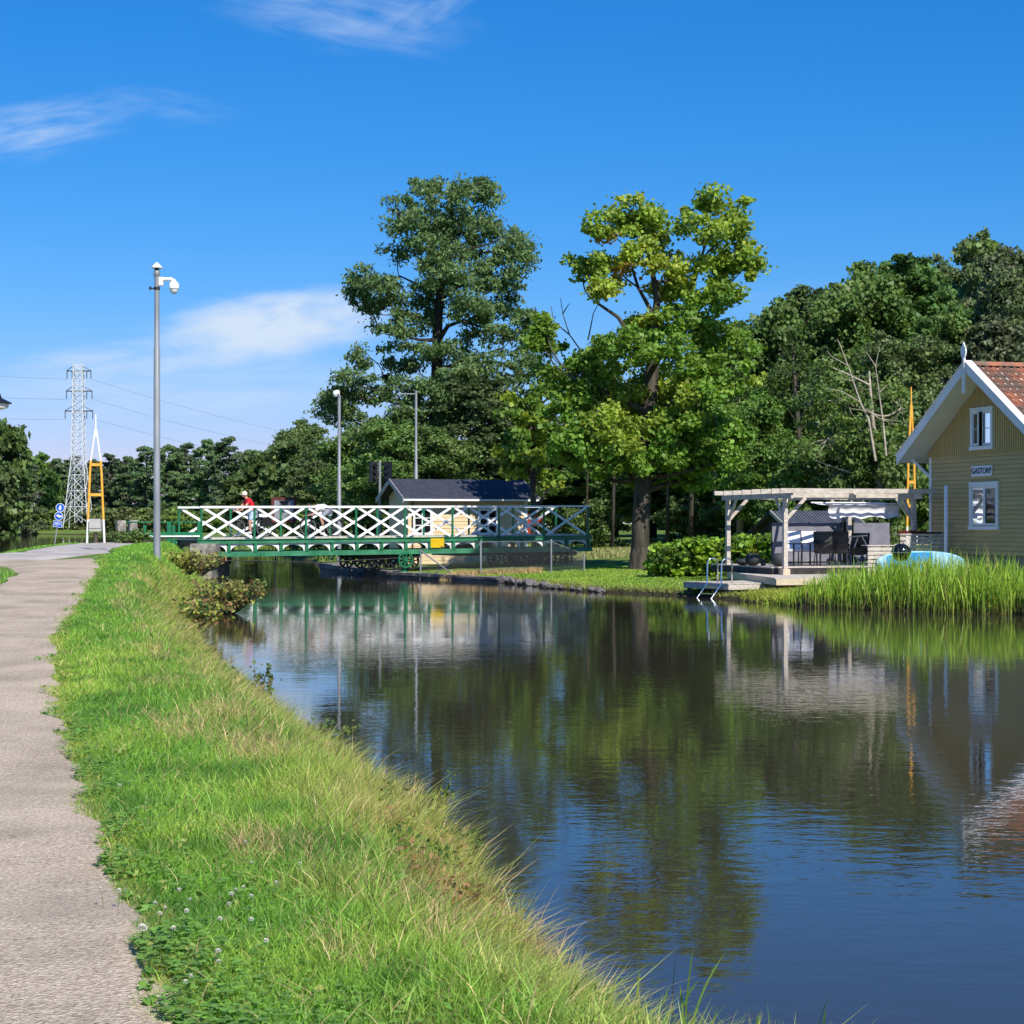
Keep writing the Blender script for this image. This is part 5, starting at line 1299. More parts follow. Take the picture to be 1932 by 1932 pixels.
def bicycle(label, barz, bag):
    t_ = thing('bicycle', label, 'bicycle', (0, 0, 0), 'bicycles on the bridge')
    wc = [(-.52, 0, .34), (.55, 0, .34)]
    for c in wc:
        m = MB(); n = 32; m.tube([(c[0] + .325 * math.cos(a), 0, .34 + .325 * math.sin(a)) for a in np.linspace(0, 2 * math.pi, n + 1)], .018, 8, False); wh = m.build('wheel', M['tyre'], t_, smooth=True)
        m = MB(); m.tube([(c[0] + .30 * math.cos(a), 0, .34 + .30 * math.sin(a)) for a in np.linspace(0, 2 * math.pi, n + 1)], .012, 6, False); m.build('rim', M['steel'], wh)
        m = MB()
        for k in range(16): a = 2 * math.pi * k / 16; m.tube([(c[0], .03 * (-1) ** k, .34), (c[0] + .3 * math.cos(a), 0, .34 + .3 * math.sin(a))], .0025, 4)
        m.tube([(c[0], -.05, .34), (c[0], .05, .34)], .02, 8); m.build('spokes', M['steel'], wh)
        m = MB(); aa = np.linspace(.3, 2.6, 12) if c[0] > 0 else np.linspace(.6, 3.1, 12)
        m.tube([(c[0] + .365 * math.cos(a), 0, .34 + .365 * math.sin(a)) for a in aa], .022, 6); m.build('mudguard', M['black'], t_)
    m = MB(); bb_ = (-.08, 0, .30); st = (-.22, 0, .78); hd = (.36, 0, .80); hb_ = (.40, 0, .66)
    for a, b_, r in ((bb_, st, .016), (bb_, hb_, .02), (st, hd, .016), ((.345, 0, .86), hb_, .02)): m.tube([a, b_], r, 8)
    for sg in (-1, 1):
        m.tube([(-.52, .06 * sg, .34), bb_], .011, 6); m.tube([(-.52, .06 * sg, .34), (-.21, .02 * sg, .74)], .009, 6); m.tube([hb_, (.43, .06 * sg, .58), (.55, .06 * sg, .34)], .013, 6)
    m.build('frame', M['dark_steel'], t_)
    m = MB(); m.tube([(-.22, 0, .78), (-.245, 0, .90)], .013, 6); m.prism([(-.40, -.09, .90), (-.40, .09, .90), (-.2, .035, .91), (-.10, .02, .905), (-.10, -.02, .905), (-.2, -.035, .91)], (0, 0, .045)); m.build('saddle', M['black'], t_)
    m = MB(); m.tube([(.345, 0, .86), (.33, 0, barz)], .014, 6); m.tube([(.52, -.28, barz - .02), (.42, -.2, barz), (.36, -.06, barz + .01), (.36, .06, barz + .01), (.42, .2, barz), (.52, .28, barz - .02)], .013, 6); m.build('handlebar', M['steel'], t_)
    m = MB(); m.lathe([(.085, -.004), (.085, .004)], (-.08, -.045, .30), 18, (0, 1, 0)); m.tube([(-.08, -.06, .30), (-.02, -.06, .15)], .01, 6); m.tube([(-.08, .06, .30), (-.14, .06, .45)], .01, 6); m.box((-.02, -.11, .15), (.09, .09, .02)); m.box((-.14, .11, .45), (.09, .09, .02)); m.build('crank', M['steel'], t_)
    m = MB(); m.box((-.52, 0, .745), (.36, .12, .015)); m.tube([(-.66, .05, .745), (-.53, .05, .36)], .007, 5); m.tube([(-.66, -.05, .745), (-.53, -.05, .36)], .007, 5); m.build('carrier', M['black'], t_)
    if bag:
        m = MB(); 
        for sg in (-1, 1): m.box((-.56, .13 * sg, .56), (.34, .13, .34))
        m.build('pannier', M['black'], t_); m = MB(); m.box((-.40, 0, .81), (.24, .2, .11)); m.build('white_bag', M['white'], t_)
    return t_
yaw_b = math.atan2(-BA.y, -BA.x)
def on_bridge(x, n):
    r = (x - CX) / F; o = BL + BN * n
    s = (r * o.y - o.x) / (BA.x - r * BA.y); return o + BA * s
def setp(t_, x, n, z, dyaw=0):
    p = on_bridge(x, n); t_.location = (p.x, p.y, z); t_.rotation_euler = (0, 0, yaw_b + dyaw); return t_
bk1 = bicycle('dark bicycle with white bag straddled by the rider in red on the bridge', .99, True); setp(bk1, 474, 1.35, 1.50)
r1 = person('cyclist in red shirt, pale blue shorts and pale cap leaning over his handlebar', p1, 'red', 'denim', 'cap', True); setp(r1, 474, 1.35, 1.50)
bk2 = bicycle('dark bicycle under the crouching rider in white on the bridge', .80, False); setp(bk2, 607, 1.35, 1.525)
r2 = person('cyclist in white shirt and grey shorts crouching low over the handlebar', p2, 'shirt', 'greycloth', 'hair', False); setp(r2, 607, 1.35, 1.525)
# ------------------------------------------------------------------ lattice pylon and power lines
d = 353.0; s_ = d / 450; PX = WX(148, d); pz = 2.2; PC = Vector((PX, d, pz))
pyl = thing('pylon', 'tall grey lattice power pylon with three cross arms rising beyond the lake', 'pylon', tuple(PC))
ptop = WZ(688, d); sc_ = d / F
hz_body = WZ(866, d); wb, wt, wl = 1.45 * s_, 1.05 * s_, 3.05 * s_
def hw_at(z):
    return float(np.interp(z, [pz, hz_body, ptop], [wl, wb, wt]))
m = MB(); levels = list(np.linspace(pz, hz_body, 5)) + list(np.linspace(hz_body, ptop, 15))[1:]
for sx_ in (-1, 1):
    for sy_ in (-1, 1):
        m.tube([(PX + sx_ * hw_at(z), d + sy_ * hw_at(z), z) for z in (pz - 1, hz_body, ptop)], .085, 5)
m.build('leg_frame', M['pylon'], pyl)
m = MB()
for i in range(len(levels) - 1):
    z0, z1 = levels[i], levels[i + 1]; a, b_ = hw_at(z0), hw_at(z1)
    for f in range(4):
        c4 = lambda h, z: [(PX - h, d - h, z), (PX + h, d - h, z), (PX + h, d + h, z), (PX - h, d + h, z)]
        A, B_ = c4(a, z0), c4(b_, z1); k = (f + 1) % 4
        m.bar(A[f], B_[k], .075); m.bar(A[k], B_[f], .075); m.bar(B_[f], B_[k], .075)
m.build('bracing', M['pylon'], pyl)
m = MB()
for k in range(9):
    z0, z1 = pz + (hz_body - pz) * k / 9, pz + (hz_body - pz) * (k + 1) / 9
    for s0, s1 in ((-.7, .7), (.7, -.7)): m.bar((PX + s0 * .8, d, z0), (PX + s1 * .8, d, z1), .08)
    for s0 in (-.7, .7): m.bar((PX + s0, d, z0), (PX + s0, d, z1), .12)
m.build('ladder_core', M['pylon'], pyl)
arms = []
for y, x0, x1 in ((700, 125.5, 172.5), (738, 124.5, 174.5), (775.5, 122, 176)):
    z = WZ(y, d); xl, xr = WX(x0, d), WX(x1, d)
    m = MB(); m.bar((xl, d, z), (xr, d, z), .20, .22); m.bar((xl, d, z), (PX - hw_at(z), d - .8, z + .9), .10); m.bar((xr, d, z), (PX + hw_at(z), d - .8, z + .9), .10); m.bar((xl + .6, d - .6, z), (xr - .6, d - .6, z), .10)
    ar = m.build('cross_arm', M['tin'], pyl)
    for x in (xl + .1, PX - hw_at(z) * .0 - 1.2, PX + 1.6, xr - .1):
        m = MB(); m.tube([(x, d, z), (x, d, z - 1.9 * s_)], .09, 6); m.build('insulator', M['tin'], ar)
    arms.append((z - 2.0 * s_, xl, xr))
for i, (z, xl, xr) in enumerate(arms):
    hgt = ('top', 'middle', 'lowest')[i]
    for x, sgn, off, dy in ((xl, -1, (-62, -205, 3.4), 4.0), (xr, 1, (80, 300, -2), 5.5)):
        A = Vector((x, d, z)); B_ = A + Vector(off); pts = []
        for k in range(25): f = k / 24; pts.append(A.lerp(B_, f) - HZ * dy * 4 * f * (1 - f))
        m = MB(); m.tube(pts, .022, 5); o = m.build('power_line', M['rope'], None, tuple(A))
        tag(o, 'power line hanging from the %s pylon arm towards the %s' % (hgt, 'near left' if sgn < 0 else 'far tree tops on the right'), 'power line', 'power lines of the pylon')
# ------------------------------------------------------------------ trees
def unit(v): return v / np.maximum(np.linalg.norm(v, axis=-1, keepdims=True), 1e-9)
def leaf_cloud(C, Rd, cnt, size, tints, rg, up=.35, outw=.5, aspect=.6, droop=0.0, var=.28, shell=.45):
    """C (n,3) clump centres, Rd (n,3) radii, cnt leaves per clump -> verts, per-vertex tint"""
    C = np.repeat(C, cnt, 0); Rr = np.repeat(Rd, cnt, 0); T = np.repeat(tints, cnt, 0); n = len(C)
    u = unit(rg.normal(size=(n, 3))); r = rg.random(n) ** shell * (.82 + .62 * rg.random(n) ** 3)
    P = C + u * Rr * r[:, None]
    nm = unit(rg.normal(size=(n, 3)) * .75 + u * outw + np.array([0, 0, up]))
    tg = rg.normal(size=(n, 3)); tg[:, 2] -= droop
    tg = unit(tg - nm * (tg * nm).sum(-1, keepdims=True)); bt = np.cross(nm, tg)
    s = size * (.6 + .8 * rg.random(n))[:, None]
    V = np.stack([P - tg * s * .5, P + bt * s * aspect * .5 + tg * s * .05, P + tg * s * .5, P - bt * s * aspect * .5 + tg * s * .05], 1)
    f = (1 + var * (rg.random(n) - .5) * 2)[:, None] * np.array([1, 1, 1]); hue = (rg.random(n)[:, None] - .5) * np.array([.25, .02, 0])
    T = np.clip(T * (f + hue), 0, 1)
    return V.reshape(-1, 3), np.repeat(T, 4, 0)
def crown_mesh(name, parts, mtl, off):
    V = np.concatenate([p[0] for p in parts]); T = np.concatenate([p[1] for p in parts])
    return np_mesh(name, V, np.arange(len(V)), np.arange(0, len(V), 4), mtl, tint=T, off=off)
def limb(m, a, b_, r0, r1, rg, wig=.12, n=6, sides=6, sag=.0):
    a, b_ = Vector(a), Vector(b_); L = (b_ - a).length; pts = []
    side = Vector(rg.normal(size=3)) * L * wig
    for k in range(n + 1):
        f = k / n; p = a.lerp(b_, f) + side * math.sin(math.pi * f) * .5 + HZ * (sag * L * math.sin(math.pi * f))
        pts.append(p)
    m.tube(pts, list(np.linspace(r0, r1, n + 1)), sides, False); return pts

def hero(name, label, x, d, base, trunk, boughs, leaf, per, clump_r, tint_fn, seed, bark, r0, forks, density=1.0, extra=None, flat=.62, fill=.12, **kw):
    """boughs: (x, y, rx, ry, depth) in survey px; trunk: list of (x, y, r)"""
    rg = np.random.default_rng(seed); X = WX(x, d); z0 = Hs(X, d)
    t_ = thing(name, label, 'tree', (X, d, z0))
    m = MB(); tp = [Vector((WX(a, d), d + dd, WZ(b_, d))) for a, b_, _, dd in trunk]; tp[0].z = z0 - .3
    m.tube(tp, [q[2] for q in trunk], 12, True)
    fl_ = trunk[0][2]; m.tube([tp[0], tp[0].lerp(tp[1], .12), tp[0].lerp(tp[1], .3), tp[0].lerp(tp[1], .6)], [fl_ * 1.45, fl_ * 1.16, fl_ * 1.02, fl_ * .88], 14, False)
    # fork limbs drawn in the photograph
    fk = []
    for pts, ra, rb in forks:
        p = [Vector((WX(a, d), d + dd, WZ(b_, d))) for a, b_, dd in pts]
        m.tube(p, list(np.linspace(ra, rb, len(p))), 8, False); fk += [(q, ra + (rb - ra) * i / (len(p) - 1)) for i, q in enumerate(p)]
    anchors = [(tp[i].lerp(tp[i + 1], f), trunk[i][2]) for i in range(len(tp) - 1) for f in (0, .33, .66)] + fk
    Cs, Rs, Ts = [], [], []
    for (bx_, by_, rx, ry, dd) in boughs:
        dz = d + dd; c = Vector((WX(bx_, dz), dz, WZ(by_, dz))); sx_, sz_ = rx / F * dz, ry / F * dz; sy_ = (sx_ + sz_) * .55
        best = min(anchors, key=lambda q: (q[0] - c).length + (2.5 * max(0, q[0].z - c.z + .3)))
        limb(m, best[0], c, min(.13, best[1] * .6), .028, rg, .12, 7, 6, -.04)
        nC = max(6, int(density * sx_ * sz_ * sy_ * 4.2 / (clump_r ** 3 * 4.19) * 1.5))
        for k in range(nC):
            u = unit(rg.normal(size=3)); u = u * rg.random() ** .36
            p = c + Vector(u * np.array([sx_, sy_, sz_]))
            q = rg.uniform(.7, 1.3) * clump_r
            if rg.random() < .8: limb(m, c.lerp(p, .12) if rg.random() < .6 else c, p, .022, .007, rg, .16, 4, 4, -.05)
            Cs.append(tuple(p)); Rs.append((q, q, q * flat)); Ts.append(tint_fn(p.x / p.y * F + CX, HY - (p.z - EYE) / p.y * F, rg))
    # loose sprays bridging neighbouring boughs
    bc = [Vector((WX(q[0], d + q[4]), d + q[4], WZ(q[1], d + q[4]))) for q in boughs]
    for k in range(int(len(Cs) * fill)):
        i = int(rg.integers(len(bc))); js = sorted(range(len(bc)), key=lambda j: (bc[j] - bc[i]).length)[1:5]; j = js[int(rg.integers(len(js)))]
        if (bc[j] - bc[i]).length > 2.6: continue
        p = bc[i].lerp(bc[j], rg.uniform(.25, .75)) + Vector(rg.normal(size=3)) * .28
        q = rg.uniform(.5, .95) * clump_r; Cs.append(tuple(p)); Rs.append((q, q, q * .7)); Ts.append(tint_fn(p.x / p.y * F + CX, HY - (p.z - EYE) / p.y * F, rg))
        if rg.random() < .4: limb(m, bc[i], p, .02, .006, rg, .14, 4, 4, -.04)
    if extra: extra(m, d, rg)
    tr = m.build('trunk', bark, t_, smooth=True, recalc=False)
    Vt = leaf_cloud(np.array(Cs), np.array(Rs), per, leaf, np.array(Ts), rg, **kw)
    me_ = crown_mesh('crown', [Vt], M['leaf'], (X, d, z0)); place(bpy.data.objects.new('crown', me_), t_)
    return t_

# --- tall feathery tree behind the hut
def tint1(x, y, rg):
    g = rg.random(); return (.095 + .06 * g, .165 + .075 * g, .058 + .025 * g)
B1 = [(755, 400, 30, 40, 0), (800, 352, 38, 26, 1), (845, 372, 50, 36, -1), (905, 345, 28, 22, 0), (918, 385, 40, 38, 1), (800, 430, 62, 42, -1), (880, 440, 66, 46, 1), (950, 448, 34, 36, 0), (750, 470, 28, 26, 1), (845, 505, 62, 42, -1.4), (930, 515, 52, 42, 0), (985, 468, 26, 26, 1), (990, 500, 16, 24, -1),
      (690, 528, 42, 26, 0), (668, 545, 26, 22, 1), (740, 555, 52, 32, -1), (815, 565, 48, 32, 1), (895, 575, 58, 38, -1), (958, 560, 40, 42, 1), (997, 602, 20, 22, 0), (705, 592, 30, 26, 1), (742, 622, 34, 16, -1), (950, 632, 42, 28, -.5), (895, 622, 32, 16, 1), (785, 606, 36, 18, 0),
      (700, 676, 46, 24, 0), (762, 692, 52, 26, 1.5), (655, 708, 32, 20, -1), (632, 755, 30, 22, 0), (690, 742, 50, 32, 1), (775, 742, 54, 34, -1.6), (870, 690, 46, 24, 1), (925, 682, 40, 24, -1), (900, 742, 52, 34, 0), (985, 668, 26, 26, 1), (1005, 706, 20, 22, 0), (850, 786, 50, 32, 1.5), (740, 790, 46, 26, -1), (960, 720, 30, 26, 0), (820, 722, 40, 34, -1.5), (840, 758, 46, 34, -1.8), (650, 786, 36, 24, .5), (705, 812, 46, 26, 0), (618, 770, 24, 18, 1), (790, 660, 36, 20, -1.2), (850, 655, 36, 18, -1.2), (890, 700, 40, 26, -1.2), (800, 800, 50, 30, -1.5), (880, 800, 46, 30, -1), (930, 770, 34, 28, .6), (860, 540, 40, 30, -1.6), (820, 480, 40, 30, -1.4)]
hero('tall_tree', 'tallest tree, feathery and dark green, towering behind the bridge hut', 822, 95, 1045,
     [(822, 1040, .42, 0), (822, 860, .34, 0), (824, 720, .30, 0), (826, 600, .25, 0), (838, 500, .17, 0), (850, 420, .10, 0), (858, 345, .03, 0)], B1, .25, 74, .62, tint1, 31, M['bark_dark'], .42,
     [([(829, 640, 0), (845, 615, 0), (870, 605, .3), (905, 612, .8)], .14, .05), ([(826, 620, 0), (800, 600, -.3), (765, 598, -1)], .11, .04), ([(822, 740, 0), (780, 720, .4), (720, 705, 1)], .12, .04), ([(828, 580, 0), (800, 540, .5), (750, 515, 1)], .10, .04), ([(826, 700, 0), (880, 680, -.5), (950, 660, -1)], .11, .04)],
     density=1.5, fill=.42, flat=.62, up=.1, outw=.3, aspect=.42, droop=.8, shell=.5)

# --- yellowing maple in front
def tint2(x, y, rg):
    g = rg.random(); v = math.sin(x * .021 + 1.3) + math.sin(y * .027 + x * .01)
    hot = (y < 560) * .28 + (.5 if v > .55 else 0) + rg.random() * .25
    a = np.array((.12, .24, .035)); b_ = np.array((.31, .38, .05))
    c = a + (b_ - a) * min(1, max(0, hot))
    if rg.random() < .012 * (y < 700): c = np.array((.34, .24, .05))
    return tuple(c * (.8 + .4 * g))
B2 = [(1190, 405, 62, 38, 0), (1150, 432, 42, 34, -1), (1240, 430, 40, 34, 1), (1104, 502, 36, 28, 0), (1160, 505, 48, 30, 1), (1225, 480, 50, 34, -1), (1285, 515, 50, 34, 0), (1250, 545, 40, 22, 1), (1130, 545, 30, 20, -1),
      (1340, 382, 26, 36, 0), (1385, 395, 24, 30, 1), (1325, 430, 40, 36, -1), (1375, 445, 38, 30, 0), (1412, 488, 28, 22, 0), (1355, 495, 52, 38, 1), (1330, 555, 44, 26, 0), (1382, 555, 34, 22, -1),
      (1285, 605, 66, 34, 0), (1220, 622, 46, 30, 1), (1345, 632, 46, 38, 1), (1402, 645, 34, 36, 0), (1190, 655, 66, 34, -2), (1260, 668, 60, 34, -2.4), (1120, 668, 54, 32, -.5), (1032, 612, 22, 20, 0), (1020, 640, 24, 16, 0), (1060, 690, 50, 38, .8),
      (1150, 730, 76, 46, 0), (1110, 745, 50, 40, 1.5), (1240, 740, 80, 50, 1.5), (1330, 705, 58, 44, 0), (1385, 715, 42, 40, -1), (1330, 765, 60, 40, -2), (1070, 765, 44, 40, 0),
      (1200, 800, 70, 46, 1.5), (1140, 812, 62, 44, -2.6), (1105, 838, 60, 40, -2.4), (1180, 850, 50, 38, -2.2), (1068, 858, 36, 28, -1.5), (1270, 810, 62, 46, -1), (1340, 815, 62, 44, .5), (1392, 830, 32, 26, 0), (1300, 862, 66, 36, 0), (1235, 872, 50, 30, -1.6), (1365, 868, 44, 26, -.8), (1170, 885, 56, 26, .5), (1245, 900, 60, 22, 1), (1110, 880, 46, 22, 1), (1320, 900, 36, 20, .6)]
def twigs2(m, d, rg):
    for pts in ([(1100, 665), (1075, 630), (1062, 590), (1058, 560)], [(1075, 630), (1045, 605), (1040, 575)], [(1062, 590), (1075, 570)], [(1110, 640), (1120, 590), (1135, 560)]):
        m.tube([Vector((WX(a, d), d + .3, WZ(b_, d))) for a, b_ in pts], list(np.linspace(.03, .01, len(pts))), 5, False)
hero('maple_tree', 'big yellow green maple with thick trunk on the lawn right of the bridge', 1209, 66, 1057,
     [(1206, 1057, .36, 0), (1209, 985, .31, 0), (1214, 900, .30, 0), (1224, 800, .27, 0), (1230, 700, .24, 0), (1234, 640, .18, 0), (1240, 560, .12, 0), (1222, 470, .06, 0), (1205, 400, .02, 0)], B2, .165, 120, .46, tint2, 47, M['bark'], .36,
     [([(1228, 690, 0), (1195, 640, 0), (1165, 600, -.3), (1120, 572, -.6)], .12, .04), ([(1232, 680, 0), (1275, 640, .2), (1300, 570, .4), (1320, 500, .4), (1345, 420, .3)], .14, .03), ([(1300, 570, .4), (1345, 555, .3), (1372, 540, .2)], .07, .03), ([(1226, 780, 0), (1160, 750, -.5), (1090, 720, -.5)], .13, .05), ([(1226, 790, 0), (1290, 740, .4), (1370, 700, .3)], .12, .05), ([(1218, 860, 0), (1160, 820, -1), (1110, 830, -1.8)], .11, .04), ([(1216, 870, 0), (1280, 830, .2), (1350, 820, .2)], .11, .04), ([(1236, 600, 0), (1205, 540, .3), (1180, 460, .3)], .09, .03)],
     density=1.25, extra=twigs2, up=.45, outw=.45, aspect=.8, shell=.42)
def tint3(x, y, rg):
    g = rg.random(); c = np.array((.20, .27, .03)) if rg.random() < .45 else np.array((.11, .20, .03)); return tuple(c * (.8 + .4 * g))
hero('small_maple', 'smaller yellow green tree crowding the left side of the big maple', 1000, 76.5, 1050, [(1010, 1050, .14, 0), (1005, 900, .12, 0), (1000, 760, .05, 0)],
     [(985, 760, 40, 32, 0), (1040, 742, 40, 34, 1), (960, 800, 36, 32, -1), (1010, 810, 52, 36, 0), (958, 842, 34, 28, .5), (1052, 800, 36, 36, 1), (1020, 862, 50, 32, -1), (985, 880, 36, 22, 0), (1040, 905, 40, 20, .5)], .26, 40, .42, tint3, 53, M['bark'], .14, [], density=.85, up=.45, aspect=.8)

# --- templates for the woods
def template(name, h, cw, crown_from, lobes, leaf, per, base_tint, seed, kind='leaf', trunk_r=.2, tips=(.20, .28, .05)):
    rg = np.random.default_rng(seed); m = MB()
    m.tube([(0, 0, -.6), (0.05, 0, h * .35), (-.08, .05, h * .7), (0, 0, h * .95)], [trunk_r * 1.2, trunk_r, trunk_r * .6, .03], 8)
    Cs, Rs, Ts = [], [], []
    for k in range(lobes):
        f = (k + .5) / lobes; z = h * (crown_from + (1 - crown_from) * f)
        prof = kind_profile(kind, f); a = rg.uniform(0, 6.28) + k * 2.4; r = cw / 2 * prof * rg.uniform(.35, .9)
        c = np.array([math.cos(a) * r, math.sin(a) * r, z + rg.uniform(-.3, .3)])
        s = cw * (.22 if kind != 'pine' else .17) * rg.uniform(.75, 1.2) * (.55 + .45 * prof)
        limb(m, (0, 0, max(.6, z - r * .5)), tuple(c), trunk_r * .35, .03, rg, .1, 4, 5)
        for q in range(7 if kind != 'pine' else 6):
            u = unit(rg.normal(size=3)) * rg.random() ** .4
            p = c + u * np.array([s, s, s * (.7 if kind != 'pine' else .38)])
            cr = s * rg.uniform(.38, .6); Cs.append(p); Rs.append((cr, cr, cr * (.6 if kind != 'pine' else .42)))
            g = rg.random(); bt_ = np.array(base_tint) * (1.45 + 1.0 * g)
            if rg.random() < .12: bt_ = bt_ * .5 + np.array(tips) * .5
            Ts.append(bt_)
    V = leaf_cloud(np.array(Cs), np.array(Rs), per, leaf, np.array(Ts), rg, up=.45, outw=.55, aspect=.75 if kind != 'pine' else .45, shell=.4)
    return (m, V)
def kind_profile(kind, f):
    if kind == 'pine': return float(np.interp(f, [0, .2, .6, .85, 1], [.75, .95, .9, .6, .15]))
    if kind == 'spruce': return float(np.interp(f, [0, .1, 1], [.9, 1, .05]))
    if kind == 'shrub': return float(np.interp(f, [0, .4, .8, 1], [1, 1, .75, .3]))
    return float(np.interp(f, [0, .15, .45, .8, 1], [.5, .9, 1, .75, .2]))
TPL = {}
def make_tpl(key, name, cat, mtl, bark, *a, **k):
    m, V = template(name, *a, **k)
    tm = bpy.data.meshes.new(name + '_trunk'); tm.from_pydata([tuple(v) for v in m.v], [], m.f); tm.materials.append(bark); tm.polygons.foreach_set('use_smooth', [True] * len(tm.polygons)); tm.update()
    cm = crown_mesh(name + '_crown', [V], mtl, (0, 0, 0)); TPL[key] = (name, cat, tm, cm, a[0], a[1])
make_tpl('oakA', 'broadleaf_tree', 'tree', M['wood_leaf'], M['bark_dark'], 12, 7.5, .18, 46, .25, 84, (.058, .108, .020), 3)
make_tpl('oakB', 'broadleaf_tree', 'tree', M['wood_leaf'], M['bark_dark'], 14, 6.5, .22, 48, .25, 84, (.045, .088, .020), 4)
make_tpl('oakC', 'broadleaf_tree', 'tree', M['wood_leaf'], M['bark'], 13, 7.0, .25, 40, .24, 80, (.070, .112, .030), 5)
make_tpl('willow', 'willow_tree', 'tree', M['wood_leaf'], M['bark'], 12, 6.5, .2, 44, .26, 80, (.078, .108, .040), 6, kind='leaf')
make_tpl('pine', 'pine_tree', 'tree', M['needle'], M['bark'], 15, 8.5, .06, 62, .5, 46, (.058, .092, .036), 7, kind='pine', trunk_r=.22, tips=(.07, .10, .035))
make_tpl('pineB', 'pine_tree', 'tree', M['needle'], M['bark'], 16, 8.0, .06, 58, .5, 46, (.048, .080, .034), 8, kind='pine', trunk_r=.22, tips=(.065, .095, .035))
make_tpl('farleaf', 'broadleaf_tree', 'tree', M['wood_leaf'], M['bark_dark'], 12, 8.5, .10, 40, .75, 26, (.050, .090, .020), 9)
make_tpl('shrub', 'shrub', 'shrub', M['wood_leaf'], M['bark'], 2.6, 3.2, .02, 26, .17, 40, (.062, .105, .022), 10, kind='shrub', trunk_r=.05)
make_tpl('farshrub', 'shrub', 'shrub', M['wood_leaf'], M['bark'], 5, 9.0, .02, 26, .7, 26, (.085, .125, .025), 12, kind='shrub', trunk_r=.08)
def tree(key, x, d, top_y, wpx, label, group=None, dz=0, name=None):
    """tree standing at survey column x, distance d, whose top shows at top_y and crown is wpx wide"""
    nm_, cat, tm, cm, h, cw = TPL[key]; X = WX(x, d); z0 = Hs(X, d) + dz; H_ = WZ(top_y, d) - z0
    t_ = thing(name or nm_, label, cat, (X, d, z0), group)
    sx_ = wpx / F * d / cw; rz = rnd.uniform(0, 6.28)
    t_.rotation_euler = (0, 0, rz); t_.scale = (sx_, sx_, H_ / h)
    place(bpy.data.objects.new('trunk', tm), t_); place(bpy.data.objects.new('crown', cm), t_)
    return t_
# woods on the far side of the lake (left), front row left to right
G1 = 'pines in the dark wood across the lake'
far_front = [(-40, 300, 838, 90, 'farleaf', 'rounded broadleaf tree cut off by the left edge above the far lake shore'), (5, 318, 806, 88, 'farleaf', 'tallest broadleaf tree at the far left above the lake shore'), (48, 330, 858, 62, 'pine', 'dark pine standing behind the white shore mark'),
    (78, 375, 862, 56, 'farleaf', 'dark broadleaf tree between the white shore mark and the pylon'), (108, 382, 866, 56, 'pine', 'dark pine directly left of the pylon legs'), (140, 470, 868, 58, 'pineB', 'dark pine seen through the pylon lattice'),
    (172, 372, 872, 52, 'pine', 'dark pine between the pylon and the A-frame mast'), (205, 366, 856, 60, 'pineB', 'dark pine directly right of the A-frame mast'), (240, 362, 862, 58, 'pine', 'dark pine behind the stone gateposts of the bridge'),
    (275, 352, 842, 62, 'pineB', 'dark pine just left of the tall camera pole'), (318, 346, 840, 64, 'pine', 'dark pine just right of the tall camera pole'), (352, 350, 836, 66, 'pineB', 'dark pine above the left end of the bridge railing'),
    (392, 342, 830, 66, 'pine', 'dark pine, second behind the left part of the bridge'), (432, 334, 824, 72, 'pineB', 'tallest dark pine of the far wood, left of the red cyclist'), (470, 318, 850, 62, 'pine', 'dark pine rising above the head of the red cyclist')]
for x, d, ty, wp, key, lab in far_front: tree(key, x, d, ty, wp * 1.25, lab, G1 if key.startswith('pine') else 'broadleaf trees across the lake')
for i, x in enumerate(range(-30, 500, 33)):
    tree('pineB' if i % 2 else 'pine', x + rnd.uniform(-8, 8), 395 + rnd.uniform(-15, 15), 872 + rnd.uniform(-14, 10) - (16 if x > 260 else 0), 66, 'dark pine in the rear row of the wood across the lake', 'rear pines across the lake')
for i, (x, d, ty, w_) in enumerate([(-10, 345, 958, 90), (60, 352, 968, 80), (108, 358, 966, 70), (175, 356, 964, 70), (200, 345, 962, 70), (235, 330, 962, 80), (285, 318, 964, 80), (340, 305, 962, 80), (400, 296, 964, 80), (450, 285, 964, 80)]):
    tree('farshrub', x, d, ty, w_, 'light green bush along the far lake shore below the pines', 'bushes on the far lake shore')
# broadleaf trees behind the bridge
mid = [(520, 170, 846, 120, 'oakC', 'small light green tree behind the cyclists, left of the leafy clump'), (500, 210, 862, 120, 'oakB', 'dark broadleaf tree behind the red cyclist'), (575, 150, 800, 130, 'oakA', 'tall leafy tree between the two cyclists with open crown'), (615, 140, 838, 120, 'oakC', 'leafy tree just left of the grey camera pole on the far bank'),
    (672, 118, 812, 150, 'oakA', 'leafy tree just right of the grey camera pole on the far bank'), (735, 90, 800, 170, 'oakC', 'round leafy tree behind the traffic signal and hut gable'), (815, 89, 815, 170, 'oakA', 'round leafy tree in front of the tall trunk behind the hut'), (905, 93, 720, 190, 'oakB', 'dark tree behind the right end of the hut roof'), (960, 118, 760, 160, 'oakB', 'dark tree between the hut and the small maple'),
    (1080, 116, 800, 200, 'oakB', 'dark tree behind the left half of the big maple'), (1230, 112, 760, 230, 'oakB', 'dark tree directly behind the trunk of the big maple'), (1330, 108, 690, 220, 'oakA', 'dark tree behind the right half of the big maple'),
    (780, 128, 780, 190, 'oakB', 'dark tree in the second row behind the hut'), (1000, 130, 790, 180, 'oakB', 'dark tree in the second row between hut and maple'), (1160, 132, 760, 200, 'oakB', 'dark tree in the second row behind the maple')]
for x, d, ty, wp, key, lab in mid: tree(key, x, d, ty, wp * 1.15, lab, 'broadleaf trees behind the bridge')
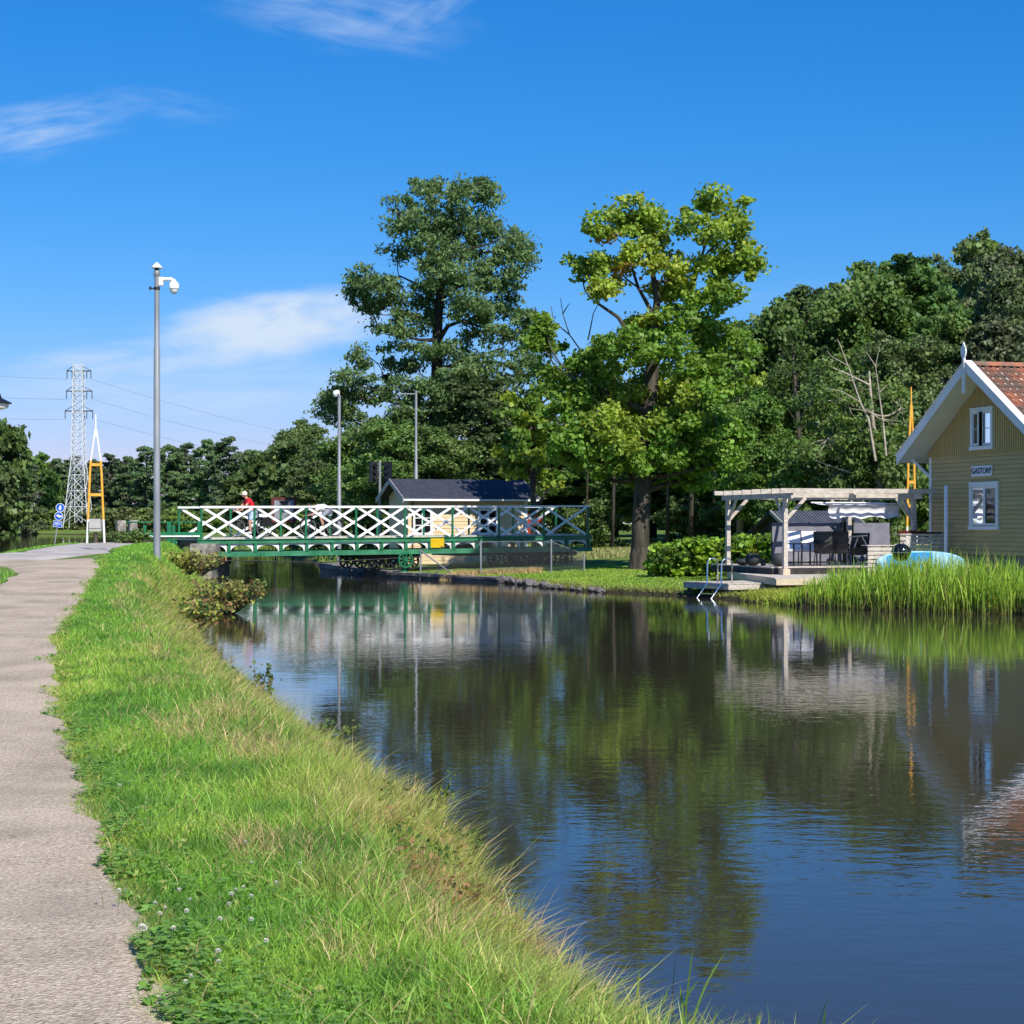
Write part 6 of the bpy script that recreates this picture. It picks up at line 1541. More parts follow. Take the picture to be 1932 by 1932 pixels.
for i, x in enumerate(range(480, 2010, 62)):
    tree('farleaf', x + rnd.uniform(-12, 12), 150 + rnd.uniform(-6, 22), 868 + rnd.uniform(-30, 16), 130, 'dark tree of the rear belt closing the view between the trunks', 'rear belt of trees')
# tall wood behind the house
rightw = [(1420, 104, 612, 200, 'oakB', 'dark tree at the left end of the wood behind the pergola'), (1480, 100, 575, 220, 'oakA', 'dark tree above the left half of the pergola'), (1560, 108, 545, 230, 'oakB', 'tall dark tree above the middle of the pergola'), (1640, 104, 512, 240, 'oakA', 'tall dark tree left of the feathery topped tree'),
    (1725, 106, 488, 230, 'oakB', 'tall dark tree behind the top of the yellow mast'), (1835, 112, 455, 190, 'willow', 'tallest tree of the wood with loose pale feathery top above the gable'), (1915, 100, 482, 210, 'willow', 'olive green tree at the right edge above the tiled roof'), (1990, 96, 500, 220, 'oakC', 'olive green tree cut by the right edge of the picture'),
    (1700, 88, 640, 190, 'oakC', 'mid green tree left of the gable, behind the pergola roof'), (1790, 92, 590, 210, 'oakA', 'mid green tree behind the white finial of the house'), (1880, 90, 610, 200, 'willow', 'olive green tree rising over the roof ridge'), (1440, 92, 745, 170, 'oakA', 'low dark tree between maple and pergola')]
for x, d, ty, wp, key, lab in rightw: tree(key, x, d, ty, wp * 1.15, lab, 'trees of the wood behind the house')
for i, x in enumerate(range(1400, 2040, 80)):
    tree(['oakB', 'oakA', 'oakC'][i % 3], x, 122 + rnd.uniform(-4, 4), np.interp(x, [1400, 1600, 1830, 2040], [640, 560, 500, 520]) + rnd.uniform(-10, 20), 210, 'dark tree in the rear row of the wood behind the house', 'rear trees behind the house')
for x, d, ty, w_, lab in [(1500, 82, 880, 150, 'low bush in the shade below the wood left of the yellow mast'), (1580, 84, 850, 170, 'tall bush below the wood behind the awning'), (1655, 80, 830, 170, 'leafy bush behind the right end of the pergola'), (1720, 82, 845, 150, 'leafy bush behind the yellow mast'), (1385, 96, 930, 130, 'low bush between the trunks left of the pergola'), (1290, 98, 945, 120, 'low bush between the trunks right of the maple trunk'),
        (1120, 100, 950, 120, 'low bush behind the right end of the bridge'), (1050, 96, 965, 90, 'low bush behind the end posts of the bridge'), (690, 102, 905, 120, 'bush beside the hut gable behind the bridge'), (600, 125, 960, 110, 'bush beyond the bridge between the cyclists'), (545, 128, 975, 100, 'bush below the square canal sign')]:
    tree('shrub', x, d, ty, w_, lab, 'bushes at the edge of the woods')
# young aspen with bare pale limbs in front of the wood
def tint4(x, y, rg): g = rg.random(); return (.11 + .05 * g, .18 + .06 * g, .055)
def bare(m, d, rg): pass
asp = hero('aspen_tree', 'half dead aspen with bare pale limbs standing out from the wood left of the gable', 1640, 80, 1040, [(1665, 1040, .15, 0), (1660, 900, .12, 0), (1645, 780, .08, 0), (1640, 700, .03, 0)],
     [(1560, 690, 36, 40, 0), (1530, 760, 44, 50, 1), (1600, 760, 40, 50, -.6), (1560, 830, 56, 44, 0), (1640, 820, 50, 50, .8), (1700, 770, 40, 60, .5), (1690, 850, 50, 40, -.5), (1590, 890, 60, 34, .6), (1660, 900, 50, 30, 0), (1520, 860, 30, 40, .5)], .2, 60, .5, tint4, 61, M['birch'], .15, [], density=.7, droop=.3)
m = MB()
for pts, r0_, r1_ in (([(1652, 870), (1640, 790), (1625, 760), (1600, 690), (1585, 655), (1578, 640)], .085, .02), ([(1600, 690), (1570, 672), (1562, 660)], .035, .012), ([(1625, 760), (1590, 738), (1560, 732)], .04, .012), ([(1632, 772), (1662, 790), (1690, 800)], .045, .015), ([(1612, 720), (1585, 712)], .03, .01),
        ([(1672, 860), (1668, 800), (1660, 740), (1652, 690), (1658, 655)], .07, .018), ([(1652, 690), (1640, 670), (1635, 662)], .03, .01), ([(1660, 740), (1675, 725)], .025, .01), ([(1634, 775), (1605, 770)], .03, .01), ([(1662, 790), (1700, 795)], .03, .012)):
    m.tube([Vector((WX(a, 78), 78 + .2 * math.sin(i), WZ(b_, 78))) for i, (a, b_) in enumerate(pts)], list(np.linspace(r0_ * .72, r1_ * .72, len(pts))), 6, False)
m.build('bare_limbs', M['birch'], asp, smooth=True, recalc=False)
# pale trunks seen in the shade of the wood
for i, (x, d, y0, r_, lab) in enumerate([(1155, 90, 880, .075, 'slender grey trunk standing in the shade just left of the maple trunk'), (1395, 94, 860, .16, 'pale straight trunk seen under the left end of the pergola roof'), (1505, 92, 800, .13, 'brown trunk rising behind the near pergola post'), (1632, 90, 960, .16, 'pale thick trunk seen under the right end of the pergola'), (1258, 96, 905, .09, 'thin dark trunk standing right of the maple trunk'), (1105, 95, 890, .06, 'thin grey trunk behind the last bridge post'), (965, 98, 890, .12, 'brown trunk behind the right corner of the hut roof'), (1302, 94, 900, .12, 'grey trunk midway between maple and pergola'), (1345, 99, 890, .10, 'thin grey trunk left of the pergola')]):
    X = WX(x, d); z0 = Hs(X, d); t_ = thing('birch_tree', lab, 'tree', (X, d, z0), 'slim trunks at the edge of the wood'); rg = np.random.default_rng(90 + i)
    ht = WZ(y0, d) + 4; m = MB(); m.tube([(X, d, z0 - .3), (X + .1, d, (z0 + ht) / 2), (X + rnd.uniform(-.3, .3), d, ht)], [r_ * 1.2, r_, r_ * .5], 8)
    for k in range(5): limb(m, (X + .05, d, z0 + (ht - z0) * (.5 + .09 * k)), (X + rnd.uniform(-1.4, 1.4), d + rnd.uniform(-1, 1), z0 + (ht - z0) * (.6 + .1 * k)), .04, .012, rg)
    m.build('trunk', M['birch'] if i in (1, 3) else M['bark'], t_, smooth=True, recalc=False)
    C = np.array([(X + rg.normal() * .9, d + rg.normal() * .9, ht - 1.0 + rg.normal() * .9) for _ in range(26)]); cr = np.tile((.5, .5, .35), (26, 1))
    me_ = crown_mesh('crown', [leaf_cloud(C, cr, 26, .26, np.tile((.055, .095, .022), (26, 1)), rg)], M['leaf'], (X, d, z0)); place(bpy.data.objects.new('crown', me_), t_)

# ------------------------------------------------------------------ hedge
rg = np.random.default_rng(77); C, Rr, T = [], [], []
for i in range(330):
    f = rg.random(); x = WX(1228 + (1458 - 1228) * f, 59.3); y = 59.3 + rg.uniform(-.7, .75) - .8 * f
    hz = np.interp(f, [0, .06, .25, .5, .8, 1], [.55, .95, 1.12, 1.08, 1.15, 1.2]); z = Hs(x, y) + rg.random() ** .7 * hz
    C.append((x, y, z)); Rr.append((.26, .26, .18)); g = rg.random(); T.append((.15 + .10 * g, .28 + .10 * g, .035) if rg.random() < .7 else (.09, .16, .03))
hx0 = WX(1340, 59); hz0 = Hs(hx0, 59)
hg = thing('hedge', 'leafy bright green hedge between the maple trunk and the terrace', 'hedge', (hx0, 59, hz0))
me_ = crown_mesh('foliage', [leaf_cloud(np.array(C), np.array(Rr), 34, .17, np.array(T), rg, up=.5, aspect=.85)], M['leaf'], (hx0, 59, hz0)); place(bpy.data.objects.new('foliage', me_), hg)
m = MB()
for i in range(26): x = WX(1235 + 220 * i / 25, 59.2); m.tube([(x, 59.1, Hs(x, 59.1) - .1), (x + rnd.uniform(-.15, .15), 59.1 + rnd.uniform(-.2, .2), Hs(x, 59.1) + .8)], .015, 5)
m.build('stems', M['bark'], hg)
# ------------------------------------------------------------------ grass, reeds, flowers, weeds
def blades(name, X, Y, Z, Hh, Wd, lean, tint, label, parent_off=(0, 0, 0), segs=2, var=.42, foot=None):
    n = len(X); rg = rng
    a = rg.random(n) * 6.283; d_ = np.stack([np.cos(a), np.sin(a)], -1)
    ln = lean[:, None] * d_ * (.35 + rg.random(n)[:, None]) + np.stack([np.full(n, .16), np.full(n, -.03)], -1) * lean[:, None]
    face = rg.random(n) * 6.283; sd = np.stack([np.cos(face), np.sin(face), np.zeros(n)], -1) * Wd[:, None] * .5
    B = np.stack([X, Y, Z - .015], -1)
    out = []; lv = np.linspace(0, 1, segs + 1)
    for i, f in enumerate(lv):
        off = np.stack([ln[:, 0] * Hh * f ** 1.9, ln[:, 1] * Hh * f ** 1.9, Hh * (f - .22 * np.hypot(ln[:, 0], ln[:, 1]) * f * f)], -1)
        c = B + off
        if i < segs: wv = (1 - .35 * f); out += [c - sd * wv, c + sd * wv]
        else: out.append(c)
    V = np.stack(out, 1); k = V.shape[1]; base = (np.arange(n) * k)[:, None]
    fq = []; st = []
    pat = []
    for i in range(segs - 1): pat.append([2 * i, 2 * i + 1, 2 * i + 3, 2 * i + 2])
    tri = [2 * (segs - 1), 2 * (segs - 1) + 1, k - 1]
    flat = np.concatenate([np.concatenate(pat), tri]) if pat else np.array(tri)
    F_ = (base + flat[None, :]).ravel(); per = len(flat)
    starts = (np.arange(n) * per)[:, None] + np.array([4 * i for i in range(segs)])[None, :]
    T = tint * (1 + var * (rg.random(n)[:, None] - .5) * 2)
    TT = np.repeat(T[:, None], k, 1)
    if foot is not None: TT[:, :2] = np.array(foot)[None, None]; TT[:, 2:4] = TT[:, 2:4] * .55 + np.array(foot)[None, None] * .45
    me_ = np_mesh(name, V.reshape(-1, 3), F_, starts.ravel(), M['blade'], tint=np.clip(TT.reshape(-1, 3), 0, 1), off=parent_off)
    o = bpy.data.objects.new(name, me_); place(o, None, parent_off); return tag(o, label, None, None, 'stuff')
def sample_bank(n, y0, y1, power):
    u = rng.random(n); Y = (y0 ** (1 - power) + u * (y1 ** (1 - power) - y0 ** (1 - power))) ** (1 / (1 - power))
    return Y
# shoreline X at each Y for the near bank
SHX = lambda Y: np.interp(Y, WATER[1:22, 1], WATER[1:22, 0])
GREEN, LIME, OLIVE, STRAW, DARK = (np.array(c) for c in ((.185, .38, .05), (.34, .48, .075), (.33, .34, .09), (.56, .43, .20), (.095, .24, .035)))
def bank(n, y0, y1, power, tall):
    Y = sample_bank(n, y0, y1, power); xr, xs = path_right(Y), SHX(Y)
    u = rng.random(n) ** (1.0 if not tall else .7); e_ = rng.random(n) < (.26 if not tall else .0); u = np.where(e_, rng.random(n) ** 1.3 * .14, u); X = xr + .0 + (xs + .06 - xr) * u
    edge = (vnoise(X * 0, Y, 2.2, 21) - .62) * .34 + (vnoise(X * 0, Y, 6.5, 22) - .5) * .16; X = X + edge * np.clip(1 - u / .16, 0, 1)
    Z = H(X, Y); pn = vnoise(X, Y, .8, 31); pn2 = vnoise(X, Y, 2.3, 33)
    return X, Y, Z, u, pn, pn2
def bank_tint(u, pn, pn2, Y):
    n = len(u); T = GREEN[None] + (LIME - GREEN)[None] * np.clip((pn - .42) * 2.6 + (u - .5) * .7 + (rng.random(n) - .5) * .7, 0, 1)[:, None]
    dk = np.clip((.47 - pn2) * 3.4 + (rng.random(n) - .5) * .6, 0, .9)[:, None] * (u < .75)[:, None]; T = T * (1 - dk) + DARK * dk
    ol = np.clip((u - .50) * 1.7 + (pn2 - .50) * 1.5 + (rng.random(n) - .5) * .5, 0, .85)[:, None]; T = T * (1 - ol) + OLIVE * ol
    st = rng.random(n) < (.035 + .16 * np.clip((u - .5) * 2, 0, 1) + .5 * np.clip((vnoise(Y, u * 9, .9, 40) - .60) * 3, 0, 1) * (u > .3)); T[st] = STRAW
    ed = (u < .07) & (rng.random(n) < .35); T[ed] = OLIVE * 1.1
    return T
# short turf and long bank grass, thinning with distance
for nm_, n, y0, y1, pw in (('turf', 150000, 4.8, 14, 1.5), ('turf', 90000, 14, 40, 1.6)):
    X, Y, Z, u, pn, pn2 = bank(n, y0, y1, pw, False)
    Hh = (.045 + .10 * np.clip(u * 1.4, 0, 1) * (.5 + pn) + .03 * rng.random(n)) * (.7 + .6 * rng.random(n)); Hh *= np.where(u < .1, .7, 1)
    Wd = np.maximum(.0056, Y * .00046) * (.7 + .6 * rng.random(n))
    blades('turf_grass', X, Y, Z, Hh, Wd, .45 + .5 * rng.random(n), bank_tint(u, pn, pn2, Y), 'short dense grass on the bank beside the gravel path')
for n, y0, y1, pw in ((60000, 4.6, 13, 1.4), (52000, 13, 32, 1.4), (30000, 32, 66, 1.1)):
    X, Y, Z, u, pn, pn2 = bank(n, y0, y1, pw, True)
    tq = np.floor(rng.random(n) * n / 16).astype(int); X, Y, u = X[tq] + rng.normal(size=n) * .035 * (1 + Y[tq] * .03), Y[tq] + rng.normal(size=n) * .045 * (1 + Y[tq] * .03), u[tq]; Z = H(X, Y); pn, pn2 = pn[tq], pn2[tq]
    keep = rng.random(n) < np.clip((u - .22) * 1.7, .04, 1) * (.35 + pn); X, Y, Z, u, pn, pn2 = (q[keep] for q in (X, Y, Z, u, pn, pn2)); n = len(X)
    Hh = (.09 + .20 * np.clip((u - .15) * 1.2, 0, 1) * (.45 + .9 * pn2)) * (.6 + .7 * rng.random(n)); Hh *= np.where(Y > 32, .8, 1) * np.where(rng.random(n) < .03, 1.35, 1)
    Wd = np.maximum(.0058, Y * .00048) * (.7 + .6 * rng.random(n))
    blades('long_grass', X, Y, Z, Hh, Wd, .35 + .75 * rng.random(n), bank_tint(u, pn, pn2, Y), 'long wind bent grass along the water edge of the near bank', segs=3)
# broad leaved weeds scattered through the bank
n = 900; X, Y, Z, u, pn, pn2 = bank(n, 4.8, 40, 1.5, False); k = rng.random(n) < .3 + .7 * (u > .55); X, Y, Z, u = X[k], Y[k], Z[k], u[k]; n = len(X)
T = np.where((rng.random(n) < .35)[:, None], np.array((.30, .34, .09))[None], np.array((.13, .27, .05))[None]); T[rng.random(n) < .3 * (u > .6)] = (.32, .20, .09)
rr = (.03 + .06 * rng.random(n) * (.4 + u))[:, None] * np.array([1, 1, .7])
V, TT = leaf_cloud(np.stack([X, Y, Z + .03 + .09 * u * rng.random(n)], -1), rr, 13, .036, T, rng, up=.8, aspect=.6)
o = bpy.data.objects.new('bank_weeds', np_mesh('bank_weeds', V, np.arange(len(V)), np.arange(0, len(V), 4), M['blade'], tint=TT)); link(o); tag(o, 'low broad leaved weeds scattered through the bank grass', None, None, 'stuff')
# rank weeds and dry clumps along the water's edge
n = 900; Y = sample_bank(n, 6.4, 44, 1.5); k = vnoise(Y, Y * 0, .9, 71) > .42; Y = Y[k]; n = len(Y); X = SHX(Y) - .02 - .38 * rng.random(n) ** 1.4; Z = np.maximum(H(X, Y), 0)
pal = np.array([(.28, .30, .08), (.34, .22, .09), (.11, .20, .045), (.36, .40, .08), (.16, .29, .06)]); T = pal[(vnoise(X, Y, 1.3, 72) * 4.99).astype(int)]
sc_w = (.8 + Y * .02); rr = ((.05 + .07 * rng.random(n)) * sc_w)[:, None] * np.array([1, 1, .9])
V, TT = leaf_cloud(np.stack([X, Y, Z + (.05 + .16 * rng.random(n)) * np.minimum(sc_w, 1.3)], -1), rr, 16, .042, T, rng, up=.5, aspect=.5)
o = bpy.data.objects.new('shore_weeds', np_mesh('shore_weeds', V, np.arange(len(V)), np.arange(0, len(V), 4), M['blade'], tint=TT)); link(o); tag(o, 'mixed green and rusty weeds crowding the water edge of the near bank', None, None, 'stuff')
n = 5200; tq = np.floor(rng.random(n) * 150).astype(int); ty = sample_bank(150, 6.6, 30, 1.5); tx = SHX(ty) - .06 - .55 * rng.random(150); kk = vnoise(ty, ty * 0, 1.1, 75)[tq] > .40; tq = tq[kk]; n = len(tq)
X, Y = tx[tq] + rng.normal(size=n) * .05, ty[tq] + rng.normal(size=n) * .07
blades('dry_clumps', X, Y, np.maximum(H(X, Y), 0), .08 + .20 * rng.random(n), np.maximum(.005, Y * .00045), .5 + 1.1 * rng.random(n), np.where((rng.random(n) < .5)[:, None], STRAW[None], np.array((.36, .25, .12))[None]), 'clumps of dry straw coloured grass at the water edge of the near bank', segs=3)
# loose grit on the path
n = 2600; Y = sample_bank(n, 4.8, 26, 1.8); X = path_right(Y) - rng.random(n) ** 1.6 * 1.7; Z = H(X, Y) + .022; s_ = (.002 + .006 * rng.random(n) ** 3)[:, None] * np.maximum(1, Y * .09)[:, None]
oct_ = np.array([(1, 0, 0), (0, 1, 0), (-1, 0, 0), (0, -1, 0), (0, 0, .8)]); C_ = np.stack([X, Y, Z], -1); V = (C_[:, None] + oct_[None] * s_[:, None] * (.7 + .6 * rng.random((n, 5, 1)))).reshape(-1, 3)
fq = (np.arange(n)[:, None] * 5 + np.array([0, 1, 4, 1, 2, 4, 2, 3, 4, 3, 0, 4])[None]).ravel()
o = bpy.data.objects.new('path_grit', np_mesh('path_grit', V, fq, np.arange(0, len(fq), 3), mat('grit', (.20, .165, .13), (.46, .41, .35), 40, .9))); link(o); tag(o, 'loose grit and small pebbles lying on the gravel path', None, None, 'stuff')
# dry leaning stalks
n = 1300; X, Y, Z, u, pn, pn2 = bank(n, 4.8, 30, 1.5, True)
blades('dry_stalks', X, Y, Z + .04, .10 + .22 * u * rng.random(n), np.maximum(.0038, Y * .0004), 1.0 + 1.1 * rng.random(n), np.tile(STRAW, (n, 1)), 'dry straw coloured stalks lying through the bank grass', segs=3)
# left of the path and embankment tops
n = 26000; Y = sample_bank(n, 5, 40, 1.1); X = path_right(Y) - path_width(Y) + .08 - rng.random(n) ** 1.4 * 4.5; rr = (Y < 36.0) | (rng.random(n) < .0)
X, Y = X[rr], Y[rr]; n = len(X)
blades('turf_grass', X, Y, H(X, Y), .05 + .07 * rng.random(n), np.maximum(.0045, Y * .00045), .5 + .4 * rng.random(n), GREEN[None] * (.8 + .5 * vnoise(X, Y, 1.5, 9))[:, None], 'short grass on the left side of the gravel path')
n = 22000; Y = 39.5 + rng.random(n) * 26.5; cxr = np.interp(Y, [39, 42.5, 47, 53, 60, 64.3, 67], [-9.0, -9.2, -10.2, -11.2, -12.3, -12.6, -11.9]); xs = SHX(Y)
X = cxr + .05 + (xs - cxr + .05) * rng.random(n); fl = rng.random(n) < .22; X[fl] = (road_left(Y[fl]) + .0 - rng.random(fl.sum()) ** 1.5 * 2.2)
Zq = H(X, Y); pn = vnoise(X, Y, .6, 44)
uu_ = np.clip((X - cxr) / np.maximum(xs - cxr, .3), 0, 1)
T = GREEN[None] * 1.1 + (OLIVE - GREEN)[None] * np.clip((uu_ - .55) * 1.8 + (pn - .5) * .8, 0, 1)[:, None]
blades('embankment_grass', X, Y, Zq, .06 + .26 * uu_ * rng.random(n), Y * .00048, .4 + .5 * rng.random(n), T, 'rough grass on the embankment between road, lamp pole and bridge')
# mown lawn on the far bank
n = 90000; X = -5 + rng.random(n) * 13.5; Y = 48.5 + rng.random(n) * 21; dsh = shore(X, Y); ok = (dsh > .02) & ~((X < -.5) & (dsh < .55) & (Y > 61)) & ~((X > 6.0) & (Y < 55.5)); X, Y, dsh = X[ok], Y[ok], dsh[ok]; n = len(X)
pn = vnoise(X, Y, .5, 50); T = np.array((.22, .36, .045))[None] + np.array((.11, .08, .02))[None] * np.clip(pn * 1.6 - .4, 0, 1)[:, None]
ed = dsh < .3; T[ed] = np.array((.26, .28, .07)); Hh = .035 + .03 * rng.random(n); Hh[ed] = .07 + .10 * rng.random(ed.sum())
blades('lawn_grass', X, Y, H(X, Y), Hh, Y * .00055, .5 + .5 * rng.random(n), T, 'mown lawn sloping to the water on the far bank')
# dry tufts below the fence
n = 1500; X = WX(830, 65.5) + rng.random(n) * 3.6; Y = 64.9 + rng.random(n) * .7
blades('dry_tufts', X, Y, H(X, Y), .10 + .22 * rng.random(n), np.full(n, .03), .5 + .5 * rng.random(n), np.tile(STRAW * .95, (n, 1)), 'dry pale grass tufts at the foot of the chain link fence')
# reeds
n = 12500; f = rng.random(n); q = rng.random(n) ** .9
sx0 = np.array([6.7, 44.6]); pr_ = np.array([(6.2, 46.0), (7.2, 43.6), (9, 41.6), (11.2, 39.8), (16, 36.6), (20, 34.4)])
ss_ = np.r_[0, np.cumsum(np.hypot(*np.diff(pr_, axis=0).T))]; sv = f * ss_[-1]
X = np.interp(sv, ss_, pr_[:, 0]) + q * .55 * 3.2; Y = np.interp(sv, ss_, pr_[:, 1]) + q * .84 * 3.2
Hh = np.interp(sv, [0, .9, 2.2, 4, ss_[-1]], [.15, .30, .80, 1.12, 1.3]) * (.62 + .5 * rng.random(n)); Hh *= (.78 + .44 * vnoise(X, Y, 1.6, 61)) * np.where(rng.random(n) < .06, 1.25, 1); Zr = np.maximum(H(X, Y), -.1)
Hh = np.where((X < 8.3) & (Y > 46.8), Hh * .35, Hh) - np.clip(Zr, 0, .3) * .8
T = np.array((.19, .34, .035))[None] + np.array((.16, .14, .03))[None] * (rng.random(n)[:, None] ** 2); st = rng.random(n) < .05; T[st] = np.array((.36, .30, .12))
blades('reeds', X, Y, Zr, Hh, .014 + .02 * rng.random(n), .10 + .55 * rng.random(n) ** 2, T, 'bed of tall green reeds along the far bank in front of the house', segs=4, var=.4, foot=(.13, .11, .04))
n = 5000; X = 5.9 + rng.random(n) * 2.4; Y = 45.0 + rng.random(n) * 3.2; ok = shore(X, Y) > -.05; X, Y = X[ok], Y[ok]; n = len(X)
blades('waterside_grass', X, Y, H(X, Y), .08 + .16 * rng.random(n), np.full(n, .022), .5 + .6 * rng.random(n), np.array((.32, .37, .06))[None] * (.8 + .4 * rng.random(n))[:, None], 'yellowish tussock grass between the jetty and the reeds')
# field beyond the bridge
n = 16000; X = -2 + rng.random(n) * 22; Y = 78 + rng.random(n) * 14
blades('field_grass', X, Y, H(X, Y), .10 + .2 * rng.random(n), np.full(n, .05), .4 + .4 * rng.random(n), np.array((.32, .32, .12))[None] * (.8 + .5 * rng.random(n))[:, None], 'pale rough grass of the field behind bridge and hedge')
n = 9000; X = -60 + rng.random(n) * 62 ; Y = 84 + rng.random(n) * 60; ok = (shore(X, Y) > .1) & (X > center(Y)); X, Y = X[ok], Y[ok]; n = len(X)
blades('bank_grass', X, Y, H(X, Y), .12 + .3 * rng.random(n), np.full(n, .07), .4 + .4 * rng.random(n), np.array((.22, .31, .05))[None] * (.8 + .5 * rng.random(n))[:, None], 'grass of the canal bank seen below the bridge')

# clover leaves in the turf
def clover():
    n = 15000; X, Y, Z, u, pn, pn2 = bank(n, 5, 16, 1.7, False); k = (u < .62) & (pn2 > .38); X, Y, Z = X[k], Y[k], Z[k]; n = len(X)
    z = Z + .03 + .05 * rng.random(n); vs = []; r = .0055 + .004 * rng.random(n)
    a0 = rng.random(n) * 6.28; tl = (rng.random((n, 2)) - .5) * .5
    allv = []
    for p in range(3):
        a = a0 + p * 2.094; c = np.stack([X + np.cos(a) * r * .9, Y + np.sin(a) * r * .9, z], -1)
        for k in range(5):
            b_ = a + k * 1.2566; v = c + np.stack([np.cos(b_) * r, np.sin(b_) * r, (np.cos(b_) * tl[:, 0] + np.sin(b_) * tl[:, 1]) * r], -1); allv.append(v)
    V = np.stack(allv, 1).reshape(-1, 3); T = np.repeat(np.array((.16, .31, .05))[None] * (.7 + .7 * rng.random(n))[:, None], 15, 0)
    me_ = np_mesh('clover', V, np.arange(len(V)), np.arange(0, len(V), 5), M['blade'], tint=T); o = bpy.data.objects.new('clover', me_); link(o); tag(o, 'small round clover leaves carpeting the turf beside the path', None, None, 'stuff')
clover()
# white clover heads near the camera (each its own flower)
def head_mesh():
    vs, fs = [], []; r_ = random.Random(3)
    for i in range(70):
        z = r_.uniform(-.6, 1); a = i * 2.399; rr = math.sqrt(max(0, 1 - z * z)); d_ = Vector((rr * math.cos(a), rr * math.sin(a), z)); s = d_.cross(Vector((0, 0, 1))).normalized() * .0022 if abs(z) < .99 else Vector((.002, 0, 0))
        o = d_ * .0045; tip = d_ * .0115 + Vector((0, 0, .002)); n = len(vs); vs += [o, o.lerp(tip, .6) + s, tip, o.lerp(tip, .6) - s]; fs.append((n, n + 1, n + 2, n + 3))
    me_ = bpy.data.meshes.new('head'); me_.from_pydata([tuple(v) for v in vs], [], fs); me_.materials.append(M['petal']); return me_
hm = head_mesh(); sm = MB(); sm.tube([(0, 0, 0), (.004, 0, .05), (0, .002, .095)], .0013, 5)
stm = bpy.data.meshes.new('stalk'); stm.from_pydata([tuple(v) for v in sm.v], [], sm.f); stm.materials.append(mat('stalk_green', (.09, .16, .03)))
spots = [(265, 1767), (305, 1720), (308, 1733), (350, 1690), (357, 1716), (352, 1735), (300, 1742), (330, 1768), (222, 1690), (443, 1695), (455, 1690), (440, 1700), (470, 1708), (432, 1725), (408, 1752), (475, 1753), (422, 1812), (400, 1813), (398, 1832), (345, 1860), (350, 1872), (500, 1790), (195, 1690), (230, 1500), (455, 1605), (520, 1680), (560, 1640), (480, 1640)]
for i, (x, y) in enumerate(spots):
    d = (EYE - .47) * F / (y - HY); X = WX(x, d); z = Hs(X, d)
    t_ = thing('clover_flower', 'white clover flower head standing in the grass near the path edge' if i else 'largest white clover flower, closest to the path edge in the foreground', 'flower', (X, d, z), 'white clover flowers in the bank grass'); t_.rotation_euler = (rnd.uniform(-.25, .25), rnd.uniform(-.25, .25), rnd.uniform(0, 6))
    o = bpy.data.objects.new('flower_head', hm); place(o, t_); o.location = (0, .002, .098); o.scale = (.95, .95, .75) if i else (1.7, 1.7, 1.2)
    place(bpy.data.objects.new('stalk', stm), t_)
# leafy weeds at the water edge
def weed(name, label, x, y, d, h, w_, n, leaf, tints, seed, stems=9, spread=None, lean=(0, 0)):
    rg = np.random.default_rng(seed); X = WX(x, d); z0 = max(.02, Hs(X, d)) if y is None else WZ(y, d)
    t_ = thing(name, label, 'plant', (X, d, z0)); m = MB(); Cs = []
    for k in range(stems):
        a = rg.uniform(0, 6.28); r = w_ * rg.random() ** .6; tipz = h * rg.uniform(.55, 1.0)
        tip = Vector((X + math.cos(a) * r + lean[0], d + math.sin(a) * r * .8 + lean[1], z0 + tipz)); pts = limb(m, (X + math.cos(a) * r * .3, d + math.sin(a) * r * .3, z0 - .08), tip, .007 * max(1, d / 14), .003 * max(1, d / 14), rg, .1, 6, 5, .05)
        for q in pts[2:]: Cs.append(tuple(q))
    m.build('stems', M['bark'] if d > 30 else mat('weed_stem', (.14, .12, .05)), t_, recalc=False)
    C = np.array(Cs); T = np.array([tints[int(rg.integers(len(tints)))] for _ in C]); rr = np.full((len(C), 3), leaf * 1.2)
    me_ = crown_mesh('leaves', [leaf_cloud(C, rr, n, leaf, T, rg, up=.5, aspect=.55)], M['leaf'], (X, d, z0)); place(bpy.data.objects.new('leaves', me_), t_)
RUST, OLV, DKG, YG = (.30, .18, .08), (.30, .29, .09), (.10, .17, .04), (.32, .36, .07)
weed('bank_shrub', 'reddish green shrub leaning from the bank over the water left of the canal', 412, None, 41, .72, .85, 8, .095, [RUST, OLV, DKG, OLV, YG], 1, 66, lean=(.25, 0))
weed('bank_shrub', 'low rusty shrub at the water edge where the bank bends', 350, None, 33.5, .45, .7, 5, .10, [RUST, OLV, YG, DKG], 2, 46, lean=(.25, -.1))
weed('meadow_weeds', 'tall seedy meadow weeds in front of the camera pole foot', 335, None, 47, .5, 1.1, 5, .11, [OLV, OLV, YG, YG], 3, 70)
weed('meadow_weeds', 'seedy weeds at the top of the bank beside the bridge abutment', 362, None, 58, .6, 1.1, 5, .12, [OLV, YG, RUST], 4, 60)
weed('meadow_weeds', 'green weeds at the foot of the granite gateposts', 250, None, 62, .45, .8, 5, .12, [DKG, (.10, .16, .03)], 5, 40)
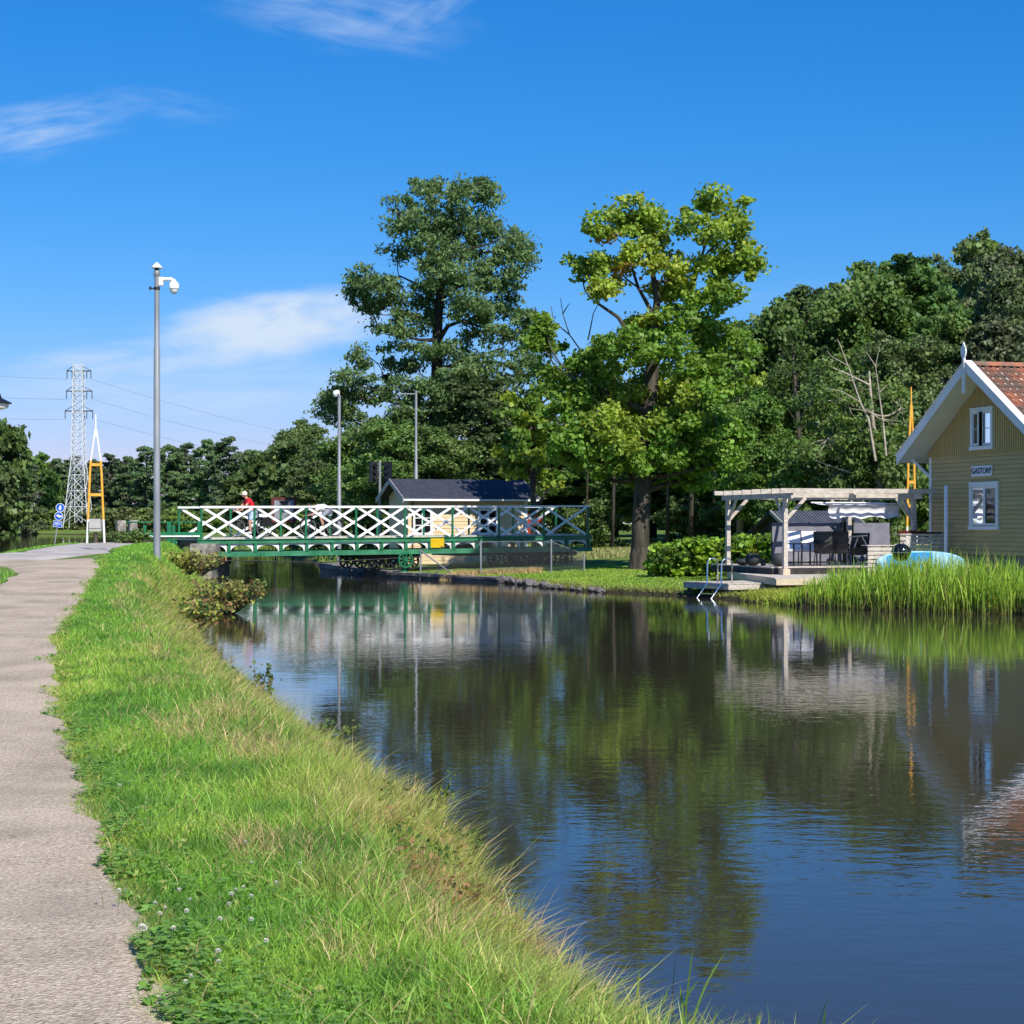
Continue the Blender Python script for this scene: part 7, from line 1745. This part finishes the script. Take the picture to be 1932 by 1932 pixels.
weed('willowherb', 'thin willowherb with reddish stalks standing at the water edge', 797, None, 12.0, .36, .16, 4, .045, [YG, (.12, .19, .03), RUST], 6, 9, lean=(.06, 0))
weed('broad_leaved_weed', 'dark broad leaved weed hanging over the water at the bank', 600, None, 16.2, .22, .22, 5, .06, [DKG, DKG, (.08, .13, .03)], 7, 14, lean=(.12, 0))
weed('bramble', 'green bramble leaves among dry stalks at the bank edge', 885, None, 10.7, .20, .18, 5, .05, [(.10, .20, .05), (.12, .22, .06), DKG], 8, 12)
weed('dry_weed', 'broken pale dry stalks with few leaves at the bank edge', 835, None, 11.0, .20, .18, 2, .03, [STRAW * .9, STRAW, RUST], 9, 16)
weed('broad_leaved_weed', 'tall dark weed stem at the shore where the bank curves', 500, None, 20, .45, .14, 4, .06, [DKG, (.07, .11, .03)], 10, 7)
# tall single sedge blades standing at the water
def sedge(x, d, hs, label, seed, zb=None):
    rg = np.random.default_rng(seed); X = WX(x, d); z0 = max(-.1, Hs(X, d)) if zb is None else zb; n = len(hs)
    XX = np.full(n, X) + rg.normal(size=n) * .04; YY = np.full(n, d) + rg.normal(size=n) * .05
    o = blades('sedge', XX, YY, np.full(n, z0), np.array(hs), np.full(n, .011) * max(1, d / 11), .08 + .35 * rg.random(n), np.tile((.13, .24, .035), (n, 1)), label, parent_off=(X, d, z0), segs=6)
    del o['kind']; tag(o, label, 'plant')
sedge(651, 14.2, [.42, .30, .22, .18], 'lone upright sedge blade at the water edge half way along the bank', 1)
sedge(1300, 7.3, [.42, .46, .30, .35, .22], 'tuft of tall sedge blades at the lower shore, one blade bent over', 2)
sedge(1445, 7.0, [.26, .20, .30, .18, .24], 'thin sedge blades around the sunken stone', 3)
sedge(1545, 6.9, [.36, .34, .22], 'pair of upright sedge blades right of the sunken stone', 4)
sedge(1600, 6.6, [.30, .26, .18], 'last slanting sedge blades at the bottom of the picture', 5)
sedge(1250, 7.6, [.34, .24, .28, .2], 'arching sedge blades over the water above the near shore', 6)
